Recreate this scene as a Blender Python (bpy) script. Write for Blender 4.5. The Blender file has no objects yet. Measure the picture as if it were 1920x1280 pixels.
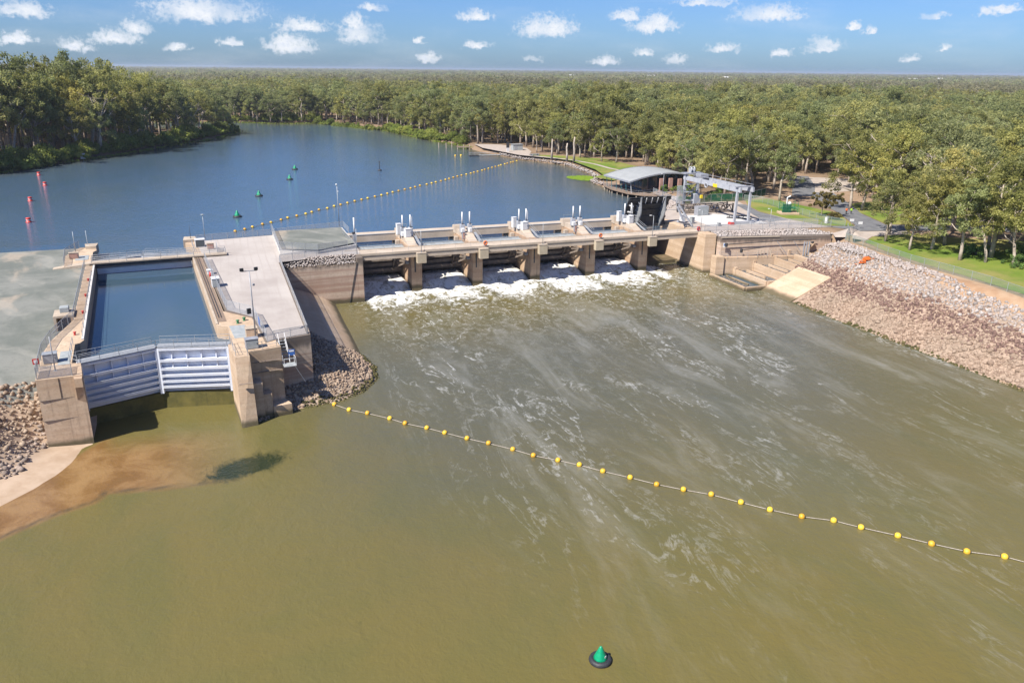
import bpy, bmesh, math, random
import numpy as np
from mathutils import Vector, Matrix
from mathutils.geometry import tessellate_polygon

random.seed(7)
rng = np.random.default_rng(7)
scn = bpy.context.scene
COL = scn.collection
R = math.radians

# ------------------------------------------------------------------ camera
# world: X along the weir, Y upstream, Z up; z = 0 is the lock coping
YAW, ROLL, FPX = R(20.5), R(0.584), 1480.0
PITCH = math.atan((640 - 131) / FPX)
CAMH = 34.5
fh = Vector((math.sin(YAW), math.cos(YAW), 0)); rt = Vector((math.cos(YAW), -math.sin(YAW), 0)); zz = Vector((0, 0, 1))
fwd = fh * math.cos(PITCH) - zz * math.sin(PITCH)
upv = fh * math.sin(PITCH) + zz * math.cos(PITCH)
cr = rt * math.cos(ROLL) + upv * math.sin(ROLL)
cu = upv * math.cos(ROLL) - rt * math.sin(ROLL)
cam_d = bpy.data.cameras.new('camera')
cam_d.sensor_width = 36.0
cam_d.sensor_fit = 'HORIZONTAL'
cam_d.lens = FPX / 1920 * 36
cam_d.clip_start = 0.5
cam_d.clip_end = 60000
cam = bpy.data.objects.new('camera', cam_d)
COL.objects.link(cam)
m = Matrix((cr, cu, -fwd)).transposed().to_4x4()
m.translation = Vector((0, 0, CAMH))
cam.matrix_world = m
scn.camera = cam

# ------------------------------------------------------------------ light
SUN_AZ, SUN_EL = R(246), R(49)          # azimuth clockwise from +Y
sun_d = bpy.data.lights.new('sun', 'SUN')
sun_d.energy = 5.0
sun_d.angle = R(0.55)
sun_d.color = (1.0, 0.94, 0.85)
sun = bpy.data.objects.new('sun', sun_d)
COL.objects.link(sun)
to_sun = Vector((math.sin(SUN_AZ) * math.cos(SUN_EL), math.cos(SUN_AZ) * math.cos(SUN_EL), math.sin(SUN_EL)))
sun.rotation_euler = (-to_sun).to_track_quat('-Z', 'Y').to_euler()
sun.location = to_sun * 300

world = bpy.data.worlds.new('World')
scn.world = world
world.use_nodes = True
scn.view_settings.view_transform = 'Standard'
scn.view_settings.look = 'None'
scn.view_settings.gamma = 1.0
scn.view_settings.exposure = 0.90
scn.view_settings.use_curve_mapping = False
scn.cycles.max_bounces = 6
scn.cycles.transparent_max_bounces = 12
scn.cycles.volume_bounces = 0
scn.cycles.caustics_reflective = False
scn.cycles.caustics_refractive = False
scn.cycles.use_denoising = True

CLOUDS = [(-20.12, 3.49, 3.44, 0.84), (-30.07, 3.12, 1.47, 0.53), (-25.37, 1.71, 1.47, 0.49), (-24.1, 2.3, 0.82, 0.49), (-30.61, 1.52, 1.09, 0.41), (-13.97, 2.67, 1.66, 0.45), (-14.91, 1.48, 1.66, 0.6), (-15.46, 1.8, 0.7, 0.59), (-10.39, 2.28, 1.42, 0.78), (-10.7, 2.87, 0.64, 0.6), (-6.44, 1.84, 0.31, 0.27), (-2.73, 3.43, 1.22, 0.27), (2.12, 2.84, 1.94, 0.72), (2.66, 2.71, 1.08, 0.54), (-2.56, 1.62, 0.94, 0.27), (-5.83, 0.73, 0.82, 0.33), (7.26, 3.56, 1.03, 0.39), (9.23, 2.91, 1.6, 0.46), (9.59, 3.27, 0.81, 0.46), (16.47, 3.66, 2.19, 0.55), (14.01, 1.56, 1.09, 0.3), (17.63, 1.25, 0.76, 0.29), (20.21, 1.64, 1.12, 0.37), (19.92, 1.89, 0.68, 0.34), (25.16, 0.89, 0.56, 0.21), (21.84, 2.82, 0.37, 0.22), (22.82, 2.6, 0.43, 0.23), (26.09, 3.31, 0.67, 0.22), (29.77, 3.67, 0.8, 0.28), (28.86, 3.49, 0.53, 0.28), (27.1, 1.56, 0.45, 0.23), (1.26, 0.74, 0.66, 0.18), (6.16, 0.71, 0.91, 0.36), (10.79, 0.75, 0.75, 0.32), (8.88, 1.24, 0.72, 0.27), (-27.76, 1.23, 0.96, 0.39), (-21.95, 1.16, 0.77, 0.3), (-18.72, 1.54, 0.69, 0.26), (-9.44, 3.78, 0.88, 0.25), (12.74, 4.29, 1.91, 0.24)]


class NT:
    """tiny helper round a node tree"""
    def __init__(self, nt):
        self.nt = nt
        self.n = nt.nodes
        self.n.clear()
        self.dim = 1.0

    def new(self, t, **kw):
        n = self.n.new(t)
        for k, v in kw.items():
            setattr(n, k, v)
        return n

    def link(self, a, b):
        self.nt.links.new(a, b)

    def put(self, sock, val):
        if isinstance(val, bpy.types.NodeSocket):
            self.link(val, sock)
        elif val is not None:
            sock.default_value = val

    def math(self, op, a, b=None, c=None, clamp=False):
        n = self.new('ShaderNodeMath', operation=op, use_clamp=clamp)
        for i, v in enumerate((a, b, c)):
            self.put(n.inputs[i], v)
        return n.outputs[0]

    def vmath(self, op, a, b=None):
        n = self.new('ShaderNodeVectorMath', operation=op)
        self.put(n.inputs[0], a)
        self.put(n.inputs[1], b)
        return n.outputs['Value'] if op in ('LENGTH', 'DISTANCE', 'DOT_PRODUCT') else n.outputs[0]

    def noise(self, vec, scale, detail=4, rough=0.55, dist=0.0):
        n = self.new('ShaderNodeTexNoise')
        self.put(n.inputs['Vector'], vec)
        n.inputs['Scale'].default_value = scale
        n.inputs['Detail'].default_value = detail
        n.inputs['Roughness'].default_value = rough
        n.inputs['Distortion'].default_value = dist
        return n.outputs['Fac']

    def step(self, val, lo, hi, a=0.0, b=1.0):
        n = self.new('ShaderNodeMapRange', interpolation_type='SMOOTHSTEP')
        self.put(n.inputs['Value'], val)
        self.put(n.inputs['From Min'], lo)
        self.put(n.inputs['From Max'], hi)
        n.inputs['To Min'].default_value = a
        n.inputs['To Max'].default_value = b
        return n.outputs[0]

    def mix(self, fac, a, b, blend='MIX'):
        n = self.new('ShaderNodeMix', data_type='RGBA', blend_type=blend)
        self.put(n.inputs[0], fac)
        k = self.dim
        self.put(n.inputs[6], (a[0] * k, a[1] * k, a[2] * k, 1) if isinstance(a, tuple) else a)
        self.put(n.inputs[7], (b[0] * k, b[1] * k, b[2] * k, 1) if isinstance(b, tuple) else b)
        return n.outputs[2]

    def pos(self, s=(1, 1, 1)):
        g = self.new('ShaderNodeNewGeometry')
        if s == (1, 1, 1):
            return g.outputs['Position']
        return self.vmath('MULTIPLY', g.outputs['Position'], s)

    def attr(self, name):
        return self.new('ShaderNodeAttribute', attribute_name=name).outputs['Fac']


# sky: Nishita daylight plus fair-weather cumulus, the same all round the horizon
w = NT(world.node_tree)
sky = w.new('ShaderNodeTexSky', sky_type='NISHITA')
sky.sun_disc = False
sky.sun_elevation = SUN_EL
sky.sun_rotation = SUN_AZ
sky.air_density = 1.0
sky.dust_density = 0.6
sky.ozone_density = 1.3
sky.altitude = 80
tc = w.new('ShaderNodeTexCoord').outputs['Generated']
sp = w.new('ShaderNodeSeparateXYZ')
w.link(tc, sp.inputs[0])
az = w.math('SUBTRACT', w.math('ARCTAN2', sp.outputs[0], sp.outputs[1]), YAW)
az = w.math('WRAP', az, R(34.0), R(-34.0))
el = w.math('ARCSINE', sp.outputs[2])
cv = w.new('ShaderNodeCombineXYZ')
w.link(w.math('MULTIPLY', az, 57.29578), cv.inputs[0])
w.link(w.math('MULTIPLY', el, 57.29578), cv.inputs[1])
p0 = cv.outputs[0]
warp = w.new('ShaderNodeTexNoise')
w.link(p0, warp.inputs['Vector'])
warp.inputs['Scale'].default_value = 1.3
warp.inputs['Detail'].default_value = 5
warp.inputs['Roughness'].default_value = 0.6
wv = w.vmath('MULTIPLY', w.vmath('SUBTRACT', warp.outputs['Color'], (0.5, 0.5, 0.5)), (2.0, 1.0, 0))
p1 = w.vmath('ADD', p0, wv)
dist = None
for (a, e, cw, ch) in CLOUDS:
    dv = w.vmath('MULTIPLY', w.vmath('SUBTRACT', p1, (a, e - ch * 0.45, 0)), (1 / cw, 0.72 / ch, 0))
    d = w.vmath('LENGTH', w.vmath('MAXIMUM', dv, w.vmath('MULTIPLY', dv, (1, -2.4, 0))))
    dist = d if dist is None else w.math('MINIMUM', dist, d)
puff = w.noise(p0, 3.2, 8, 0.68)
dens = w.math('SUBTRACT', 1.28, w.math('ADD', dist, w.math('MULTIPLY', w.math('SUBTRACT', puff, 0.5), 2.4)))
dens = w.step(dens, -0.05, 1.05)
# higher up: the same kind of clouds, scattered by noise
hi = w.noise(w.vmath('MULTIPLY', tc, (1, 1, 2.2)), 5.0, 7, 0.6)
hi = w.math('MULTIPLY', w.step(hi, 0.56, 0.70), w.step(el, R(5.5), R(8.0)))
dens = w.math('MAXIMUM', dens, hi)
dens = w.math('MULTIPLY', dens, w.step(w.noise(p0, 0.30, 2), 0.32, 0.56, 0.42, 1.0))
thin = w.step(w.noise(w.vmath('MULTIPLY', p0, (0.12, 0.5, 1)), 1.0, 5), 0.45, 0.8, 0.0, 0.18)
dens = w.math('MAXIMUM', dens, thin)
bg1 = w.new('ShaderNodeBackground')
skyc = w.mix(1.0, sky.outputs[0], (0.41, 0.635, 1.10), 'MULTIPLY')
w.link(skyc, bg1.inputs[0])
bg1.inputs[1].default_value = 0.066
bg2 = w.new('ShaderNodeBackground')
cc = w.mix(w.step(puff, 0.3, 0.65), (0.40, 0.44, 0.51), (0.53, 0.54, 0.555))
w.link(cc, bg2.inputs[0])
bg2.inputs[1].default_value = 1.0
ms = w.new('ShaderNodeMixShader')
w.link(dens, ms.inputs[0])
w.link(bg1.outputs[0], ms.inputs[1])
w.link(bg2.outputs[0], ms.inputs[2])
wo = w.new('ShaderNodeOutputWorld')
w.link(ms.outputs[0], wo.inputs[0])
world.cycles.sampling_method = 'MANUAL'
world.cycles.sample_map_resolution = 512


# ------------------------------------------------------------------ materials
MATS = {}
ALB = 0.78        # keeps mineral and paint albedos in their real range at this exposure


def principled(name, color=None, rough=0.8, metal=0.0, spec=None):
    mt = bpy.data.materials.new(name)
    mt.use_nodes = True
    t = NT(mt.node_tree)
    t.dim = ALB
    b = t.new('ShaderNodeBsdfPrincipled')
    o = t.new('ShaderNodeOutputMaterial')
    t.link(b.outputs[0], o.inputs[0])
    b.inputs['Roughness'].default_value = rough
    b.inputs['Metallic'].default_value = metal
    if spec is not None:
        b.inputs['Specular IOR Level'].default_value = spec
    if color is not None:
        t.put(b.inputs['Base Color'], (*[c_ * ALB for c_ in color], 1))
    MATS[name] = mt
    return mt, t, b


def bump(t, b, h, strength=0.4, dist=0.1):
    n = t.new('ShaderNodeBump')
    n.inputs['Strength'].default_value = strength
    n.inputs['Distance'].default_value = dist
    t.link(h, n.inputs['Height'])
    t.link(n.outputs[0], b.inputs['Normal'])


def plain(name, c1, c2, scale=2.0, rough=0.7, metal=0.0, bmp=0.0, detail=5, lo=0.35, hi=0.65, spec=None):
    mt, t, b = principled(name, None, rough, metal, spec)
    n = t.noise(t.pos(), scale, detail, 0.6)
    t.link(t.mix(t.step(n, lo, hi), c1, c2), b.inputs['Base Color'])
    if bmp:
        bump(t, b, n, bmp, 0.1)
    return mt


def concrete(name, base, light, dark, band=None, streak=0.4, band_amt=0.5, top_z=None, wet_z=None):
    """weathered concrete: mottling, rain streaks, tide bands, algae at the waterline"""
    mt, t, b = principled(name, None, 0.85, 0, 0.25)
    p = t.pos()
    n1 = t.noise(p, 0.35, 6, 0.65)
    n2 = t.noise(p, 3.0, 5, 0.65)
    c = t.mix(t.step(n1, 0.32, 0.68), base, light)
    c = t.mix(t.math('MULTIPLY', t.step(n2, 0.45, 0.75), 0.35), c, dark)
    st = t.noise(t.pos((1.6, 1.6, 0.07)), 1.0, 5, 0.7)
    st = t.math('MULTIPLY', t.step(st, 0.5, 0.75), streak)
    c = t.mix(st, c, dark)
    sz = t.new('ShaderNodeSeparateXYZ')
    t.link(p, sz.inputs[0])
    if band:
        bn = t.noise(t.pos((0.02, 0.02, 0.75)), 1.0, 4, 0.7)
        c = t.mix(t.math('MULTIPLY', t.step(bn, 0.42, 0.62), band_amt), c, band)
    if top_z is not None:      # black lichen runs below the coping
        tz = t.math('ADD', sz.outputs[2], t.math('MULTIPLY', t.noise(t.pos((1.5, 1.5, 0.1)), 1.0, 4), 1.8))
        c = t.mix(t.math('MULTIPLY', t.step(tz, top_z - 0.2, top_z + 0.9), 0.75), c, (0.07, 0.065, 0.06))
    if wet_z is not None:      # algae just over the water
        tz = t.math('SUBTRACT', sz.outputs[2], t.math('MULTIPLY', n1, 1.2))
        c = t.mix(t.math('MULTIPLY', t.step(tz, wet_z + 0.3, wet_z - 0.5), 0.85), c, (0.07, 0.065, 0.03))
    t.link(c, b.inputs['Base Color'])
    bump(t, b, n2, 0.25, 0.03)
    return mt


concrete('concrete', (0.44, 0.36, 0.28), (0.56, 0.47, 0.37), (0.20, 0.16, 0.13), None, 0.25)
concrete('concrete_pier', (0.48, 0.335, 0.22), (0.60, 0.44, 0.30), (0.13, 0.10, 0.08), (0.36, 0.21, 0.13), 0.75, 0.55, None, -8.3)
concrete('concrete_wall', (0.54, 0.42, 0.32), (0.66, 0.53, 0.42), (0.26, 0.19, 0.15), (0.34, 0.21, 0.155), 0.3, 0.75, -1.0, -8.5)
concrete('concrete_lock', (0.52, 0.39, 0.27), (0.66, 0.51, 0.37), (0.17, 0.125, 0.095), (0.42, 0.28, 0.18), 0.65, 0.5, None, -8.6)
concrete('concrete_deck', (0.50, 0.41, 0.32), (0.60, 0.50, 0.40), (0.30, 0.25, 0.20), None, 0.15)
concrete('concrete_tan', (0.56, 0.41, 0.275), (0.66, 0.50, 0.36), (0.30, 0.21, 0.14), (0.40, 0.27, 0.17), 0.25, 0.5, None, -8.7)
concrete('concrete_moss', (0.12, 0.11, 0.035), (0.20, 0.17, 0.05), (0.06, 0.06, 0.03), None, 0.3)
concrete('concrete_white', (0.58, 0.555, 0.53), (0.66, 0.64, 0.61), (0.44, 0.41, 0.38), None, 0.05)
plain('timber_deck', (0.20, 0.14, 0.10), (0.30, 0.22, 0.16), 3, 0.8)
plain('galvanised', (0.36, 0.38, 0.40), (0.48, 0.50, 0.52), 3, 0.5, 0.35)
plain('steel_grey', (0.30, 0.31, 0.34), (0.40, 0.41, 0.44), 1.5, 0.55, 0.2)
plain('steel_dark', (0.035, 0.038, 0.042), (0.07, 0.07, 0.075), 1.0, 0.5, 0.2)
plain('gate_rust', (0.17, 0.135, 0.11), (0.28, 0.225, 0.18), 0.8, 0.75, 0.1, 0.1)
plain('gate_paint', (0.78, 0.83, 0.95), (0.86, 0.90, 0.98), 0.9, 0.45)
plain('white_paint', (0.72, 0.72, 0.72), (0.80, 0.80, 0.80), 1.0, 0.45)
plain('crane_paint', (0.38, 0.40, 0.44), (0.46, 0.475, 0.51), 1.0, 0.45)
plain('cover_beige', (0.46, 0.38, 0.27), (0.52, 0.44, 0.32), 1.0, 0.6)
plain('plate_grey', (0.30, 0.33, 0.34), (0.40, 0.42, 0.42), 1.2, 0.7)
plain('rubber', (0.02, 0.025, 0.03), (0.045, 0.045, 0.05), 6, 0.6)
mt, t, b = principled('buoy_yellow', None, 0.5)
oi = t.new('ShaderNodeObjectInfo').outputs['Random']
tco = t.new('ShaderNodeTexCoord').outputs['Object']
c = t.mix(oi, (0.70, 0.36, 0.02), (0.92, 0.62, 0.05))
c = t.mix(t.math('MULTIPLY', t.step(t.noise(tco, 5.0, 4), 0.5, 0.7), 0.5), c, (0.35, 0.24, 0.08))
t.link(c, b.inputs['Base Color'])
plain('buoy_green', (0.0, 0.27, 0.12), (0.0, 0.34, 0.16), 4, 0.4)
plain('buoy_red', (0.62, 0.05, 0.04), (0.70, 0.09, 0.07), 4, 0.45)
plain('rope', (0.35, 0.30, 0.24), (0.5, 0.44, 0.36), 8, 0.9)
plain('red_paint', (0.55, 0.04, 0.03), (0.6, 0.06, 0.05), 4, 0.5)
plain('orange_paint', (0.80, 0.16, 0.02), (0.85, 0.22, 0.03), 4, 0.6)
plain('yellow_paint', (0.80, 0.58, 0.02), (0.85, 0.64, 0.03), 4, 0.5)
plain('green_paint', (0.02, 0.16, 0.06), (0.03, 0.22, 0.09), 4, 0.5)
plain('blue_paint', (0.03, 0.12, 0.42), (0.05, 0.17, 0.5), 4, 0.5)
plain('teal_paint', (0.05, 0.18, 0.20), (0.07, 0.24, 0.26), 4, 0.5)
plain('roof_sheet', (0.42, 0.43, 0.41), (0.48, 0.49, 0.47), 0.6, 0.5, 0.2)
plain('brick_pink', (0.42, 0.23, 0.18), (0.50, 0.30, 0.24), 1.2, 0.85)
plain('asphalt', (0.13, 0.132, 0.14), (0.19, 0.19, 0.195), 0.5, 0.9, 0, 0.2)
plain('path_pale', (0.40, 0.335, 0.285), (0.48, 0.41, 0.35), 0.5, 0.9)
plain('skin', (0.45, 0.25, 0.17), (0.5, 0.28, 0.2), 5, 0.6)
plain('cloth_orange', (0.85, 0.17, 0.02), (0.9, 0.22, 0.03), 5, 0.8)
plain('cloth_lime', (0.45, 0.75, 0.04), (0.5, 0.8, 0.06), 5, 0.8)
plain('cloth_navy', (0.02, 0.025, 0.05), (0.03, 0.035, 0.06), 5, 0.85)
mt, t, b = principled('glass', (0.05, 0.07, 0.09), 0.05, 0.0, 0.8)

# chain-link: wire over air, too fine to resolve from here
def meshmat(name, col, cover):
    mt = bpy.data.materials.new(name)
    mt.use_nodes = True
    t = NT(mt.node_tree)
    d = t.new('ShaderNodeBsdfDiffuse')
    d.inputs[0].default_value = (*col, 1)
    tr = t.new('ShaderNodeBsdfTransparent')
    mx = t.new('ShaderNodeMixShader')
    n = t.noise(t.pos(), 14.0, 2)
    t.link(t.step(n, 0.3, 0.7, cover - 0.1, cover + 0.1), mx.inputs[0])
    t.link(tr.outputs[0], mx.inputs[1])
    t.link(d.outputs[0], mx.inputs[2])
    o = t.new('ShaderNodeOutputMaterial')
    t.link(mx.outputs[0], o.inputs[0])
    MATS[name] = mt


meshmat('chain_link', (0.30, 0.32, 0.35), 0.36)
meshmat('chain_green', (0.16, 0.24, 0.20), 0.34)
meshmat('mesh_dark', (0.02, 0.10, 0.06), 0.75)

# gravel of the lock island
mt, t, b = principled('island_gravel', None, 0.95, 0, 0.15)
p = t.pos()
n1 = t.noise(p, 0.09, 6, 0.6); n2 = t.noise(p, 1.1, 6, 0.7); n3 = t.noise(t.pos((0.35, 0.06, 1)), 1.0, 4, 0.6, 0.6)
c = t.mix(t.step(n1, 0.35, 0.65), (0.40, 0.355, 0.325), (0.50, 0.455, 0.42))
c = t.mix(t.math('MULTIPLY', t.step(n3, 0.5, 0.7), 0.35), c, (0.55, 0.51, 0.47))
c = t.mix(t.math('MULTIPLY', t.step(n2, 0.52, 0.75), 0.30), c, (0.36, 0.30, 0.26))
wv_ = t.new('ShaderNodeTexWave', wave_type='BANDS', bands_direction='X')
t.link(t.pos((1, 0.12, 1)), wv_.inputs['Vector'])
wv_.inputs['Scale'].default_value = 0.22; wv_.inputs['Distortion'].default_value = 5.0; wv_.inputs['Detail'].default_value = 2.0
trk = t.math('MULTIPLY', t.step(wv_.outputs['Fac'], 0.86, 1.0), t.step(n1, 0.4, 0.65, 0.0, 0.30))
c = t.mix(trk, c, (0.34, 0.29, 0.255))
t.link(c, b.inputs['Base Color']); bump(t, b, n2, 0.4, 0.04)

# grey compacted yard beside the lock
mt, t, b = principled('yard_gravel', None, 0.95, 0, 0.15)
p = t.pos()
n1 = t.noise(p, 0.10, 6, 0.65); n2 = t.noise(p, 1.4, 6, 0.7); n3 = t.noise(t.pos((0.12, 0.05, 1)), 1.0, 5, 0.6, 0.5)
c = t.mix(t.step(n1, 0.38, 0.62), (0.165, 0.178, 0.158), (0.245, 0.25, 0.225))
c = t.mix(t.math('MULTIPLY', t.step(n3, 0.52, 0.68), 0.8), c, (0.40, 0.34, 0.27))
c = t.mix(t.math('MULTIPLY', t.step(n2, 0.5, 0.75), 0.45), c, (0.115, 0.12, 0.11))
wv_ = t.new('ShaderNodeTexWave', wave_type='BANDS', bands_direction='DIAGONAL')
t.link(t.pos((0.5, 0.3, 0)), wv_.inputs['Vector'])
wv_.inputs['Scale'].default_value = 0.16; wv_.inputs['Distortion'].default_value = 7.0; wv_.inputs['Detail'].default_value = 3.0
c = t.mix(t.math('MULTIPLY', t.step(wv_.outputs['Fac'], 0.8, 1.0), t.step(n1, 0.35, 0.6, 0.05, 0.4)), c, (0.36, 0.35, 0.31))
t.link(c, b.inputs['Base Color']); bump(t, b, n2, 0.4, 0.04)

# natural ground: leaf litter and pale dirt under the trees
mt, t, b = principled('earth', None, 0.95, 0, 0.1)
p = t.pos()
n1 = t.noise(p, 0.03, 6, 0.6); n2 = t.noise(p, 0.5, 6, 0.7)
c = t.mix(t.step(n1, 0.35, 0.65), (0.20, 0.14, 0.09), (0.36, 0.25, 0.17))
c = t.mix(t.math('MULTIPLY', t.step(n2, 0.45, 0.7), 0.6), c, (0.13, 0.11, 0.06))
t.link(c, b.inputs['Base Color'])

mt, t, b = principled('lawn', None, 0.95, 0, 0.1)
p = t.pos()
n1 = t.noise(p, 0.10, 5, 0.65); n2 = t.noise(p, 1.2, 6, 0.7); n3 = t.noise(p, 0.06, 5, 0.65)
c = t.mix(t.step(n1, 0.35, 0.7), (0.12, 0.20, 0.028), (0.20, 0.25, 0.045))
c = t.mix(t.math('MULTIPLY', t.step(n3, 0.42, 0.60), 0.85), c, (0.30, 0.26, 0.09))
c = t.mix(t.math('MULTIPLY', t.step(n2, 0.5, 0.75), 0.4), c, (0.10, 0.14, 0.025))
t.link(c, b.inputs['Base Color']); bump(t, b, n2, 0.5, 0.08)

plain('dirt_orange', (0.36, 0.215, 0.12), (0.44, 0.30, 0.19), 0.4, 0.95, 0, 0.2)
plain('dirt_brown', (0.34, 0.24, 0.17), (0.42, 0.31, 0.23), 0.3, 0.95, 0, 0.2)
plain('sand', (0.42, 0.30, 0.20), (0.52, 0.39, 0.28), 0.35, 0.95, 0, 0.1)


def stone_mat(name, a, bb, c3):
    mt, t, b = principled(name, None, 0.9, 0, 0.15)
    n = t.noise(t.pos(), 1.7, 2, 0.5)
    n2 = t.noise(t.pos(), 0.12, 4, 0.6)
    c = t.mix(t.step(n, 0.36, 0.64), a, bb)
    c = t.mix(t.math('MULTIPLY', t.step(n2, 0.42, 0.62), 0.6), c, c3)
    t.link(c, b.inputs['Base Color'])


stone_mat('stone_white', (0.27, 0.235, 0.215), (0.50, 0.45, 0.42), (0.40, 0.33, 0.29))
stone_mat('stone_brown', (0.14, 0.088, 0.075), (0.29, 0.19, 0.15), (0.21, 0.135, 0.11))
stone_mat('stone_pink', (0.26, 0.18, 0.13), (0.43, 0.32, 0.24), (0.34, 0.265, 0.20))
stone_mat('stone_moss', (0.055, 0.055, 0.02), (0.14, 0.115, 0.05), (0.09, 0.085, 0.03))
stone_mat('stone_tan', (0.25, 0.18, 0.13), (0.46, 0.36, 0.27), (0.36, 0.26, 0.19))
stone_mat('stone_grey', (0.20, 0.165, 0.14), (0.42, 0.33, 0.27), (0.30, 0.22, 0.17))


def leaf_mat(name, dark, mid, light, warm, transl=0.45):
    mt = bpy.data.materials.new(name)
    mt.use_nodes = True
    t = NT(mt.node_tree)
    oi = t.new('ShaderNodeObjectInfo')
    rnd = oi.outputs['Random']
    tint = t.attr('tint')
    g1 = t.noise(oi.outputs['Location'], 0.012, 3, 0.6)
    val = t.step(t.math('FRACT', t.math('MULTIPLY', rnd, 13.7)), 0.0, 1.0, 0.72, 1.25)
    rnd = t.math('ADD', t.math('MULTIPLY', rnd, 0.6), t.math('MULTIPLY', t.step(g1, 0.3, 0.7), 0.4))
    c = t.mix(t.step(tint, 0.0, 0.9), dark, mid)
    c = t.mix(t.math('MULTIPLY', t.step(rnd, 0.35, 1.0), 0.6), c, light)
    wr = t.math('MULTIPLY', t.step(t.math('FRACT', t.math('MULTIPLY', rnd, 7.31)), 0.6, 1.0), t.step(tint, 0.35, 1.0, 0.15, 0.8))
    c = t.mix(wr, c, warm)
    hs = t.new('ShaderNodeHueSaturation')
    t.link(val, hs.inputs['Value'])
    t.link(c, hs.inputs['Color'])
    c = hs.outputs[0]
    d = t.new('ShaderNodeBsdfPrincipled')
    t.link(c, d.inputs['Base Color'])
    d.inputs['Roughness'].default_value = 0.55
    d.inputs['Specular IOR Level'].default_value = 0.3
    tr = t.new('ShaderNodeBsdfTranslucent')
    t.link(t.mix(0.45, c, (0.26, 0.29, 0.05)), tr.inputs[0])
    mx = t.new('ShaderNodeMixShader')
    mx.inputs[0].default_value = transl
    t.link(d.outputs[0], mx.inputs[1])
    t.link(tr.outputs[0], mx.inputs[2])
    o = t.new('ShaderNodeOutputMaterial')
    t.link(mx.outputs[0], o.inputs[0])
    MATS[name] = mt


leaf_mat('gum_leaf', (0.18, 0.19, 0.06), (0.41, 0.39, 0.12), (0.45, 0.42, 0.18), (0.48, 0.38, 0.10), 0.55)
leaf_mat('gum_leaf_cool', (0.15, 0.18, 0.075), (0.33, 0.355, 0.145), (0.40, 0.40, 0.19), (0.42, 0.36, 0.11), 0.55)
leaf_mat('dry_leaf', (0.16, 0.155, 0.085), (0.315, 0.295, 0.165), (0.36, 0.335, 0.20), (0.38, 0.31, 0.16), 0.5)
leaf_mat('willow_leaf', (0.13, 0.18, 0.03), (0.24, 0.29, 0.055), (0.32, 0.34, 0.075), (0.35, 0.33, 0.075), 0.45)
leaf_mat('shrub_leaf', (0.07, 0.14, 0.035), (0.15, 0.25, 0.06), (0.20, 0.29, 0.075), (0.28, 0.28, 0.06))
leaf_mat('rust_leaf', (0.16, 0.12, 0.04), (0.24, 0.19, 0.06), (0.28, 0.17, 0.06), (0.34, 0.15, 0.05))
leaf_mat('gold_leaf', (0.40, 0.36, 0.02), (0.55, 0.48, 0.03), (0.6, 0.5, 0.03), (0.6, 0.5, 0.03))
plain('bark', (0.22, 0.17, 0.13), (0.42, 0.35, 0.28), 1.4, 0.9, 0, 0.3)
plain('bark_pale', (0.38, 0.31, 0.25), (0.55, 0.47, 0.39), 1.0, 0.9, 0, 0.3)
# ------------------------------------------------------------------ helpers
def tag(o, label=None, cat=None, group=None, kind=None):
    if label: o['label'] = label
    if cat: o['category'] = cat
    if group: o['group'] = group
    if kind: o['kind'] = kind
    return o


def thing(name, label, cat, loc=(0, 0, 0), rotz=0.0, group=None):
    o = bpy.data.objects.new(name, None)
    COL.objects.link(o)
    o.empty_display_size = 0.5
    o.location = loc
    o.rotation_euler = (0, 0, rotz)
    return tag(o, label, cat, group)


def mesh_np(name, V, F, mat=None, smooth=False):
    """mesh from numpy verts and same-sized faces"""
    V = np.asarray(V, np.float32); F = np.asarray(F, np.int32)
    me = bpy.data.meshes.new(name)
    k = F.shape[1]
    me.vertices.add(len(V)); me.vertices.foreach_set('co', V.ravel())
    me.loops.add(F.size); me.loops.foreach_set('vertex_index', F.ravel())
    me.polygons.add(len(F))
    me.polygons.foreach_set('loop_start', np.arange(0, F.size, k, dtype=np.int32))
    me.polygons.foreach_set('loop_total', np.full(len(F), k, np.int32))
    if smooth:
        me.polygons.foreach_set('use_smooth', np.ones(len(F), bool))
    me.update(calc_edges=True)
    if mat:
        me.materials.append(MATS[mat])
    return me


def link(name, me, parent=None, loc=None, rot=None, scale=None):
    o = bpy.data.objects.new(name, me)
    COL.objects.link(o)
    if parent is not None: o.parent = parent
    if loc is not None: o.location = loc
    if rot is not None: o.rotation_euler = rot
    if scale is not None: o.scale = scale if hasattr(scale, '__len__') else (scale,) * 3
    return o


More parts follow.
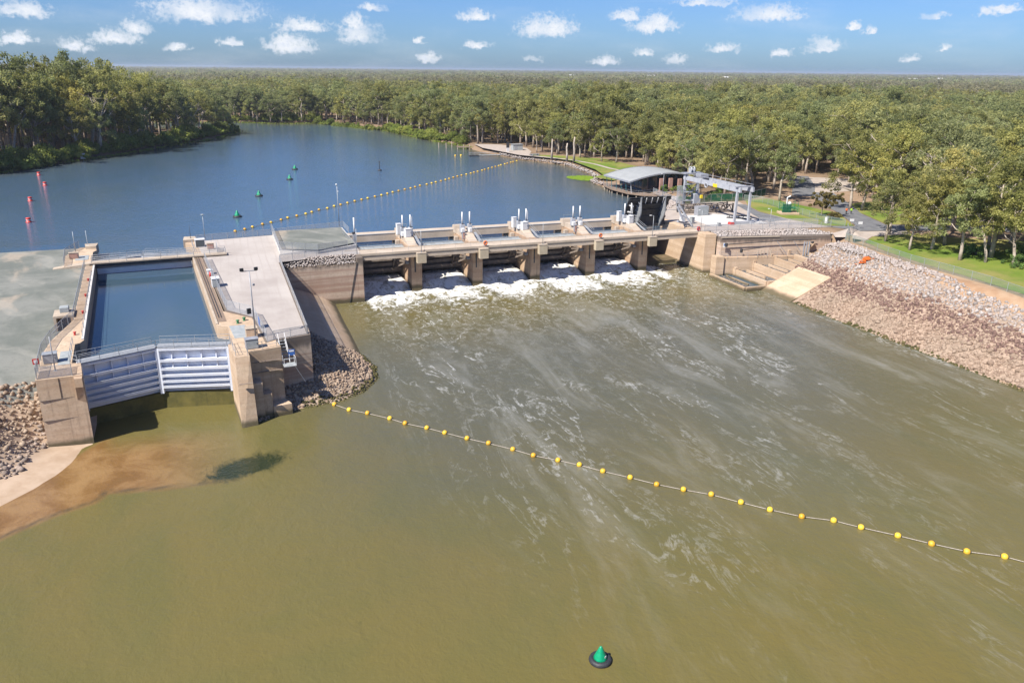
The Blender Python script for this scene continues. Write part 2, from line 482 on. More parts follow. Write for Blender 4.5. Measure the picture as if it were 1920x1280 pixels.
class MB:
    def __init__(self):
        self.v = []; self.f = []

    def add(self, vs, fs):
        k = len(self.v)
        self.v += [tuple(p) for p in vs]
        self.f += [tuple(i + k for i in f) for f in fs]
        return self

    def box(self, x0, x1, y0, y1, z0, z1):
        return self.add([(x0, y0, z0), (x1, y0, z0), (x1, y1, z0), (x0, y1, z0), (x0, y0, z1), (x1, y0, z1), (x1, y1, z1), (x0, y1, z1)],
                        [(0, 3, 2, 1), (4, 5, 6, 7), (0, 1, 5, 4), (1, 2, 6, 5), (2, 3, 7, 6), (3, 0, 4, 7)])

    def obox(self, c, s, rz=0.0):
        hx, hy, hz = s[0] / 2, s[1] / 2, s[2] / 2
        ca, sa = math.cos(rz), math.sin(rz)
        vs = []
        for z in (-hz, hz):
            for x, y in ((-hx, -hy), (hx, -hy), (hx, hy), (-hx, hy)):
                vs.append((c[0] + x * ca - y * sa, c[1] + x * sa + y * ca, c[2] + z))
        return self.add(vs, [(0, 3, 2, 1), (4, 5, 6, 7), (0, 1, 5, 4), (1, 2, 6, 5), (2, 3, 7, 6), (3, 0, 4, 7)])

    def beam(self, p, q, w, h):
        """square bar from p to q"""
        p, q = Vector(p), Vector(q)
        d = (q - p).normalized()
        a = d.cross(Vector((0, 0, 1)))
        if a.length < 1e-4: a = Vector((1, 0, 0))
        a.normalize(); u = a.cross(d)
        vs = []
        for e in (p, q):
            for i, j in ((-1, -1), (1, -1), (1, 1), (-1, 1)):
                vs.append(e + a * (w / 2 * i) + u * (h / 2 * j))
        return self.add(vs, [(3, 2, 1, 0), (4, 5, 6, 7), (0, 1, 5, 4), (1, 2, 6, 5), (2, 3, 7, 6), (3, 0, 4, 7)])

    def tube(self, pts, r, n=6, r2=None):
        pts = [Vector(p) for p in pts]
        k0 = len(self.v)
        m_ = len(pts)
        ref = None
        for i, p in enumerate(pts):
            d = (pts[min(i + 1, m_ - 1)] - pts[max(i - 1, 0)]).normalized()
            a = d.cross(Vector((0, 0, 1)) if abs(d.z) < 0.9 else Vector((1, 0, 0))).normalized()
            if ref is not None and a.dot(ref) < 0: a = -a
            ref = a
            u = d.cross(a)
            rr = r if r2 is None else r + (r2 - r) * i / (m_ - 1)
            if hasattr(r, '__len__'): rr = r[i]
            for j in range(n):
                an = 2 * math.pi * j / n
                self.v.append(tuple(p + a * (math.cos(an) * rr) + u * (math.sin(an) * rr)))
        for i in range(m_ - 1):
            for j in range(n):
                a0 = k0 + i * n + j; a1 = k0 + i * n + (j + 1) % n
                self.f.append((a0, a1, a1 + n, a0 + n))
        self.f.append(tuple(k0 + j for j in reversed(range(n))))
        self.f.append(tuple(k0 + (m_ - 1) * n + j for j in range(n)))
        return self

    def prism(self, poly, z0, z1):
        """poly: list of (x,y); z0/z1 numbers or per-vertex lists"""
        n = len(poly)
        area = sum(poly[i][0] * poly[(i + 1) % n][1] - poly[(i + 1) % n][0] * poly[i][1] for i in range(n))
        if area < 0:
            poly = poly[::-1]
            if hasattr(z0, '__len__'): z0 = z0[::-1]
            if hasattr(z1, '__len__'): z1 = z1[::-1]
        g = lambda z, i: z[i] if hasattr(z, '__len__') else z
        vs = [(p[0], p[1], g(z0, i)) for i, p in enumerate(poly)] + [(p[0], p[1], g(z1, i)) for i, p in enumerate(poly)]
        fs = [tuple(reversed(range(n))), tuple(range(n, 2 * n))]
        fs += [(i, (i + 1) % n, n + (i + 1) % n, n + i) for i in range(n)]
        return self.add(vs, fs)

    def loft(self, lo, zlo, hi_, zhi):
        n = len(lo)
        vs = [(p[0], p[1], zlo) for p in lo] + [(p[0], p[1], zhi) for p in hi_]
        fs = [tuple(reversed(range(n))), tuple(range(n, 2 * n))]
        fs += [(i, (i + 1) % n, n + (i + 1) % n, n + i) for i in range(n)]
        return self.add(vs, fs)

    def profile(self, prof, x0, x1):
        """profile in (y,z), pushed along x"""
        n = len(prof)
        area = sum(prof[i][0] * prof[(i + 1) % n][1] - prof[(i + 1) % n][0] * prof[i][1] for i in range(n))
        if area < 0: prof = prof[::-1]
        vs = [(x0, y, z) for y, z in prof] + [(x1, y, z) for y, z in prof]
        fs = [tuple(reversed(range(n))), tuple(range(n, 2 * n))]
        fs += [(i, (i + 1) % n, n + (i + 1) % n, n + i) for i in range(n)]
        return self.add(vs, fs)

    def lathe(self, prof, n=12, c=(0, 0, 0)):
        k0 = len(self.v)
        for r, z in prof:
            for j in range(n):
                a = 2 * math.pi * j / n
                self.v.append((c[0] + r * math.cos(a), c[1] + r * math.sin(a), c[2] + z))
        for i in range(len(prof) - 1):
            for j in range(n):
                a0 = k0 + i * n + j; a1 = k0 + i * n + (j + 1) % n
                self.f.append((a0, a1, a1 + n, a0 + n))
        self.f.append(tuple(k0 + j for j in reversed(range(n))))
        self.f.append(tuple(k0 + (len(prof) - 1) * n + j for j in range(n)))
        return self

    def mesh(self, name, mat, smooth=False):
        me = bpy.data.meshes.new(name)
        me.from_pydata(self.v, [], self.f)
        if smooth:
            for p in me.polygons: p.use_smooth = True
        me.materials.append(MATS[mat])
        me.update()
        return me

    def build(self, name, mat, parent=None, smooth=False, bevel=0.0):
        o = link(name, self.mesh(name, mat, smooth), parent)
        if bevel:
            md = o.modifiers.new('bevel', 'BEVEL')
            md.width = bevel; md.segments = 1; md.limit_method = 'ANGLE'
        return o


def sheet(name, pts, z, mat, parent=None, kind=None):
    """flat n-gon sheet"""
    n = len(pts)
    a = sum(pts[i][0] * pts[(i + 1) % n][1] - pts[(i + 1) % n][0] * pts[i][1] for i in range(n))
    if a < 0: pts = pts[::-1]
    vs = [Vector((p[0], p[1], z(p[0], p[1]) if callable(z) else z)) for p in pts]
    tris = []
    for t3 in tessellate_polygon([[Vector((v.x, v.y, 0)) for v in vs]]):
        a_, b_, c_ = (vs[i] for i in t3)
        up_ = (b_.x - a_.x) * (c_.y - a_.y) - (c_.x - a_.x) * (b_.y - a_.y)
        tris.append(t3 if up_ > 0 else t3[::-1])
    me = bpy.data.meshes.new(name)
    me.from_pydata(vs, [], tris)
    me.update()
    me.materials.append(MATS[mat])
    o = link(name, me, parent)
    if kind: o['kind'] = kind
    return o


def copy_tree(o, loc=None, rotz=None, parent=None):
    c = o.copy()
    COL.objects.link(c)
    c.parent = parent
    if loc is not None: c.location = loc
    if rotz is not None: c.rotation_euler = (0, 0, rotz)
    for ch in o.children:
        copy_tree(ch, parent=c)
    return c


def resample(pts, step):
    """points every ~step along a polyline (corners kept), with heading"""
    out = []
    for a, b2 in zip(pts[:-1], pts[1:]):
        a, b2 = Vector(a), Vector(b2)
        n = max(1, round((b2 - a).length / step))
        for i in range(n):
            out.append(a.lerp(b2, i / n))
    out.append(Vector(pts[-1]))
    return out


POSTS = {}


def fence(label, pts, h=1.8, step=2.8, mesh='chain_link', pr=0.045, top=True, mid=False, post_mat='galvanised', cat='fence', name='mesh_fence', group=None):
    """pts: (x,y,z); posts, rails and mesh panels, every post a part"""
    base = Vector(pts[0])
    t = thing(name, label, cat, base, 0, group)
    q = resample(pts, step)
    key = (round(h, 2), round(pr, 3), post_mat)
    if key not in POSTS:
        POSTS[key] = MB().tube([(0, 0, -0.1), (0, 0, h)], pr, 5).mesh('post', post_mat)
    for p in q:
        link('post', POSTS[key], t, p - base)
    for on, zf, nm in ((top, 1.0, 'top_rail'), (mid, 0.52, 'mid_rail')):
        if on:
            mb = MB()
            mb.tube([Vector(p) - base + Vector((0, 0, h * zf - 0.03)) for p in pts], pr * 0.7, 5)
            mb.build(nm, post_mat, t)
    if mesh:
        mb = MB()
        for a, b2 in zip(pts[:-1], pts[1:]):
            a, b2 = Vector(a) - base, Vector(b2) - base
            mb.add([a + Vector((0, 0, .04)), b2 + Vector((0, 0, .04)), b2 + Vector((0, 0, h - .06)), a + Vector((0, 0, h - .06))], [(0, 1, 2, 3)])
        mb.build('mesh_panel', mesh, t)
    return t


def railing(label, pts, **kw):
    kw.setdefault('h', 1.1); kw.setdefault('mesh', None); kw.setdefault('mid', True)
    kw.setdefault('cat', 'railing'); kw.setdefault('name', 'hand_railing'); kw.setdefault('pr', 0.035)
    return fence(label, pts, **kw)


def in_poly(px, py, poly):
    px = np.asarray(px, float); py = np.asarray(py, float)
    ins = np.zeros(px.shape, bool)
    n = len(poly)
    for i in range(n):
        x0, y0 = poly[i]; x1, y1 = poly[(i + 1) % n]
        if y0 == y1: continue
        c = ((y0 > py) != (y1 > py)) & (px < (x1 - x0) * (py - y0) / (y1 - y0) + x0)
        ins ^= c
    return ins


def seg_dist(px, py, poly, closed=True):
    px = np.asarray(px, float); py = np.asarray(py, float)
    d = np.full(px.shape, 1e9)
    n = len(poly)
    for i in range(n if closed else n - 1):
        x0, y0 = poly[i]; x1, y1 = poly[(i + 1) % n]
        dx, dy = x1 - x0, y1 - y0
        tt = np.clip(((px - x0) * dx + (py - y0) * dy) / max(dx * dx + dy * dy, 1e-9), 0, 1)
        d = np.minimum(d, np.hypot(px - x0 - tt * dx, py - y0 - tt * dy))
    return d


def sdist(px, py, poly):
    return np.where(in_poly(px, py, poly), -1, 1) * seg_dist(px, py, poly)


def vnoise(x, y, s, seed=0):
    """smooth value noise for terrain"""
    x = np.asarray(x) / s; y = np.asarray(y) / s
    xi = np.floor(x).astype(int); yi = np.floor(y).astype(int)
    fx = x - xi; fy = y - yi
    fx = fx * fx * (3 - 2 * fx); fy = fy * fy * (3 - 2 * fy)
    def h(a, b2):
        k = (a * 374761393 + b2 * 668265263 + seed * 1442695041) & 0x7fffffff
        k = (k ^ (k >> 13)) * 1274126177 & 0x7fffffff
        return ((k ^ (k >> 16)) & 0xffff) / 65535.0
    return (h(xi, yi) * (1 - fx) + h(xi + 1, yi) * fx) * (1 - fy) + (h(xi, yi + 1) * (1 - fx) + h(xi + 1, yi + 1) * fx) * fy


# ------------------------------------------------------------------ the river and its banks
ZP, ZT = -1.8, -8.9          # headwater and tailwater
TH = R(4.57)                 # the lock stands a little askew to the weir
OX, OY = -13.75, 156.5
def lw(u, v):                # lock frame -> world
    return (OX + u * math.cos(TH) - v * math.sin(TH), OY + u * math.sin(TH) + v * math.cos(TH))


POOL = [(-29, 173), (-36, 178.5), (-60, 181), (-110, 184), (-170, 190), (-190, 240), (-160, 285), (-110, 305), (-71, 328), (-64.5, 348), (-52, 362),
        (-36, 386), (-16, 428), (1, 455), (14, 497), (15, 512), (2, 535), (-40, 560), (-120, 590), (-260, 610), (-420, 600), (-420, 660), (-260, 668), (-120, 650),
        (-50, 612), (16, 595), (43, 573), (71.5, 572), (89, 547), (101, 500), (107.6, 444), (113, 408), (117.5, 385), (117, 371), (117, 358),
        (120, 337), (122.7, 320.6), (130, 305), (133, 296), (131.5, 283), (130, 268), (126, 253), (121, 247), (119.8, 236), (121.5, 216), (122.5, 203), (113, 190),
        (105, 182), (103, 174), (103, 150), (22, 150), (-29, 150)]
TAIL = [(-16, 99), (-17.9, 97.6), (-18.2, 95.6), (-18.6, 93.8), (-19.7, 91.4), (-21.6, 89.0), (-24.2, 86.2), (-28, 82), (-32, 76), (-45, 60), (-70, 30), (-100, -50), (-140, -300), (160, -300), (125, -60), (110, 40),
        (107.5, 62), (106.6, 84), (106.6, 93), (106, 102), (105.6, 111), (106, 123), (106, 133), (106, 149), (26, 160), (-16, 130)]


TAILL = TAIL[:TAIL.index((-140, -300)) + 1] + [(60, -300), (60, 99)]


def ground_z(x, y):
    x = np.asarray(x, float); y = np.asarray(y, float)
    n = vnoise(x, y, 14, 1) - 0.5
    far = np.hypot(x, y)
    base = np.where(x < 60, -0.6, 0.0) + n * 0.25 * np.where((x > 95) & (y < 330), 0.15, 1.0)
    base = base + np.clip((far - 900) / 3000, 0, 1) * 3 * vnoise(x, y, 700, 5)
    sp_ = sdist(x, y, POOL)
    zp = np.where(sp_ < 0, np.maximum(ZP + sp_ * 0.35 - 0.02, -6), np.minimum(base, ZP - 0.02 + sp_ * 0.33))
    st_ = sdist(x, y, TAIL)
    right_ = np.minimum(0.0, ZT + np.maximum(st_, 0) * 0.60)
    left_ = np.interp(sdist(x, y, TAILL), [0, 4.5, 6, 12, 45, 80], [ZT - 0.05, -8.5, -7.8, -2.9, -0.5, -0.2]) + n * 0.2
    zt = np.where(st_ < 0, np.maximum(ZT + st_ * 0.5, -11), np.where(x > 60, right_, left_))
    zt = np.where((x < -16) & (sdist(x, y, TAILL) > 0), left_, zt)
    z = np.minimum(zp, zt)
    z = np.where((y > 173) & (x < 95), zp, z)
    z = np.where((x < -14) & (x > -108) & (y > 55) & (y < 181), z - 0.7, z)
    # under the concrete works
    z = np.where((x > -23) & (x < 103.5) & (y > 96) & (y < 171), -11.0, z)
    z = np.where((x > 100) & (x < 127) & (y > 132.6) & (y < 146.8), -9.8 + (x - 102) * 0.24, z)
    z = np.where((x > 103.4) & (y >= 150.6 - (x - 104.6) * 0.215) & (y > 141) & (y < 200) & (sp_ > 2), 0.0, z)
    z = np.where((x > 102) & (x < 131) & (y > 132.6) & (y < 150.0 - (x - 104.6) * 0.215), np.minimum(z, -9.8 + (x - 102) * 0.24), z)
    return z


def axis(lo, hi, step, outlo, outhi, grow=1.35):
    a = list(np.arange(lo, hi + 1e-6, step))
    s = step; v = hi
    while v < outhi:
        s *= grow; v += s; a.append(v)
    s = step; v = lo; b2 = []
    while v > outlo:
        s *= grow; v -= s; b2.append(v)
    return np.array(b2[::-1] + a)


xs = axis(-120, 200, 2.0, -15000, 15000); ys = axis(60, 420, 2.0, -3000, 13200)
GX, GY = np.meshgrid(xs, ys)
GZ = ground_z(GX, GY)
nx, ny = len(xs), len(ys)
idx = np.arange(nx * ny).reshape(ny, nx)
Fq = np.stack([idx[:-1, :-1], idx[:-1, 1:], idx[1:, 1:], idx[1:, :-1]], -1).reshape(-1, 4)
g = link('ground', mesh_np('ground', np.stack([GX, GY, GZ], -1).reshape(-1, 3), Fq, 'earth', True))
g['kind'] = 'structure'


# --- water surfaces
def water(name, body1, body2, rough, wave_scale, wave_h, stretch=(1, 1, 1), tail=False):
    mt, t, b = principled(name, None, rough, 0)
    b.inputs['IOR'].default_value = 1.333
    p = t.pos()
    big = t.noise(t.pos((0.02, 0.012, 0)), 1.0, 5, 0.6, 0.8)
    c = t.mix(t.step(big, 0.35, 0.68), body1, body2)
    c = t.mix(t.math('MULTIPLY', t.step(t.noise(t.pos((0.075, 0.045, 0)), 1.0, 6, 0.62, 1.2), 0.42, 0.68), 0.45), c, tuple(v * 0.80 + (0.012 if i == 1 else 0) for i, v in enumerate(body2)))
    pw = t.pos(stretch)
    w1 = t.noise(pw, wave_scale, 5, 0.62, 0.3)
    w2 = t.noise(pw, wave_scale * 4.3, 3, 0.6)
    hgt = t.math('ADD', w1, t.math('MULTIPLY', w2, 0.30))
    if tail:
        near = t.attr('turb')
        c = t.mix(t.math('MULTIPLY', t.attr('grey'), t.step(big, 0.2, 0.7, 0.5, 1.0)), c, (0.098, 0.098, 0.068))  # grey of reflected sky and foam painted into the body colour
        c = t.mix(t.math('MULTIPLY', near, t.step(t.noise(p, 0.16, 5, 0.65, 0.6), 0.35, 0.7)), c, (0.150, 0.120, 0.038))
        shal = t.attr('shal')
        sn = t.noise(t.pos((0.25, 0.25, 1)), 1.0, 6, 0.65, 0.5)
        sand = t.mix(t.step(sn, 0.35, 0.65), (0.20, 0.105, 0.035), (0.30, 0.18, 0.075))
        c = t.mix(t.math('MULTIPLY', shal, t.step(sn, 0.1, 0.5, 0.75, 1.0)), c, sand)
        lip = t.attr('lip')
        c = t.mix(t.math('MULTIPLY', lip, 0.75), c, (0.075, 0.065, 0.035))
        wd = t.math('ADD', t.attr('weed'), t.math('MULTIPLY', t.math('SUBTRACT', t.noise(t.pos((1, 0.6, 1)), 0.5, 8, 0.75, 0.8), 0.5), 2.2))
        c = t.mix(t.step(wd, 0.25, 0.9, 0, 0.94), c, (0.018, 0.030, 0.014))
        # foam: broken sheets below the gates, lacy streaks further down, specks
        f = t.attr('foam')
        fn = t.noise(t.pos((1.0, 0.65, 0.4)), 0.85, 8, 0.72, 1.0)
        sheetf = t.step(t.math('ADD', f, t.math('MULTIPLY', t.math('SUBTRACT', fn, 0.5), 2.5)), 0.48, 1.12)
        ridge = t.math('ABSOLUTE', t.math('SUBTRACT', t.noise(t.pos((0.23, 0.062, 0.3)), 1.0, 7, 0.62, 0.9), 0.5))
        lace = t.step(ridge, 0.034, 0.0)
        msk = t.noise(t.pos((0.06, 0.022, 1)), 1.0, 3, 0.6, 0.6)
        lace = t.math('MULTIPLY', lace, t.math('MULTIPLY', t.step(msk, 0.42, 0.66), t.attr('streak')))
        lace = t.math('MULTIPLY', lace, t.step(fn, 0.40, 0.62))
        ridge2 = t.math('ABSOLUTE', t.math('SUBTRACT', t.noise(t.pos((0.5, 0.32, 0.3)), 1.0, 6, 0.7, 1.2), 0.5))
        lace2 = t.math('MULTIPLY', t.step(ridge2, 0.045, 0.0), t.math('MULTIPLY', t.attr('turb'), t.step(fn, 0.40, 0.62)))
        spk = t.noise(t.pos((1, 0.7, 1)), 5.5, 3, 0.7)
        smask = t.step(t.noise(t.pos((0.10, 0.05, 1)), 1.0, 4, 0.6, 1.0), 0.52, 0.66)
        spk = t.math('MULTIPLY', t.math('MULTIPLY', t.step(spk, 0.64, 0.72), smask), t.math('MULTIPLY', t.attr('streak'), 0.40))
        foam = t.math('MAXIMUM', t.math('MAXIMUM', sheetf, t.math('MULTIPLY', lace, 0.45)), t.math('MAXIMUM', t.math('MULTIPLY', lace2, 0.75), spk))
        soft = t.math('MULTIPLY', t.step(t.noise(t.pos((0.14, 0.035, 1)), 1.0, 7, 0.66, 1.0), 0.47, 0.72), t.math('MULTIPLY', t.attr('streak'), 0.16))
        foam = t.math('MAXIMUM', foam, soft)
        fcol = t.mix(t.step(fn, 0.3, 0.6), (0.62, 0.60, 0.52), (0.90, 0.91, 0.90))
        c = t.mix(foam, c, fcol)
        t.link(t.math('ADD', rough, t.math('MULTIPLY', foam, 0.6), clamp=True), b.inputs['Roughness'])
        hgt = t.math('ADD', hgt, t.math('MULTIPLY', t.math('MULTIPLY', fn, 2.2), t.math('ADD', t.math('MULTIPLY', f, 0.8), t.math('MULTIPLY', near, 0.35))))
    else:
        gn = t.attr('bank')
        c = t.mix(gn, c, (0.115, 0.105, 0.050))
    t.link(c, b.inputs['Base Color'])
    bump(t, b, hgt, 1.0, wave_h)
    return mt


water('water_tail', (0.162, 0.130, 0.038), (0.150, 0.131, 0.046), 0.10, 0.75, 0.10, (1, 0.8, 1), True)
water('water_pool', (0.068, 0.128, 0.210), (0.080, 0.130, 0.190), 0.07, 1.0, 0.10, (0.55, 1, 1))
water('water_lock', (0.045, 0.088, 0.145), (0.058, 0.098, 0.130), 0.04, 1.5, 0.008)


def attr_f(me, name, vals):
    a = me.attributes.new(name, 'FLOAT', 'POINT')
    a.data.foreach_set('value', np.asarray(vals, np.float32).ravel())


def grid_water(name, xs, ys, zfun, mat, attrs):
    X, Y = np.meshgrid(xs, ys)
    Z = zfun(X, Y)
    nx, ny = len(xs), len(ys)
    idx = np.arange(nx * ny).reshape(ny, nx)
    F = np.stack([idx[:-1, :-1], idx[:-1, 1:], idx[1:, 1:], idx[1:, :-1]], -1).reshape(-1, 4)
    me = mesh_np(name, np.stack([X, Y, Z], -1).reshape(-1, 3), F, mat, True)
    for k, v in attrs(X, Y).items():
        attr_f(me, k, v)
    o = link(name, me)
    o['kind'] = 'structure'
    return o


PIERX = [36.9, 50.05, 63.2, 76.4, 89.6]
BAYS = [(25.0, 35.8), (38.0, 48.95), (51.15, 62.1), (64.3, 75.3), (77.5, 88.5), (90.7, 102.0)]


def sm(x, lo, hi):
    tt = np.clip((x - lo) / (hi - lo), 0, 1)
    return tt * tt * (3 - 2 * tt)


def tail_z(X, Y):
    z = np.full(X.shape, ZT)
    jet = np.zeros(X.shape)
    for a, b2 in BAYS[:5]:
        inb = sm(X, a - 0.5, a + 0.5) * (1 - sm(X, b2 - 0.5, b2 + 0.5))
        jet = np.maximum(jet, inb * sm(Y, 154.5, 159.5))
    z = z + jet * 1.35
    boil = np.exp(-((Y - 151.5) / 7.0) ** 2) * sm(X, 24, 28) * (1 - sm(X, 92, 98))
    z = z + boil * ((vnoise(X, Y, 2.3, 3) - 0.42) * 1.0 + (vnoise(X, Y, 1.0, 9) - 0.5) * 0.5)
    turb = np.exp(-np.maximum(150 - Y, 0) / 16.0) * sm(X, 17, 30)
    z = z + turb * (vnoise(X, Y, 2.6, 4) - 0.5) * 0.22
    z = z + jet * (vnoise(X, Y, 1.1, 12) - 0.5) * 0.5
    return z


def tail_attrs(X, Y):
    wob = (vnoise(X, Y, 5, 2) - 0.5) * 4 + (vnoise(X, Y, 2, 6) - 0.5) * 2
    in_x = sm(X, 24.3, 26) * (1 - sm(X, 91 + wob, 98 + wob))
    foam = in_x * np.interp(Y + wob * 0.8, [108, 122, 132, 139, 144.5, 149, 165], [0.0, 0.16, 0.28, 0.42, 0.66, 1.0, 1.15])
    for px in PIERX:
        foam = foam * (1 - 0.42 * np.exp(-((X - px - (154 - Y) * 0.05) / (1.5 + np.maximum(154 - Y, 0) * 0.06)) ** 2) * sm(154.5 - Y, 0, 1.5))
    turb = np.clip(np.exp(-np.maximum(150 - Y, 0) / 20.0) * sm(X, 18, 30) * 1.1, 0, 1)
    streak = sm(X, 14, 34) * np.interp(Y, [20, 45, 70, 95, 130, 150], [0.14, 0.24, 0.55, 1.0, 1.0, 0.6])
    SH = [(-16, 99), (-30, 78), (-40, 62), (-30, 70.5), (-23.3, 79.3), (-19, 82.3), (-15.3, 83.9), (-14.6, 85.6), (-8, 84.4), (-2, 83.8), (4, 85), (3, 92), (-2, 97), (-8, 99.5), (-14, 100)]
    sd = sdist(X + wob * 0.08, Y + wob * 0.08, SH)
    fade = 1 - sm(X, -13, 3)
    shal = np.where(sd < 0, 1.0, 1 - sm(sd, 0, 0.9)) * fade * (1 - sm(Y, 93, 101) * sm(X, -17, -14))
    EDGE = [(-34, 67), (-23.3, 79.3), (-19, 82.3), (-15.3, 83.9), (-14.6, 85.6), (-8, 84.4), (-2, 83.8), (2, 84.4)]
    lip = np.exp(-(seg_dist(X, Y, EDGE, False) / 0.28) ** 2) * (1 - sm(X, -7, 0))
    weed = np.exp(-(((X + 0.2 - (Y - 86.5) * 0.15) / 4.6) ** 2 + ((Y - 86.4 - 0.22 * (X + 0.6)) / 2.5) ** 2)) * 1.35
    grey = sm(Y, 40, 95) * sm(X + wob, -4, 28) * (1 - 0.6 * sm(Y, 118, 140))  # mid-basin zone where the sky reflection is put into the colour
    return {'grey': grey, 'foam': foam, 'turb': turb, 'streak': streak, 'shal': shal, 'lip': lip, 'weed': weed}


txs = axis(-34, 106, 0.6, -150, 170, 1.5); tys = axis(30, 163, 0.6, -300, 164, 1.5)
grid_water('river_tailwater', txs, tys, tail_z, 'water_tail', tail_attrs)
pxs = axis(-120, 140, 4, -440, 260, 1.3); pys = axis(163.6, 420, 4, 163.6, 680, 1.2)
grid_water('river_pool', pxs, pys, lambda X, Y: np.full(X.shape, ZP), 'water_pool',
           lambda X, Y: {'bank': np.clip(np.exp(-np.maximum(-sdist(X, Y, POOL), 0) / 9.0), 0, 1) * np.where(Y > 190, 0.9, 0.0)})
sheet('lock_water', [lw(-9.8, 7.5), lw(9.9, 7.5), lw(9.9, -50.2), lw(0, -48.0), lw(-9.8, -50.2)], ZP - 0.15, 'water_lock', None, 'structure')
# ------------------------------------------------------------------ left bank: yard, sand, rocks
def left_z(x, y):
    st_ = sdist(x, y, TAILL)
    n = vnoise(x, y, 9, 1) - 0.5
    z = np.interp(st_, [-6, 0, 4.5, 6, 12, 45, 80], [-11, ZT - 0.02, -8.5, -7.8, -2.9, -0.5, -0.2]) + n * 0.12
    return np.where(np.asarray(y) > 172, np.minimum(z, ZP + 0.45 + (179.5 - np.asarray(y)) * 0.35), z)


def grid_sheet(name, xs, ys, zf, mat, keep, kind='structure', smooth=True):
    X, Y = np.meshgrid(xs, ys)
    Z = zf(X, Y)
    nx, ny = len(xs), len(ys)
    idx = np.arange(nx * ny).reshape(ny, nx)
    F = np.stack([idx[:-1, :-1], idx[:-1, 1:], idx[1:, 1:], idx[1:, :-1]], -1).reshape(-1, 4)
    cx = X.ravel()[F].mean(1); cy = Y.ravel()[F].mean(1)
    F = F[keep(cx, cy)]
    o = link(name, mesh_np(name, np.stack([X, Y, Z], -1).reshape(-1, 3), F, mat, smooth))
    if kind: o['kind'] = kind
    return o


grid_sheet('yard', np.arange(-110, -14, 1.0), np.arange(90, 182, 1.0), lambda x, y: left_z(x, y) + 0.05, 'yard_gravel',
           lambda x, y: (sdist(x, y, TAILL) > 10.0) & (x < lw(-9.5, 0)[0] - 0.0797 * (y - OY) + 0.3))
grid_sheet('sand_bank', np.arange(-60, -13, 0.7), np.arange(50, 112, 0.7), lambda x, y: left_z(x, y) + 0.03, 'sand',
           lambda x, y: (sdist(x, y, TAILL) < 11.5) & (sdist(x, y, TAILL) > -8) & ~((x > -17.3) & (y > 95)))

# --- stones: five angular shapes shared by every rip-rap slope
STONES = []
for k in range(5):
    bm = bmesh.new()
    bmesh.ops.create_icosphere(bm, subdivisions=1, radius=0.5)
    rr = random.Random(50 + k)
    for v in bm.verts:
        v.co *= rr.uniform(0.72, 1.18)
        v.co.z *= 0.72
    vv = np.array([v.co[:] for v in bm.verts]); ff = np.array([[v.index for v in f.verts] for f in bm.faces])
    bm.free()
    STONES.append((vv, ff))


def rot_mats(n, rg):
    a, b2, c = rg.uniform(0, 2 * np.pi, (3, n))
    b2 = (b2 - np.pi) * 0.35
    ca, sa, cb, sb, cc, s_c = np.cos(a), np.sin(a), np.cos(b2), np.sin(b2), np.cos(c), np.sin(c)
    M = np.empty((n, 3, 3))
    M[:, 0, 0] = ca * cb; M[:, 0, 1] = ca * sb * s_c - sa * cc; M[:, 0, 2] = ca * sb * cc + sa * s_c
    M[:, 1, 0] = sa * cb; M[:, 1, 1] = sa * sb * s_c + ca * cc; M[:, 1, 2] = sa * sb * cc - ca * s_c
    M[:, 2, 0] = -sb; M[:, 2, 1] = cb * s_c; M[:, 2, 2] = cb * cc
    return M


def merged_stones(name, P, S, mat, parent, rg):
    """stones past the first three hundred, joined"""
    if len(P) == 0: return
    Vs, Fs, off = [], [], 0
    which = rg.integers(0, 5, len(P))
    for k in range(5):
        sel = which == k
        p, s = P[sel], S[sel]
        if len(p) == 0: continue
        vv, ff = STONES[k]
        V = np.einsum('nij,vj->nvi', rot_mats(len(p), rg), vv) * s[:, None, None] + p[:, None, :]
        Vs.append(V.reshape(-1, 3))
        Fs.append((ff[None] + (np.arange(len(p)) * len(vv))[:, None, None]).reshape(-1, 3) + off)
        off += V.shape[0] * V.shape[1]
    o = link(name, mesh_np(name, np.concatenate(Vs), np.concatenate(Fs), mat), parent)
    o['kind'] = 'stuff'
    return o


STONE_ME = {}


def riprap(root, P, S, band, bands, nsingle=300, seed=0):
    """P points, S sizes, band index -> material; the stones nearest the camera are single parts"""
    rg = np.random.default_rng(seed)
    d = np.linalg.norm(P - np.array([0, 0, CAMH]), axis=1) / S
    order = np.argsort(d)
    single = order[:nsingle]; rest = order[nsingle:]
    for i in single:
        k = int(rg.integers(0, 5)); mat = bands[band[i]]
        if (k, mat) not in STONE_ME:
            STONE_ME[(k, mat)] = mesh_np('stone', STONES[k][0], STONES[k][1], mat)
        link('stone', STONE_ME[(k, mat)], root, P[i], (rg.uniform(-.4, .4), rg.uniform(-.4, .4), rg.uniform(0, 6.28)), float(S[i]))
    for bi, mat in enumerate(bands):
        sel = rest[band[rest] == bi]
        merged_stones('stone_cover', P[sel], S[sel], mat, root, rg)


def scatter(rg, n, x0, x1, y0, y1, mind):
    """jittered grid points"""
    xs_ = np.arange(x0, x1, mind); ys_ = np.arange(y0, y1, mind)
    X, Y = np.meshgrid(xs_, ys_)
    X = X + rg.uniform(-.5, .5, X.shape) * mind; Y = Y + rg.uniform(-.5, .5, Y.shape) * mind
    return X.ravel(), Y.ravel()


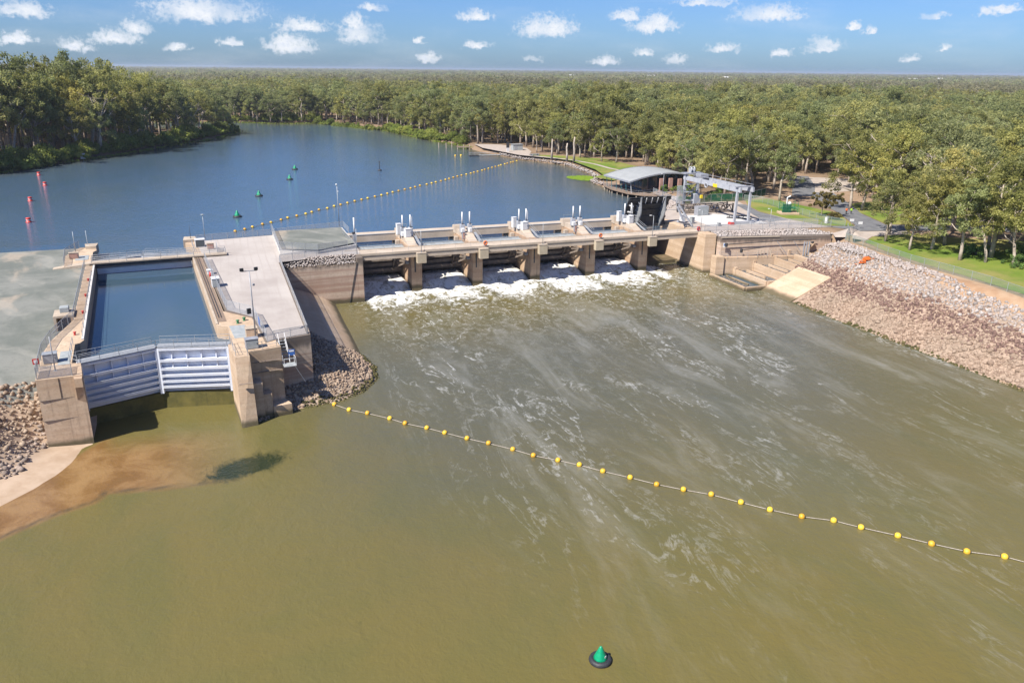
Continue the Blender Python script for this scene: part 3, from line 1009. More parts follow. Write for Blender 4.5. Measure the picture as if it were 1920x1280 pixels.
# heap of broken stone between the yard and the sand
rg = np.random.default_rng(3)
X, Y = scatter(rg, 0, -60, -15, 70, 125, 0.42)
sd = sdist(X, Y, TAILL)
edge = 4.6 + (vnoise(X, Y, 4, 8) - 0.5) * 1.6
k = (sd > edge) & (sd < 12.0 + (vnoise(X, Y, 3, 3) - .5) * 1.5) & (rg.random(len(X)) < 0.93) & (X < lw(-10.5, 0)[0] - 0.0797 * (Y - OY))
X, Y = X[k], Y[k]
S = np.clip(np.exp(rg.normal(-0.85, 0.38, len(X))), 0.2, 1.1)
P = np.stack([X, Y, left_z(X, Y) + S * 0.12], 1)
heap = thing('rock_heap', 'heap of loose pinkish grey broken rock below the gravel yard beside the lock', 'rocks', (0, 0, 0))
riprap(heap, P, S, (sdist(X, Y, TAILL) < 6.6 + (vnoise(X, Y, 3, 2) - .5) * 2.5).astype(int), ['stone_tan', 'stone_grey'], 300, 4)
# low dyke of pale stones along the pool edge
X = rg.uniform(-95, -29, 520); Y = np.interp(X, [-95, -60, -36, -29], [181.5, 180, 177.3, 174]) + rg.normal(0, .35, 520)
dyke = thing('stone_dyke', 'thin line of white stones edging the gravel yard at the upstream water', 'rocks', (0, 0, 0))
S = rg.uniform(0.35, 0.7, 520)
riprap(dyke, np.stack([X, Y, np.full(520, -1.35)], 1), S, np.zeros(520, int), ['stone_white'], 120, 5)

# ------------------------------------------------------------------ lock island
isl = [lw(9.95, 18), (10.6, 177.6), (26.0, 177.6), (26.0, 157.0), (25.1, 152.0), (10.0, 152.0), (10.0, 105.6), lw(14.9, -53.3), lw(13.5, -54.2), lw(13.4, -41.6), lw(10.2, -36.6), lw(9.95, 0)]
o = MB().prism(isl, -11, -0.004).build('island_platform', 'concrete_wall')
tag(o, 'pale gravel topped concrete island between the lock chamber and the weir', 'platform')
inner = [lw(10.2, 18), (10.6, 177.2), (25.6, 177.2), (25.6, 157.4), (25.0, 152.6), (17, 152.2), (9.5, 150.6), (9.55, 106.0), lw(14.7, -52.9), lw(13.8, -53.6), lw(13.7, -41.4), lw(10.5, -36.2), lw(10.25, 0)]
sheet('gravel_surface', inner, 0.012, 'island_gravel', o)
# raised gravel pad with a white retaining wall
pad = thing('gravel_pad', 'raised grey gravel pad with white wall at the island end of the weir', 'platform', (0, 0, 0))
MB().prism([(10.4, 176.9), (25.4, 176.9), (25.4, 158.6), (17.4, 155.6), (10.3, 156.6)], [0, 0, 0, 0, 0], [0.9, 0.9, 0.75, 0.35, 1.05]).build('pad_body', 'concrete_white', pad)
sheet('pad_gravel', [(10.7, 176.6), (25.1, 176.6), (25.1, 158.9), (17.5, 156.1), (10.7, 157.0)], lambda x, y: float(np.interp(y, [155.5, 157, 177], [0.5, 1.07, 1.02])), 'yard_gravel', pad)
fence('tall mesh fence dividing the raised gravel pad from the island roadway', [(10.35, 177, 0.9), (10.25, 156.6, 1.05), (17.4, 155.5, 0.3), (23.5, 157.6, 0.2)], 1.7, 2.8)
fence('low mesh fence along the upstream edge of the island', [(*lw(10.3, 18.2), 0), (10.4, 177.4, 0), (25.8, 177.4, 0.9), (25.8, 170, 0.9)], 1.3, 3.0)
MB().prism([(10.0, 151.98), (24.0, 151.98), (24.0, 150.1), (10.0, 150.1)], -11, -1.3).build('stained_wall', 'concrete_wall', o)
MB().prism([(24.02, 153.0), (25.15, 153.0), (25.15, 150.1), (24.02, 150.1)], -11, -0.02).build('end_pillar', 'concrete_wall', o, bevel=0.04)
# stones between the roadway and the stained wall
rg = np.random.default_rng(21)
X, Y = scatter(rg, 0, 10.3, 23.9, 149.5, 154, 0.33)
yl = np.full(len(X), 150.3); yh = np.interp(X, [10.3, 17, 25], [150.9, 152.7, 152.9])
k = (Y > yl) & (Y < yh); X, Y = X[k], Y[k]
S = rg.uniform(0.28, 0.55, len(X))
st = thing('stone_strip', 'strip of white stones on top of the stained wall at the weir end', 'rocks', (0, 0, 0))
riprap(st, np.stack([X, Y, -1.2 + np.clip(Y - 150.2, 0, 1.9) * 0.68 + rg.uniform(0, .1, len(X))], 1), S, np.zeros(len(X), int), ['stone_white'], 300, 6)
# diagonal drain joint on the stained wall
mb = MB(); mb.tube([(23.95, 150.02, -0.9), (22.2, 150.02, -8.9)], 0.07, 5)
tag(mb.build('drain_pipe', 'steel_dark'), 'thin dark pipe slanting down the stained downstream wall of the island', 'pipe')
fence('mesh fence along the weir roadway approach above the stones', [(9.8, 150.6, 0), (14.5, 152.2, 0), (19, 153.2, 0), (24.5, 153.4, 0)], 1.5, 2.6)
fence('mesh fence on the river edge of the island platform', [(9.7, 150.4, 0), (9.7, 106.0, 0)], 1.3, 3.0)
fence('short mesh fence across the downstream end of the island platform', [(9.6, 105.9, 0), (*lw(14.7, -53.0), 0)], 1.3, 2.6)
fence('mesh fence between lock wall and island platform', [(*lw(13.3, 8.5), 0), (*lw(13.0, 3.0), 0)], 1.6, 2.5)
fence('long grey mesh fence beside the lock chamber walkway', [(*lw(10.3, -1.0), 0), (*lw(10.5, -36.2), 0), (*lw(13.7, -41.2), 0), (*lw(13.8, -53.4), 0)], 1.6, 2.8)
# curb along the river side
mb = MB().box(9.74, 9.97, 106, 150, 0.0, 0.22)
mb.build('curb', 'concrete', o)

# sloping concrete apron under the island, then the rock mound
ap = MB()
prof = [(10.0, -4.4), (13.9, -6.0), (16.4, -7.3), (18.3, -8.4), (20.0, -9.6)]
rows = [(114, 0), (119.5, 0), (125, 0.1), (132, 0.2), (138, 0.2), (143, 0.3), (150.2, 0.4)]
k0 = []
for (yy, dx) in rows:
    k0.append([(px + (dx if px > 12 else 0), yy, pz) for px, pz in prof])
for a, b2 in zip(k0[:-1], k0[1:]):
    for i in range(len(prof) - 1):
        ap.add([a[i], a[i + 1], b2[i + 1], b2[i]], [(0, 1, 2, 3)])
o2 = ap.build('concrete_apron', 'concrete_tan')
tag(o2, 'smooth tan concrete slope falling from the island to the river', 'apron')

MND = [(10, 126), (17.6, 124.5), (19.4, 119), (20.2, 113.5), (19.4, 108.3), (16.8, 104.4), (13.2, 102.0), (9, 101.3), (5.6, 100.9), (2.0, 98.6), (0.2, 98.8), (0.5, 104), (6, 106), (10, 107)]


def mound_z(x, y):
    d = seg_dist(x, y, MND[1:11], False)
    ins = in_poly(x, y, MND)
    return np.where(ins, ZT - 0.1 + np.minimum(d * 0.60, 4.6), ZT - 0.1 - d * 0.8)


mnd = grid_sheet('mound_core', np.arange(-1, 22, 0.6), np.arange(96.5, 127, 0.6), mound_z, 'stone_tan', lambda x, y: (sdist(x, y, MND) < 1.6), None)
mound = thing('rock_mound', 'rounded mound of tan rip-rap stones wrapped round the island corner', 'rocks', (0, 0, 0))
mnd.parent = mound
rg = np.random.default_rng(31)
X, Y = scatter(rg, 0, -1, 22, 96.5, 127, 0.33)
sd = sdist(X, Y, MND)
blocked = in_poly(X, Y, isl) | ((X < 2.3) & (Y > 99.2))
k = (sd < 0.7) & ~blocked & (rg.random(len(X)) < 0.95)
X, Y = X[k], Y[k]
S = np.clip(np.exp(rg.normal(-0.92, 0.26, len(X))), 0.22, 0.75)
Z = mound_z(X, Y) + S * 0.10
band = (seg_dist(X, Y, MND[1:9], False) < 0.9 + (vnoise(X, Y, 1.5, 4) - .5) * 1.2).astype(int) * (X > 8)
riprap(mound, np.stack([X, Y, Z], 1), S, band, ['stone_tan', 'stone_moss'], 300, 7)

# ------------------------------------------------------------------ lock walls (built in the lock frame)
LW = thing('lock_wall', 'long narrow concrete lock wall with walkway on the gravel yard side', 'wall', (OX, OY, 0), TH)
MB().prism([(-9.9, 2.5), (-8.3, 2.5), (-8.3, -43.2), (-8.75, -44.4), (-9.3, -44.6), (-9.3, -52.3), (-8.3, -52.6), (-7.95, -57.2), (-12.8, -57.0), (-12.9, -47.5), (-12.3, -42), (-10.1, -33)], -11, 0).build('wall', 'concrete_lock', LW)
MB().prism([(-13.4, 3.4), (-8.3, 2.52), (-8.3, 5.6), (-9.0, 6.0), (-9.0, 15.0), (-8.4, 16.2), (-8.7, 20.5), (-11.5, 20.2), (-13.7, 13.0)], -9, 0).build('upper_pier', 'concrete_lock', LW)
MB().prism([(-10.4, 18.2), (-8.5, 17.9), (-8.2, 20.9), (-10.6, 21.0)], -1.2, 0.55).build('bollard_block', 'concrete', LW)
MB().box(-8.62, -8.32, -43, 2.3, 0, 0.16).build('coping_kerb', 'concrete_white', LW)
for (a, b2) in ((-1.5, -9), (-9.4, -17), (-17.4, -25), (-25.4, -33.0)):
    MB().box(-9.75, -8.7, b2, a, 0.004, 0.05).build('walkway_slab', 'concrete_tan', LW, bevel=0.02)
MB().box(-10.8, -9.5, -52.5, -47.2, 0.004, 0.035).build('cover_plate', 'plate_grey', LW)
MB().box(-11.8, -9.6, 8.0, 12.0, 0.004, 0.05).build('cover_plate', 'plate_grey', LW)
MB().box(-12.6, -8.6, -56.8, -54.0, 0.004, 0.03).build('timber_floor', 'timber_deck', LW)
MB().prism([(-8.9, -57.0), (-7.98, -57.25), (-7.98, -58.1), (-8.8, -58.0)], [-3.4, -3.4, -1.2, -1.2], [-0.1, -0.1, -0.1, -0.1]).build('corbel', 'concrete_lock', LW)

RW = thing('lock_wall', 'lock wall with narrow rail-lined walkway beside the pale island platform', 'wall', (OX, OY, 0), TH)
MB().prism([(8.3, 2.5), (9.94, 2.5), (9.94, -36.6), (13.38, -41.7), (13.5, -54.0), (14.9, -53.1), (15.1, -56.2), (10.93, -56.6), (10.93, -52.62), (8.9, -52.6), (9.6, -52.3), (9.7, -44.6), (9.2, -44.2), (8.5, -43.4), (8.3, -43.0)], -11, 0).build('wall', 'concrete_lock', RW)
MB().prism([(8.3, 2.52), (13.2, 2.52), (14.2, 4.6), (12.6, 12.0), (11.0, 19.5), (8.6, 20.5), (7.9, 16.5), (8.9, 15.0), (8.9, 6.0), (8.3, 5.6)], -9, 0).build('upper_pier', 'concrete_lock', RW)
MB().prism([(7.6, 17.5), (10.2, 17.6), (10.2, 20.9), (8.0, 21.2)], -1.2, 0.55).build('bollard_block', 'concrete', RW)
MB().box(8.32, 8.62, -43, 2.3, 0, 0.14).build('coping_kerb', 'concrete', RW)
for u in (9.0, 9.35):
    MB().tube([(u, 1.5, 0.1), (u, -40, 0.1)], 0.045, 5).build('pipe', 'steel_dark', RW)
MB().box(8.75, 9.85, -42, 1.5, 0.004, 0.03).build('walkway_slab', 'timber_deck', RW)
MB().prism([(9.9, -44.5), (12.0, -44.8), (12.0, -50.6), (10.0, -50.4)], 0.004, 0.04).build('cover_plate', 'plate_grey', RW)
MB().loft([(8.9, -60.4), (10.95, -60.2), (10.9, -52.64), (8.88, -52.64)][::1], -11, [(9.15, -58.0), (10.9, -58.2), (10.9, -52.64), (8.88, -52.64)], 0).build('nose', 'concrete_lock', RW)
# stepped buttress between the nose and the end wall
MB().prism([(10.97, -56.62), (12.1, -56.46), (12.1, -58.3), (10.97, -58.3)], -11, -3.8).build('buttress', 'concrete_lock', RW)
MB().prism([(12.12, -56.45), (13.2, -56.3), (13.2, -58.0), (12.12, -58.0)], -11, -5.6).build('buttress', 'concrete_lock', RW)
MB().prism([(13.22, -56.4), (15.2, -56.22), (15.6, -58.0), (13.22, -58.2)], -11, -7.4).build('buttress', 'concrete_tan', RW)

# lift joints of the concrete pours, thin dark grooves
for (w_, us, v_, zl) in ((LW, (-12.75, -8.0), -57.14, (-2.6, -5.2)), (RW, (11.2, 15.0), -56.62, (-1.6, -3.0)), (RW, (9.2, 10.85), -58.9, (-3.2,))):
    for z_ in zl:
        dv = (0 - z_) * 0.2 if us[0] == 9.2 else 0
        MB().box(us[0], us[1], v_ - dv - 0.012, v_ - dv + 0.3, z_ - 0.018, z_ + 0.018).build('joint', 'gate_rust', w_)
MB().box(-10.50, -10.47, -57.16, -56.9, -2.57, -0.05).build('joint', 'steel_dark', LW)

# mitre gates: skin, girders, ribs, walkway, railing
def gate_leaf(label, u0, v0, u1, v1, ztop, zbot, ngird, group, flip=1, mat='gate_paint', thick=0.9, rail_h=1.1, wide=0.9):
    wx, wy = lw(u0, v0)
    L = math.hypot(u1 - u0, v1 - v0)
    an = math.atan2(v1 - v0, u1 - u0) + TH
    t = thing('lock_gate', label, 'lock gate', (wx, wy, 0), an, group)
    # local: x along leaf, downstream side is -y (flip=1) or +y (flip=-1)
    s = -1 * flip
    MB().box(0.15, L - 0.1, -0.06, 0.06, zbot, ztop).build('skin_plate', mat, t)
    zs = [ztop - 0.15 - (ztop - zbot - 0.5) * f for f in ([0, 0.27, 0.47, 0.63, 0.77, 0.90] if ngird == 6 else np.linspace(0, 0.9, ngird))]
    for i, z in enumerate(zs):
        gd = MB().box(0.35, L - 0.45, min(s * 0.06, s * thick), max(s * 0.06, s * thick), z - 0.05, z + 0.05).build('girder', mat, t)
        MB().box(0.35, L - 0.45, min(s * (thick - 0.06), s * thick) - 0.0, max(s * (thick - 0.06), s * thick), z - 0.19, z + 0.12).build('flange', mat, gd)
    for i in range(1, 5):
        x = L * i / 5
        for j in range(0, min(2, len(zs) - 1)):
            MB().box(x - 0.06, x + 0.06, min(s * 0.06, s * thick * .6), max(s * 0.06, s * thick * .6), zs[j + 1] + 0.05, zs[j] - 0.05).build('rib', mat, t)
    MB().box(0.0, 0.4, min(0.1, s * thick), max(0.1, s * thick), zbot, ztop).build('heel_post', mat, t)
    MB().box(L - 0.45, L, min(0.1, s * thick), max(0.1, s * thick), zbot, ztop).build('mitre_post', mat, t)
    MB().box(0.1, L - 0.05, -wide, wide, ztop + 0.01, ztop + 0.09).build('walkway', 'galvanised', t)
    for sd_ in (-1, 1):
        n = 5
        for i in range(n):
            x = 0.25 + (L - 0.5) * i / (n - 1)
            MB().tube([(x, sd_ * wide, ztop), (x, sd_ * wide, ztop + rail_h)], 0.035, 5).build('post', 'galvanised', t)
        for zf in (1.0, 0.62, 0.3):
            MB().tube([(0.25, sd_ * wide, ztop + rail_h * zf), (L - 0.25, sd_ * wide, ztop + rail_h * zf)], 0.03, 5).build('rail', 'galvanised', t)
    return t


gate_leaf('blue shaded downstream lock gate leaf hinged at the yard-side pier', -8.9, -51.2, 0.28, -48.6, -0.35, -6.7, 6, 'downstream lock gates', 1)
gl = gate_leaf('sunlit white downstream lock gate leaf hinged at the island-side pier', 9.3, -51.4, 0.32, -48.6, -0.35, -6.7, 6, 'downstream lock gates', -1)
gate_leaf('upstream lock gate leaf with sloping grey walkway on the yard side', -8.9, 6.4, -0.45, 9.4, -0.2, -8, 4, 'upstream lock gates', 1)
gate_leaf('upstream lock gate leaf with grey walkway on the island side', 8.8, 6.4, -0.2, 9.2, -0.2, -8, 4, 'upstream lock gates', -1)
sil = MB().prism([lw(-9.2, -51.6), lw(0.3, -49.2), lw(9.5, -51.8), lw(9.5, -49), lw(0.3, -46.5), lw(-9.2, -49)], -11, -6.75)
tag(sil.build('gate_sill', 'concrete_moss'), 'mossy concrete sill under the downstream lock gates', 'sill')
# blue-painted stop beam under the footbridge
bx, by = lw(-8.25, 3.9); 
sb = thing('stop_beam', 'bright blue steel beam above the water below the lock footbridge', 'beam', (bx, by, 0), TH - 0.01)
MB().box(0.1, 16.4, -0.35, 0.35, -1.95, -0.85).build('beam', 'gate_paint', sb, bevel=0.05)
# footbridge
bx, by = lw(-9.0, 2.6)
fb = thing('lock_footbridge', 'grey footbridge with handrails across the upstream end of the lock', 'bridge', (bx, by, 0), TH + math.atan2(-0.9, 23))
MB().box(-0.2, 23.6, 0, 2.3, 0.22, 0.40).build('deck', 'concrete', fb)
MB().box(0, 19, 0.2, 0.6, -0.5, 0.22).build('girder', 'steel_dark', fb)
MB().box(0, 19, 1.7, 2.1, -0.5, 0.22).build('girder', 'steel_dark', fb)
MB().prism([(-0.2, 0), (-0.2, 2.3), (-6.2, 2.0), (-6.2, 0.3)], [-0.4, -0.4, -0.9, -0.9], [0.40, 0.40, -0.25, -0.25]).build('ramp', 'concrete', fb)
for yy in (0.06, 2.24):
    for i in range(9):
        MB().tube([(0.2 + i * 2.9, yy, 0.4), (0.2 + i * 2.9, yy, 1.5)], 0.04, 5).build('post', 'galvanised', fb)
    for zf in (1.5, 1.15, 0.8):
        MB().tube([(0.2, yy, zf), (23.4, yy, zf)], 0.032, 5).build('rail', 'galvanised', fb)

fence('mesh fence with posts on the outer edge of the yard-side lock wall', [(*lw(-9.85, 2), 0), (*lw(-10.0, -33), 0), (*lw(-12.2, -42), 0), (*lw(-12.8, -47.5), 0), (*lw(-12.65, -56.8), 0), (*lw(-9.0, -56.9), 0)], 1.5, 2.6)
railing('thin handrail along the chamber edge of the yard-side lock wall', [(*lw(-8.55, -6), 0), (*lw(-8.5, -42), 0)], step=4)
fence('mesh fence panels round the yard-side upstream lock pier', [(*lw(-13.3, 3.6), 0), (*lw(-13.6, 13), 0), (*lw(-11.6, 20), 0)], 1.5, 2.4)
railing('handrail round the tip of the island-side downstream lock pier', [(*lw(9.2, -52.9), 0), (*lw(9.3, -57.6), 0), (*lw(10.7, -57.9), 0), (*lw(10.9, -56.5), 0), (*lw(14.6, -56.0), 0)], step=2.2)
railing('handrail round the notch of the yard-side downstream pier', [(*lw(-9.5, -44.8), 0), (*lw(-9.5, -52.0), 0), (*lw(-8.6, -53.0), 0)], step=2.4)
railing('handrail beside the upstream gate on the island-side pier', [(*lw(9.1, 6.2), 0), (*lw(9.1, 14.8), 0)], step=2.4)


def cabinet(label, x, y, z, sx, sy, sz, rz, mat='galvanised', door='steel_grey', name='control_cabinet', legs=False, lid=True, cat='cabinet'):
    t = thing(name, label, cat, (x, y, z), rz)
    b0 = 0.3 if legs else 0.0
    MB().box(-sx / 2, sx / 2, -sy / 2, sy / 2, b0, sz).build('body', mat, t, bevel=0.02)
    dr = MB().box(-sx / 2 + 0.08, sx / 2 - 0.08, -sy / 2 - 0.03, -sy / 2 + 0.01, b0 + 0.12, sz - 0.1).build('door', door, t)
    MB().box(sx / 2 - 0.22, sx / 2 - 0.16, -sy / 2 - 0.06, -sy / 2 - 0.028, sz * 0.5, sz * 0.5 + 0.16).build('handle', 'steel_dark', dr)
    if lid: MB().box(-sx / 2 - 0.06, sx / 2 + 0.06, -sy / 2 - 0.08, sy / 2 + 0.06, sz, sz + 0.06).build('lid', mat, t)
    if legs:
        for i in (-1, 1):
            for j in (-1, 1):
                MB().box(i * sx * .42 - .04, i * sx * .42 + .04, j * sy * .42 - .04, j * sy * .42 + .04, 0, 0.3).build('leg', 'steel_grey', t)
    return t


x, y = lw(-11.6, -51.0); cabinet('square grey control desk on the yard-side downstream lock pier', x, y, 0, 1.5, 1.1, 1.2, TH)
x, y = lw(-12.0, 10.2); cabinet('pinkish grey cabinet on the yard-side upstream lock pier', x, y, 0, 1.6, 0.9, 1.1, TH, 'concrete', 'brick_pink')
x, y = lw(11.6, -55.2); cabinet('grey control desk with sloping lid near the tip of the island-side pier', x, y, 0, 1.6, 1.1, 1.3, TH, 'steel_grey', 'plate_grey')
x, y = lw(12.2, -50.5); cabinet('beige concrete box beside the tall floodlight mast', x, y, 0, 1.5, 1.2, 1.3, TH, 'concrete', 'concrete_tan')
x, y = lw(12.2, 9.0); cabinet('pinkish control box on the island-side upstream lock pier', x, y, 0, 1.3, 0.8, 1.2, TH, 'concrete', 'brick_pink')
x, y = lw(10.5, 12.5); cabinet('glass-topped white booth on the island-side upstream lock pier', x, y, 0, 1.8, 1.5, 1.5, TH, 'white_paint', 'glass')
cabinet('white control cabinet with wide lid on the island platform edge', -1.75, 136.2, 0, 1.2, 1.6, 1.45, TH, 'white_paint', 'plate_grey')
cabinet('small pale box at the fence of the island platform', -2.6, 145.2, 0, 0.9, 1.0, 0.75, TH, 'white_paint', 'white_paint')
# open valve house on the yard side
x, y = lw(-11.4, -30.0)
vh = thing('valve_house', 'open-fronted concrete valve house standing low beside the lock wall', 'hut', (x, y, -2.2), TH)
MB().box(-1.3, 1.35, -1.5, 2.2, 2.3, 2.6).build('roof_slab', 'concrete', vh)
MB().box(-1.3, -0.95, -1.5, 2.2, 0, 2.3).build('side_wall', 'concrete', vh)
MB().box(0.9, 1.35, -1.5, 2.2, 0, 2.3).build('side_wall', 'concrete_tan', vh)
MB().box(-0.95, 0.9, 1.9, 2.2, 0, 2.3).build('rear_wall', 'concrete_tan', vh)
MB().box(-0.5, 0.7, 0.2, 1.6, 2.6, 3.35).build('roof_unit', 'plate_grey', vh, bevel=0.05)
MB().beam((1.2, 2.0, 2.3), (-1.6, -3.0, 0.6), 0.1, 0.1).build('stair_rail', 'galvanised', vh)
x, y = lw(-12.9, -53.2)
ls = thing('lifebuoy_station', 'red framed lifebuoy sign on the fence of the yard-side pier', 'sign', (x, y, 0), TH)
MB().box(-0.35, 0.35, -0.03, 0.03, 0.7, 1.4).build('board', 'red_paint', ls)
MB().box(-0.2, 0.2, -0.05, -0.032, 0.85, 1.25).build('panel', 'white_paint', ls)
MB().tube([(0, 0.06, 0), (0, 0.06, 1.4)], 0.04, 5).build('post', 'galvanised', ls)
for i, (u, v, lb) in enumerate(((-8.95, -9.5, 'first from the footbridge'), (-8.95, -30.0, 'third from the footbridge'), (-9.5, -40.4, 'on the wide pier head'), (-8.95, -20.0, 'second from the footbridge'))):
    x, y = lw(u, v)
    bo = thing('mooring_bollard', 'red iron mooring bollard on the yard-side lock wall, ' + lb, 'bollard', (x, y, 0), 0, 'red mooring bollards')
    MB().lathe([(0.20, 0), (0.16, 0.06), (0.13, 0.3), (0.22, 0.36), (0.22, 0.44), (0.1, 0.5)], 10).build('post', 'red_paint', bo, True)
for i, (u, v, lb) in enumerate(((12.2, -42.6, 'by the bend of the fence'), (11.2, -43.6, 'near the dark cover plate'))):
    x, y = lw(u, v)
    bo = thing('mooring_bollard', 'dark green mooring bollard on the island-side lock wall ' + lb, 'bollard', (x, y, 0), 0, 'green mooring bollards')
    MB().lathe([(0.24, 0), (0.18, 0.06), (0.15, 0.32), (0.26, 0.4), (0.26, 0.48), (0.1, 0.54)], 10).build('post', 'green_paint', bo, True)
x, y = lw(9.95, -16.5)
lr = thing('life_ring', 'red lifebuoy hanging on the long fence beside the lock chamber', 'life ring', (x, y, 0.9), TH)
def torus(R_, r_, n=18, k=8, axis_='x'):
    vs = []; fs = []
    for i in range(n):
        a = 2 * math.pi * i / n
        for j in range(k):
            b2 = 2 * math.pi * j / k
            rr = R_ + r_ * math.cos(b2)
            if axis_ == 'x': vs.append((r_ * math.sin(b2), rr * math.cos(a), rr * math.sin(a)))
            elif axis_ == 'y': vs.append((rr * math.cos(a), r_ * math.sin(b2), rr * math.sin(a)))
            else: vs.append((rr * math.cos(a), rr * math.sin(a), r_ * math.sin(b2)))
            fs.append((i * k + j, ((i + 1) % n) * k + j, ((i + 1) % n) * k + (j + 1) % k, i * k + (j + 1) % k))
    return vs, fs
MB().add(*torus(0.42, 0.13)).build('ring', 'red_paint', lr, True)
MB().box(0.12, 0.2, -0.5, 0.5, -0.6, 0.5).build('back_board', 'white_paint', lr)

# stairs with blue sign on the end wall, and the blue notice on the fence
x, y = lw(15.1, -54.2)
stt = thing('access_stair', 'white steel stair and landing on the end wall of the island pier', 'stairs', (x, y, 0), TH)
for i in range(7):
    MB().box(0.1, 0.95, 0.9 - i * 0.42 - .12, 0.9 - i * 0.42 + .12, -0.2 - i * 0.3, -0.16 - i * 0.3).build('tread', 'galvanised', stt)
for xx in (0.08, 0.98):
    MB().beam((xx, 1.1, -0.1), (xx, -2.0, -2.3), 0.06, 0.2).build('stringer', 'white_paint', stt)
    MB().tube([(xx, 1.1, 0.9), (xx, -2.0, -1.3), (xx, -2.0, -2.3)], 0.035, 5).build('rail', 'white_paint', stt)
MB().box(0.0, 1.6, -3.4, -2.0, -2.42, -2.34).build('landing', 'plate_grey', stt)
for (xx, yy) in ((0.05, -3.35), (1.55, -3.35), (1.55, -2.05)):
    MB().tube([(xx, yy, -2.4), (xx, yy, -1.3)], 0.035, 5).build('post', 'white_paint', stt)
MB().tube([(0.05, -3.35, -1.3), (1.55, -3.35, -1.3), (1.55, -2.05, -1.3)], 0.03, 5).build('rail', 'white_paint', stt)
x, y = lw(16.4, -56.1); x2, y2 = 9.2, 101.9
sg = thing('warning_sign', 'small blue and white sign at the stair landing', 'sign', (x, y, -1.4), TH)
MB().box(-0.4, 0.4, -0.03, 0.03, 0, 0.8).build('board', 'blue_paint', sg)
MB().box(-0.3, 0.3, -0.05, -0.032, 0.5, 0.72).build('panel', 'white_paint', sg)
x, y = lw(13.75, -46.8)
sg = thing('notice_board', 'tall blue notice fixed to the fence beside the floodlight mast', 'sign', (x, y, 0), TH + R(90))
MB().box(-0.7, 0.7, -0.03, 0.03, 0.3, 1.5).build('board', 'blue_paint', sg)
MB().box(-0.15, 0.15, -0.05, -0.032, 0.45, 1.35).build('panel', 'white_paint', sg)
tag(MB().tube([(*lw(16.4, -57.4), -2.3), (8.6, 102.6, -5.6)], 0.05, 5).build('mooring_cable', 'white_paint'), 'white cable running from the stair landing down over the rocks', 'cable')


def lamp_post(label, x, y, z, h, rz=0.0, head='single', group=None, mat='galvanised', r=0.07):
    t = thing('lamp_post', label, 'lamp post', (x, y, z), rz, group)
    MB().tube([(0, 0, 0), (0, 0, h)], r, 8, r * 0.6).build('pole', mat, t, True)
    MB().box(-0.18, 0.18, -0.18, 0.18, 0, 0.06).build('base_plate', mat, t)
    if head == 'single':
        am_ = MB().tube([(0, 0, h - 0.02), (-0.35, 0, h + 0.08), (-0.7, 0, h + 0.1)], 0.035, 5).build('arm', mat, t)
        MB().box(-0.95, -0.5, -0.12, 0.12, h + 0.02, h + 0.16).build('lamp_head', 'white_paint', am_, bevel=0.03)
    elif head == 'flood':
        cb_ = MB().box(-1.0, 1.0, -0.05, 0.05, h - 0.05, h + 0.05).build('crossbar', mat, t)
        for sx in (-0.95, 0.85):
            MB().obox((sx, -0.12, h + 0.25), (0.5, 0.22, 0.42), 0.2).build('flood_light', 'steel_dark', cb_, bevel=0.03)
        MB().obox((0.35, -0.1, h * 0.80), (0.3, 0.25, 0.3), 0.3).build('camera_housing', 'steel_grey', t, bevel=0.04)
        MB().obox((-0.55, -0.1, h * 0.42), (0.55, 0.25, 0.75), 0.3).build('flood_light', 'steel_dark', t, bevel=0.03)
        MB().beam((0, 0, h * .42), (-0.5, 0, h * .42), 0.05, 0.05).build('bracket', mat, t)
    elif head == 'disc':
        MB().lathe([(0.02, 0), (0.34, 0.06), (0.34, 0.16), (0.1, 0.22)], 12, (0, 0, h)).build('lamp_head', 'plate_grey', t, True)
    elif head == 'camera':
        MB().lathe([(0.05, -0.1), (0.18, 0.0), (0.18, 0.2), (0.05, 0.3)], 10, (-0.1, 0, h)).build('camera_housing', 'white_paint', t, True)
        MB().obox((0.15, 0, h * .85), (0.2, 0.15, 0.2)).build('camera_housing', 'white_paint', t)
    return t


x, y = lw(12.6, -51.4)
lamp_post('tall dark floodlight mast with crossbar at the island-side downstream lock pier', x, y, 0, 9.3, 0.1, 'flood', None, 'steel_grey', 0.11)
lamp_post('lamp post with round head on the island-side upstream lock pier', -3.3, 176.5, 0, 5.2, 0, 'disc')
lamp_post('tall slim white camera mast at the corner of the gravel pad', 25.0, 178.2, 0.9, 9.2, 0, 'camera', None, 'galvanised', 0.10)
x, y = lw(-12.0, 15.5); lamp_post('slender grey post on the yard-side upstream lock pier', x, y, 0, 4.2, 0, 'none')
x, y = lw(-10.0, 19.4); lamp_post('thin white post with pink flag stub on the upstream bollard block', x, y, 0.5, 3.0, 0, 'none', None, 'white_paint', 0.05)
x, y = lw(9.2, 19.2); lamp_post('thin dark navigation post on the island-side bollard block', x, y, 0.5, 2.8, 0, 'none', None, 'steel_dark', 0.05)
x, y = lw(-10.9, -54.5); lamp_post('slanting dark barrier post on the yard-side downstream pier', x, y, 0, 4.3, 0, 'none', None, 'steel_grey', 0.08)
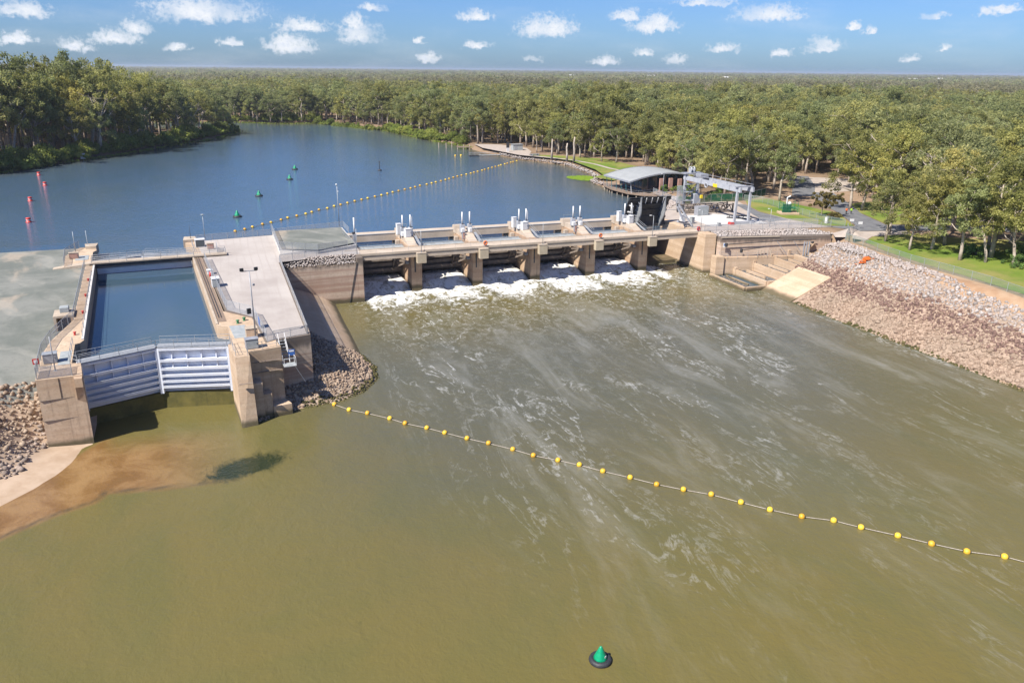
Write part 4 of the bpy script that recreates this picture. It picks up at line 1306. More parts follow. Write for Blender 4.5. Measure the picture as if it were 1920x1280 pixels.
# ------------------------------------------------------------------ weir
ORD = ['first', 'second', 'third', 'fourth', 'fifth', 'sixth']
for i, px in enumerate(PIERX):
    t = thing('weir_pier', 'tall weathered concrete weir pier, %s from the lock island' % ORD[i], 'pier', (px, 155, 0), 0, 'weir piers')
    MB().profile([(0, -11), (0, -1.42), (2.2, -1.42), (2.2, -0.02), (18.5, -0.02), (18.5, -11)], -1.1, 1.1).build('shaft', 'concrete_pier', t, bevel=0.05)
    MB().profile([(12.4, -0.02), (12.9, 1.6), (14.5, 1.6), (14.5, -0.02)], -1.25, 1.25).build('head_block', 'concrete_deck', t)
    MB().profile([(3.0, -0.02), (6.2, 1.0), (12.2, 1.0), (12.2, -0.02)], -0.95, 0.95).build('plinth', 'concrete_deck', t)
    MB().box(-0.45, -0.15, -0.03, 0.02, -5.0, -1.6).build('recess_strip', 'steel_dark', t)
    # cable stair up from the deck
    MB().beam((1.45, 2.2, 0.1), (1.45, 6.6, 1.15), 0.5, 0.08).build('stair_flight', 'galvanised', t)
    for xx in (1.2, 1.7):
        MB().tube([(xx, 2.2, 1.0), (xx, 6.6, 2.05), (xx, 8.4, 2.05)], 0.035, 5).build('stair_rail', 'galvanised', t)
    MB().tube([(-1.1, 13, 1.6), (-1.1, 13, 2.6), (1.1, 13, 2.6), (1.1, 13, 1.6)], 0.035, 5).build('guard_rail', 'galvanised', t)
    # hoists: white cylinder tubes on grey pedestals
    for k, xx in enumerate((-0.85, 0.85)):
        h = thing('gate_hoist', 'upright white hoist cylinder on the %s weir pier, %s of its pair' % (ORD[i], ('island side', 'park side')[k]), 'hoist', (px + xx, 163.2, 1.0), 0, 'weir gate hoists')
        MB().tube([(0, 0, 1.6), (0, 0, 4.4)], 0.15, 8).build('cylinder', 'white_paint', h, True)
        pd_ = MB().box(-0.48, 0.48, -0.45, 0.45, 0.0, 1.75).build('pedestal', 'crane_paint', h, bevel=0.05)
        MB().obox((-0.1, -0.75, 0.55), (0.75, 0.7, 0.9), 0.1).build('gear_box', 'white_paint', pd_, bevel=0.06)
        MB().obox((0.12, -0.15, 1.75), (0.55, 0.4, 0.3), 0.4).build('motor', 'steel_dark', pd_, bevel=0.04)
        if i % 2 == 0 and k == 1:
            MB().tube([(0.35, 0, 0.2), (0.35, 0, 3.9), (0.1, 0, 4.2)], 0.06, 6).build('vent_pipe', 'white_paint', h)
    if i % 2 == 0:
        c = cabinet('tall white switch cabinet on the %s weir pier' % ORD[i], px - 1.35, 164.9, 1.0, 0.9, 0.9, 2.3, 0.1, 'white_paint', 'white_paint', 'switch_cabinet')
        c2 = cabinet('broad white cabinet with sloping lid on the %s weir pier' % ORD[i], px - 0.1, 161.8, 1.0, 1.3, 1.0, 1.7, 0.15, 'white_paint', 'white_paint', 'switch_cabinet')
    else:
        cabinet('small grey meter box on the %s weir pier' % ORD[i], px - 1.3, 160.8, 0.0, 0.6, 0.5, 1.5, 0, 'steel_grey', 'brick_pink', 'switch_cabinet')
# end hoist on the island
h = thing('gate_hoist', 'single white hoist cylinder beside the gravel pad at the island end of the weir', 'hoist', (25.9, 163.2, 0.4), 0, 'weir gate hoists')
MB().tube([(0, 0, 1.6), (0, 0, 5.0)], 0.15, 8).build('cylinder', 'white_paint', h, True)
MB().box(-0.35, 0.35, -0.35, 0.35, 0, 1.6).build('pedestal', 'steel_grey', h, bevel=0.03)
MB().obox((-0.2, -0.1, 1.8), (0.5, 0.4, 0.4), 0.4).build('motor', 'steel_dark', h)
railing('sloping handrail beside the end hoist of the weir', [(24.2, 169, 0.9), (24.4, 163, 0.9), (25.2, 157.5, 0.2)], step=2.2)

# radial gates
def arc(yc, zc, r, a0, a1, n=10):
    return [(yc + r * math.cos(a0 + (a1 - a0) * i / n), zc + r * math.sin(a0 + (a1 - a0) * i / n)) for i in range(n + 1)]


def radial_gate(label, x0, x1, a0, a1, skin, frame, group, yc=156.6, zc=-3.2, r=8.2, raised=False):
    """skin plate turns about a trunnion at (yc, zc); convex to the pool"""
    t = thing('radial_gate', label, 'weir gate', ((x0 + x1) / 2, yc, zc), 0, group)
    hw = (x1 - x0) / 2 - 0.12
    pr_o = arc(0, 0, r, a0, a1, 12); pr_i = arc(0, 0, r - 0.12, a0, a1, 12)
    MB().profile(pr_o + pr_i[::-1], -hw, hw).build('skin_plate', skin, t)
    for k in range(5):
        a = a0 + (a1 - a0) * (0.08 + 0.21 * k)
        c, s = math.cos(a), math.sin(a)
        y0, z0 = (r - 0.13) * c, (r - 0.13) * s; dp = 0.35 if raised else 0.95; y1, z1 = (r - dp) * c, (r - dp) * s
        tx, tz = -s * 0.07, c * 0.07
        gd = MB().profile([(y0 - tx, z0 - tz), (y0 + tx, z0 + tz), (y1 + tx, z1 + tz), (y1 - tx, z1 - tz)], -hw, hw).build('girder', frame, t)
        MB().profile([(y1 - tx * 4, z1 - tz * 4), (y1 + tx * 4, z1 + tz * 4), (y1 + tx * 4 - c * .06, z1 + tz * 4 - s * .06), (y1 - tx * 4 - c * .06, z1 - tz * 4 - s * .06)], -hw, hw).build('flange', frame, gd)
    for sx in (() if raised else (-1, 1)):
        xx = sx * hw * 0.62; xt = sx * hw * 0.94
        for f in (0.12, 0.5, 0.88):
            a = a0 + (a1 - a0) * f
            MB().beam((xx, (r - 0.9) * math.cos(a), (r - 0.9) * math.sin(a)), (xt, 0.2, 0), 0.34, 0.34).build('strut', frame, t)
        am = [a0 + (a1 - a0) * f for f in (0.12, 0.5, 0.88)]
        for q in (0.62,):
            MB().beam((xx + (xt - xx) * (1 - q), r * q * math.cos(am[0]), r * q * math.sin(am[0])), (xx + (xt - xx) * (1 - q), r * q * math.cos(am[2]), r * q * math.sin(am[2])), 0.2, 0.2).build('brace', frame, t)
        MB().beam((xx, (r - 1) * math.cos(am[0]), (r - 1) * math.sin(am[0])), (xx, r * .6 * math.cos(am[1]), r * .6 * math.sin(am[1])), 0.2, 0.2).build('brace', frame, t)
        MB().tube([(xt - 0.3, 0, 0), (xt + 0.3, 0, 0)], 0.35, 10).build('trunnion', 'steel_grey', t)
    if not raised:      # ragged seal brackets and a top walkway
        for k in range(9):
            xx = -hw + (k + 0.5) * hw * 2 / 9
            MB().beam((xx, (r - 0.2) * math.cos(a0), (r - 0.2) * math.sin(a0) + .1), (xx, (r - 0.7) * math.cos(a0), (r - 0.7) * math.sin(a0) - 0.55), 0.12, 0.2).build('seal_bracket', frame, t)
    return t


for i in range(5):
    a, b2 = BAYS[i]
    radial_gate('rusty brown radial weir gate lowered in the %s bay from the lock island' % ORD[i], a, b2, R(-25 - 1.5), R(14), 'gate_rust', 'gate_rust', 'lowered weir gates')
    wk = thing('gate_walkway', 'grey grating walkway with frames over the %s weir bay' % ORD[i], 'walkway', ((a + b2) / 2, 160.6, -0.75))
    n = 5; wd = (b2 - a) - 0.3
    for k in range(n):
        MB().box(-wd / 2 + wd * k / n + 0.06, -wd / 2 + wd * (k + 1) / n - 0.06, -1.2, 1.2, 0, 0.08).build('grating', 'plate_grey', wk)
    MB().box(-wd / 2, wd / 2, -1.5, -1.2, -0.25, 0.16).build('edge_beam', 'steel_grey', wk)
    MB().box(-wd / 2, wd / 2, 1.2, 1.5, -0.25, 0.30).build('edge_beam', 'galvanised', wk)
    bm_ = thing('upstream_beam', 'long pale concrete service beam on the pool side over the %s weir bay' % ORD[i], 'beam', ((a + b2) / 2, 170.4, -0.1), 0, 'upstream service beams')
    xa = a - (1.0 if i else 0) - (a + b2) / 2 + (0.0 if i == 0 else -0.1); xb = b2 + 1.1 - (a + b2) / 2
    MB().box(xa, xb, -1.5, 1.6, -0.9, 0.62).build('beam', 'concrete_deck', bm_)
    MB().box(xa + 0.02, xb - 0.02, -1.58, -1.35, 0.622, 0.80).build('kerb', 'concrete_white', bm_)
    MB().box(b2 - (a + b2) / 2 - 0.9, b2 - (a + b2) / 2 - 0.1, -5.5, -4.6, -1.8, -0.2).build('stop_block', 'concrete_deck', bm_)
bm_ = thing('upstream_beam', 'pale concrete service beam on the pool side below the raised black gate', 'beam', (96.4, 170.4, -0.1), 0, 'upstream service beams')
MB().box(-5.7, 5.6, -1.5, 1.6, -0.9, 0.62).build('beam', 'concrete_deck', bm_)

# the raised gate
rg6 = radial_gate('large black radial gate raised high out of the last weir bay', 90.4, 101.8, R(-12), R(47), 'steel_dark', 'steel_dark', None, 158.6, 0.5, 8.2, True)
for xx in (-2.6, 3.9):      # curved grey end frames
    o_ = arc(0, 0, 8.1, R(-13), R(48), 14); i_ = [((8.05 - 2.3 * math.sin(math.pi * q / 14)) * math.cos(R(-13 + 61 * q / 14)), (8.05 - 2.3 * math.sin(math.pi * q / 14)) * math.sin(R(-13 + 61 * q / 14))) for q in range(15)]
    MB().profile(o_ + i_[::-1], xx - 0.15, xx + 0.15).build('end_frame', 'galvanised', rg6)
    for k in range(6 if xx < 0 else 0):
        a = R(-8 + 9 * k)
        MB().beam((xx - 0.13, 6.9 * math.cos(a), 6.9 * math.sin(a)), (xx - 0.6, 7.7 * math.cos(a + .04), 7.7 * math.sin(a + .04)), 0.08, 0.16).build('gusset', 'steel_grey', rg6)
for k in range(4):
    xx = -1.2 + k * 1.55
    MB().beam((xx, 7.9 * math.cos(R(46.5)), 7.9 * math.sin(R(46.5))), (xx, 7.5 * math.cos(R(36)), 7.5 * math.sin(R(36))), 0.14, 0.2).build('lifting_lug', 'white_paint', rg6)
for k in range(3):
    MB().beam((-5.2, 7.9 * math.cos(R(5 + 13 * k)), 7.9 * math.sin(R(5 + 13 * k))), (-4.1, 7.3 * math.cos(R(5 + 13 * k)), 7.3 * math.sin(R(5 + 13 * k))), 0.12, 0.3).build('bracket', 'white_paint', rg6)
fr = thing('gate_arm_frame', 'crossed grey steel arms of the raised gate beside its right edge', 'gate arms', (101.4, 157.4, 0.2))
MB().beam((-2.2, -0.6, 1.6), (3.4, 1.8, -0.1), 0.45, 0.4).build('arm', 'steel_grey', fr)
MB().beam((0.2, 3.4, 4.8), (2.6, 0.6, 0.0), 0.4, 0.35).build('arm', 'steel_grey', fr)
MB().beam((-0.4, 2.8, 4.4), (0.6, 0.4, 0.0), 0.35, 0.35).build('arm', 'steel_grey', fr)
MB().beam((0.3, 1.8, 2.4), (1.9, 1.6, 1.6), 0.2, 0.2).build('brace', 'steel_grey', fr)

# road deck
dk = thing('weir_deck', 'long concrete service bridge deck carried along the weir piers', 'bridge', (63, 154.3, 0))
edges = [22.6 - 63, 25.2 - 63] + [p - 63 for p in PIERX] + [103.2 - 63]
for a, b2 in zip(edges[:-1], edges[1:]):
    MB().box(a + 0.015, b2 - 0.015, -2.0, 2.0, -0.3, 0.0).build('deck_slab', 'concrete_deck', dk)
for a, b2 in zip(edges[1:-1], edges[2:]):
    MB().profile([(-1.85, -0.3), (-1.85, -1.25), (-1.45, -1.25), (-1.2, -0.3)], a + 0.02, b2 - 0.02).build('edge_girder', 'concrete_deck', dk)
    MB().box(a + 0.02, b2 - 0.02, 1.2, 1.6, -1.4, -0.3).build('edge_girder', 'concrete_deck', dk)
MB().box(edges[0], edges[-1], -2.0, -1.8, 0.0, 0.13).build('kerb', 'concrete_deck', dk)
MB().box(edges[0], edges[-1], 1.8, 2.0, 0.0, 0.13).build('kerb', 'concrete', dk)
railing('thin wire railing on the downstream edge of the weir deck', [(25, 152.42, 0.1), (103, 152.42, 0.1)], step=3.3, pr=0.022)
railing('pipe railing on the pool-side edge of the weir deck', [(24, 156.2, 0.1), (103, 156.2, 0.1)], step=3.3, pr=0.026)
for i, px in enumerate(PIERX):
    bxx = thing('beam_end_cover', 'square beige cover box on the deck edge at the %s weir pier' % ORD[i], 'box', (px + 0.25, 151.7, -2.35), 0, 'deck edge cover boxes')
    MB().box(-0.95, 0.95, -0.45, 0.58, 0, 2.0).build('body', 'cover_beige', bxx, bevel=0.04)
    MB().box(-1.0, 1.0, -0.5, 0.58, 2.0, 2.1).build('lid', 'concrete', bxx)
    if i in (0, 2, 4):
        lamp_post('lamp post on the weir deck at the %s pier' % ORD[i], px + 0.35, 152.0, -0.25, 4.6, R(-10), 'single' if i == 4 else 'none', 'weir deck lamp posts', 'galvanised', 0.07)
    else:
        lr = thing('life_ring', 'orange lifebuoy on the deck railing at the %s weir pier' % ORD[i], 'life ring', (px + 0.8, 152.2, 0.75), 0, 'weir deck lifebuoys')
        MB().add(*torus(0.36, 0.11, 16, 6, 'y')).build('ring', 'orange_paint', lr, True)
        MB().box(-0.4, 0.4, 0.13, 0.18, -0.6, 0.4).build('back_board', 'white_paint', lr)
    for k in range(3):
        pass
lamp_post('lamp post where the weir deck meets the island', 24.6, 153.0, 0, 5.0, 0, 'none', 'weir deck lamp posts')
lamp_post('slim lamp post at the park end of the weir deck', 102.8, 152.6, 0, 4.8, 0, 'single', 'weir deck lamp posts')
lr = thing('life_ring', 'dark pink lifebuoy at the park end of the weir deck', 'life ring', (102.0, 152.3, 0.75), 0, 'weir deck lifebuoys')
MB().add(*torus(0.36, 0.11, 16, 6, 'y')).build('ring', 'red_paint', lr, True)
MB().box(-0.4, 0.4, 0.13, 0.18, -0.6, 0.4).build('back_board', 'white_paint', lr)
# concrete floor under the gates
MB().box(25, 102, 160.2, 168, -11, -8.1).build('weir_sill', 'concrete_pier')['kind'] = 'structure'

# ------------------------------------------------------------------ park-side abutment and fishway
ab = thing('weir_abutment', 'massive tan concrete abutment wall closing the park end of the weir', 'abutment', (102, 149.4, 0))
MB().prism([(0, 0), (2.6, -0.6), (2.6, 26), (0, 26)], -11, -0.02).build('nose_wall', 'concrete_tan', ab, bevel=0.05)
MB().profile([(6.6, -9.2), (6.6, -8.3), (20, -8.3), (20, -9.2)], -0.5, -0.01).build('footing', 'concrete_tan', ab)
MB().prism([(2.62, -2.6), (28.4, -8.0), (28.8, -6.6), (2.62, -0.9)], -9.6, -0.5).build('wing_wall', 'concrete_wall', ab)
MB().prism([(2.62, -2.75), (16.0, -5.55), (16.0, -5.2), (2.62, -2.4)], -0.5, -0.32).build('coping', 'concrete', ab)
MB().prism([(0.9, -4.2), (22, -8.6), (22, -7.3), (0.9, -2.9)], -9.6, -4.6).build('lower_wall', 'concrete_tan', ab)
MB().prism([(0.3, -4.5), (2.2, -4.9), (2.2, -3.0), (0.3, -2.6)], -9.6, -4.2).build('corner_pier', 'concrete_tan', ab, bevel=0.04)
fw = thing('fish_ladder', 'stepped tan concrete fish ladder with long pool walls climbing the bank', 'fish ladder', (0, 0, 0))
for (x, z, ye) in ((101.5, -8.0, 132.7), (106.8, -7.1, 132.7), (111.5, -5.9, 132.7), (116.2, -4.8, 132.7), (120.7, -4.1, 132.7), (126.4, -3.4, 132.7)):
    ys_ = 149.4 - 4.2 - (x - 102.9) * 0.21
    MB().box(x - 0.22, x + 0.22, ye, ys_, -10, z).build('pool_wall', 'concrete_tan', fw, bevel=0.02)
for (x, z, ye) in ((104.4, -8.2, 135.4), (109.0, -7.05, 136.0), (113.9, -5.9, 134.9), (118.4, -4.8, 135.9), (123.1, -3.6, 135.4)):
    ys_ = 149.4 - 5.6 - (x - 102.9) * 0.21
    MB().box(x - 0.16, x + 0.16, ye, ys_, -10, z).build('baffle_wall', 'concrete_tan', fw, bevel=0.02)
xs_ = [101.5, 106.8, 111.5, 116.2, 120.7, 126.4]; zs_ = [-8.0, -7.1, -5.9, -4.8, -4.1, -3.4]
for k in range(5):
    xa, xb = xs_[k] + 0.23, xs_[k + 1] - 0.23
    zt = zs_[k]
    MB().prism([(xa, 132.4), (xb + 0.46, 132.4), (xb + 0.46, 132.85), (xa, 132.85)], -10, [zt, zs_[k + 1] - 0.05, zs_[k + 1] - 0.05, zt] if False else zt).build('side_wall', 'concrete_tan', fw)
    MB().box(xa, xb, 132.9, 146, -10, zt - 0.95).build('pool_floor', 'dirt_brown', fw)
    sheet('pool_water', [(xa, 132.9), (xb, 132.9), (xb, 145.5), (xa, 145.5)], zt - 0.55, 'water_lock', fw)
    MB().box(xs_[k + 1] - 0.35, xs_[k + 1] + 0.3, 143.2, 143.9, zt - 0.5, zs_[k + 1] + 0.5).build('slot_post', 'concrete_tan', fw)
# debris of weed lying in the pools
rg = np.random.default_rng(61)
for k in range(5):
    mb = MB()
    for j in range(90):
        x = rg.uniform(xs_[k] + 0.4, xs_[k] + 2.6); y = rg.uniform(133.2, 144); z = zs_[k] - 0.5 + rg.uniform(0, 0.12)
        an = rg.uniform(0, 3.14); L = rg.uniform(0.3, 1.1)
        mb.beam((x, y, z), (min(x + math.cos(an) * L, xs_[k + 1] - 0.3), min(y + math.sin(an) * L, 145), z + rg.uniform(-.1, .15)), 0.06, 0.05)
    tag(mb.build('driftwood', 'bark'), 'dark driftwood litter floating in the %s fish ladder pool from the river' % ORD[k], 'driftwood', 'fish ladder debris')
# ramp slab on the bank
def bank_z(x): return ZT + (x - 106) * 0.60
mb = MB(); mb.prism([(104.4, 123.4), (113.4, 121.6), (113.4, 131.2), (107.2, 132.4), (104.4, 132.4)], [-11] * 5, [bank_z(104.4) + .35, bank_z(113.4) + .35, bank_z(113.4) + .35, bank_z(107.2) + .35, bank_z(104.4) + .35])
tag(mb.build('concrete_ramp', 'concrete_tan'), 'smooth tan concrete slab sloping into the river beside the fish ladder', 'ramp')
# pipework, ladders and weed screens along the wing wall
pw = thing('wall_pipework', 'dark pipes and brackets running along the abutment wing wall', 'pipes', (104.6, 146.4, 0))
MB().tube([(0.5, -0.25, -1.9), (14, -3.2, -1.25), (21.6, -4.8, -1.1)], 0.10, 6).build('pipe', 'steel_dark', pw)
MB().tube([(4.2, -1.4, -3.2), (9.5, -2.5, -2.6)], 0.09, 6).build('pipe', 'steel_dark', pw)
for xx in (0.6, 4.2, 20.6):
    MB().obox((xx, -0.55 - xx * 0.215, -1.9 if xx != 4.2 else -3.3), (0.5, 0.5, 0.8), 0.3).build('valve', 'steel_dark', pw, bevel=0.05)
MB().beam((12.2, -3.2, -1.3), (14.6, -3.9, -4.2), 0.1, 0.1).build('brace', 'steel_grey', pw)
MB().beam((16.0, -4.2, -1.3), (18.0, -4.6, -3.8), 0.1, 0.1).build('brace', 'steel_grey', pw)
for k in range(5):
    MB().tube([(7.6 + k * 0.75, -2.9 - k * .16, -4.6), (7.6 + k * 0.75, -2.9 - k * .16, -3.1)], 0.10, 6).build('screen_bar', 'concrete', pw)
for k in range(3):
    MB().tube([(18.2 + k * 0.6, -5.2 - k * .13, -6.0), (18.2 + k * 0.6, -5.2 - k * .13, -1.4)], 0.16, 6).build('riser_pipe', 'steel_grey', pw)
sg = thing('warning_sign', 'small white sign on the corner of the abutment wall', 'sign', (105.1, 146.0, -2.0), R(-11))
MB().box(-0.5, 0.5, -0.03, 0.03, -0.5, 0.5).build('board', 'white_paint', sg)
MB().box(-0.3, 0.3, -0.05, -0.032, -0.1, 0.3).build('panel', 'blue_paint', sg)
railing('light handrail on the ledge of the abutment wing wall', [(103.2, 145.2, -4.2), (105, 144.6, -4.6), (121, 141.2, -4.6)], step=2.2, pr=0.028)
# pallets and a white post beside the ladder
pl = thing('timber_pallets', 'small heap of pale timber pallets above the fish ladder', 'pallets', (125.2, 141.6, -2.6), 0.3)
for k in range(4):
    MB().obox((0.1 * k, 0.05 * k, 0.1 + k * 0.16), (1.6, 1.1, 0.12), 0.15 * k).build('pallet', 'concrete_tan', pl)

# stones above the wing wall and on the bank
rg = np.random.default_rng(41)
X, Y = scatter(rg, 0, 104.8, 132.5, 140.5, 152.5, 0.42)
ylo = 148.6 - (X - 104.6) * 0.215; yhi = np.interp(X, [104.6, 118, 127, 132.4], [151.2, 149.6, 147.4, 142.6])
k = (Y > ylo) & (Y < yhi); X, Y, ylo, yhi = X[k], Y[k], ylo[k], yhi[k]
S = rg.uniform(0.35, 0.72, len(X))
Zs = -0.40 + np.clip((Y - ylo) / 2.0, 0, 1) * 0.5
st = thing('stone_strip', 'long strip of white stones along the top of the abutment wing wall', 'rocks', (0, 0, 0))
riprap(st, np.stack([X, Y, Zs], 1), S, np.zeros(len(X), int), ['stone_white'], 300, 8)
sheet('stone_bed', [(104.7, 148.4), (132.6, 142.2), (132.6, 142.9), (127, 147.6), (118, 149.8), (104.7, 151.4)], lambda x, y: -0.42 if y < 148.6 - (x - 104.6) * 0.215 + .5 else 0.05, 'stone_white', st)
# gravel cone by the gate
cn = MB().add([(129.5, 139.4, -.4), (134.5, 136.6, -.2), (138, 139.2, 0), (136.5, 143.6, 0), (131.5, 142.4, -.2), (135.2, 141.0, 1.1), (134.2, 140.2, 1.0)],
              [(0, 1, 6), (1, 2, 5, 6), (2, 3, 5), (3, 4, 5), (4, 0, 6, 5)])
tag(cn.build('gravel_heap', 'path_pale'), 'low pale gravel heap at the fenced corner above the fish ladder', 'gravel heap')

rb = thing('rip_rap_bank', 'long stone pitched river bank in pale, maroon and pink bands below the park', 'river bank', (0, 0, 0))
rg = np.random.default_rng(43)
X, Y = scatter(rg, 0, 104.8, 126, 40, 134.5, 0.42)
crest = np.interp(Y, [40, 84, 97, 108, 120, 128, 134.5], [120.5, 118.4, 119.0, 121.2, 122.2, 124.2, 125.0])
shore = np.interp(Y, [40, 62, 84, 93, 102, 111, 123, 133], [110, 107.5, 106.6, 106.6, 106, 105.6, 106, 106])
slab = (X < 113.2) & (Y > 121.9)
k = (X > shore - 0.5) & (X < crest + 1.5 + (vnoise(X, Y, 4, 3) - .5) * 1.0) & ~slab & ~((Y > 132.2) & (X < 127))
X, Y, crest, shore = X[k], Y[k], crest[k], shore[k]
S = np.clip(np.exp(rg.normal(-0.80, 0.40, len(X))), 0.22, 1.15)
Z = ground_z(X, Y) + S * 0.12
wob = (vnoise(X, Y, 5, 5) - 0.5) * 1.6 + (vnoise(X, Y, 1.4, 7) - .5) * 1.0
zz_ = Z + wob * 0.55 + rg.normal(0, 0.35, len(X))
band = np.where(zz_ > -2.9 + np.interp(Y, [75, 125], [-0.9, 0.2]), 0, np.where(zz_ > -5.9, 1, 2))
band = np.where(X < shore + 0.35 + wob * 0.25, 3, band)
riprap(rb, np.stack([X, Y, Z], 1), S, band, ['stone_white', 'stone_brown', 'stone_pink', 'stone_moss'], 300, 9)
op = grid_sheet('bank_bed', np.arange(103, 125, 1.0), np.arange(36, 135, 1.0), lambda x, y: ground_z(x, y) + 0.04, 'stone_pink', lambda x, y: (y < 132) & (ground_z(x, y) < -0.3), None)
op.parent = rb
# orange marker netting lying on the stones
mb = MB()
for j in range(40):
    x = 119.4 + rg.normal(0, .55); y = 119.3 + rg.normal(0, .45); z = float(ground_z(x, y)) + 0.42
    mb.obox((x, y, z + rg.uniform(0, .1)), (rg.uniform(.3, .8), rg.uniform(.2, .5), 0.05), rg.uniform(0, 3))
tag(mb.build('safety_netting', 'orange_paint'), 'crumpled orange safety netting on the pale stones of the bank', 'netting')
pp = thing('marker_posts', 'pair of short white posts on the stones near the fish ladder', 'posts', (121.2, 131.3, -0.9))
for xx in (-0.3, 0.3):
    MB().tube([(xx, 0, -0.4), (xx, 0, 1.3)], 0.09, 6).build('post', 'white_paint', pp)
MB().obox((0.3, -0.4, -.1), (0.6, 0.4, 0.3), 0.3).build('base', 'bark', pp)
# ------------------------------------------------------------------ park side: ground sheets
grid_sheet('dirt_strip', np.arange(117, 131, 0.8), np.arange(60, 134.5, 0.8), lambda x, y: ground_z(x, y) + 0.05, 'dirt_orange', lambda x, y: in_poly(x, y, [(117.0, 60), (118.2, 84), (118.8, 97), (121.0, 108), (122.2, 119.5), (124.2, 130), (127, 133.6), (129.8, 131.8), (126.8, 122), (125.4, 112), (125.2, 102), (123.8, 90), (123, 60)]))
sheet('lawn', [(124.0, 60), (124.3, 90), (125.6, 102), (126.0, 112), (127.4, 122), (130.5, 131.5), (136.5, 135.5), (147, 135), (156, 127), (185, 110), (185, 60)], 0.05, 'lawn', None, 'structure')
sheet('forecourt', [(103.4, 152.4), (126, 149.2), (136, 147.6), (134.5, 158.5), (131.8, 171), (137.5, 186.5), (128, 190), (118.5, 186), (112, 190), (106, 181.5), (103.4, 175)], 0.02, 'path_pale', None, 'structure')
sheet('concrete_pad', [(109.6, 171.4), (119.0, 171.6), (124.6, 166.5), (124.2, 156.2), (108.4, 157.0)], 0.05, 'concrete_white', None, 'structure')
sheet('lawn', [(132.9, 158.6), (135.4, 149.6), (142, 147.2), (151.4, 163.2), (150.4, 176.5), (149.8, 189.2), (141, 188.6), (136.2, 180.8), (132.8, 171)], 0.04, 'lawn', None, 'structure')
sheet('road', [(126.0, 158), (132.4, 158.9), (132.4, 171.2), (136.4, 182), (133.6, 183), (129.6, 171.2), (126.6, 163)], 0.045, 'asphalt', None, 'structure')
sheet('road', [(134.9, 149.2), (142.3, 146.7), (151.7, 163.3), (158, 178), (170, 196), (176, 193), (164, 172), (156.5, 160.4), (150.5, 146), (160, 142), (180, 134), (200, 120), (198, 114), (178, 127), (160, 135.5), (149, 138.6), (138.4, 141.6)], 0.06, 'asphalt', None, 'structure')
sheet('gravel_verge', [(136.8, 141.6), (149, 138.4), (147.4, 135.4), (136.5, 135.8), (131.6, 132.6), (130.4, 135.2), (134, 139)], 0.03, 'path_pale', None, 'structure')
sheet('lawn', [(152.2, 163), (157.0, 160.6), (151.2, 146.4), (160.5, 142.6), (172, 138.4), (184, 146), (186, 165), (172, 176), (166, 174)], 0.045, 'lawn', None, 'structure')
sheet('car_park', [(158.5, 178.4), (170.2, 196.4), (178, 208), (192, 228), (206, 218), (192, 196), (176.5, 193.4), (164.2, 172.4)], 0.03, 'path_pale', None, 'structure')
sheet('road', [(160, 192), (178, 214), (190, 232), (196, 228), (182, 208), (165, 188)], 0.05, 'asphalt', None, 'structure')
# river lawn beyond the visitor centre
sheet('lawn', [(121.6, 247.5), (127.6, 251.8), (131.8, 266.6), (133.8, 282), (135.6, 296.5), (132, 307), (126.5, 319), (129, 323), (140, 316), (152, 299), (152, 268), (146, 248), (136, 238), (124, 238)], 0.04, 'lawn', None, 'structure')
sheet('path', [(122.5, 325), (124.5, 320), (136.5, 298.5), (138.5, 282), (137.8, 268), (139.5, 255), (141, 255.2), (139.6, 268), (140.2, 282), (138.2, 299.4), (127, 322)], 0.065, 'path_pale', None, 'structure')
sheet('beach', [(118.2, 358), (121, 338), (123.4, 322), (127.5, 322.4), (134, 336), (138, 352), (132, 372), (120.5, 378)], 0.02, 'path_pale', None, 'structure')
# pale stone edging round the cove
rg = np.random.default_rng(71)
SHORE = [(120.3, 340), (122.7, 321), (130, 305.4), (133, 296.4), (131.7, 283), (130.2, 268), (126.2, 253), (121.2, 247.4), (119.9, 238)]
q = resample([(p[0], p[1], 0) for p in SHORE], 0.32)
P = np.array([[p.x + rg.normal(0.5, 0.55), p.y + rg.normal(0, 0.5), ZP + 0.25 + rg.uniform(0, 0.9)] for p in q for _ in range(2)])
se = thing('shore_stones', 'curving edge of pale stones between the river lawn and the cove', 'rocks', (0, 0, 0))
riprap(se, P, rg.uniform(0.4, 0.85, len(P)), np.zeros(len(P), int), ['stone_white'], 300, 10)
X, Y = scatter(rg, 0, 104, 126, 183, 206, 0.55)
sdp = sdist(X, Y, POOL)
k = (sdp > -0.8) & (sdp < 5) & (Y < 205)
P = np.stack([X[k], Y[k], ground_z(X[k], Y[k]) + 0.1], 1)
se = thing('shore_stones', 'pinkish stones on the water edge between the raised gate and visitor centre', 'rocks', (0, 0, 0))
riprap(se, P, rg.uniform(0.45, 0.9, len(P)), np.zeros(len(P), int), ['stone_white'], 200, 11)
# lime green weed raft in the cove
X = rg.uniform(114.5, 129, 2600); Y = rg.uniform(247, 268, 2600)
kk = (((X - 123.2) / 5.8) ** 2 + ((Y - 258.0) / 8.0) ** 2 + (vnoise(X, Y, 3, 2) - .5) * 0.6 < 0.8)
X, Y = X[kk], Y[kk]
V = []; F = []
for x, y in zip(X, Y):
    k0 = len(V)
    for j in range(5):
        a = j * 1.2566 + rg.uniform(0, .4); r_ = rg.uniform(0.3, 0.62)
        V.append((x + r_ * math.cos(a), y + r_ * math.sin(a), ZP + 0.035 + rg.uniform(0, 0.04)))
    F.append([k0 + j for j in range(5)])
leaf_mat('raft_weed', (0.13, 0.22, 0.01), (0.20, 0.29, 0.015), (0.2, 0.28, 0.02), (0.24, 0.28, 0.02), 0.1)
wr = link('water_weed', mesh_np('water_weed', V, F, 'raft_weed'))
tag(wr, 'lime green raft of floating weed in the cove', 'water weed', None, 'stuff')

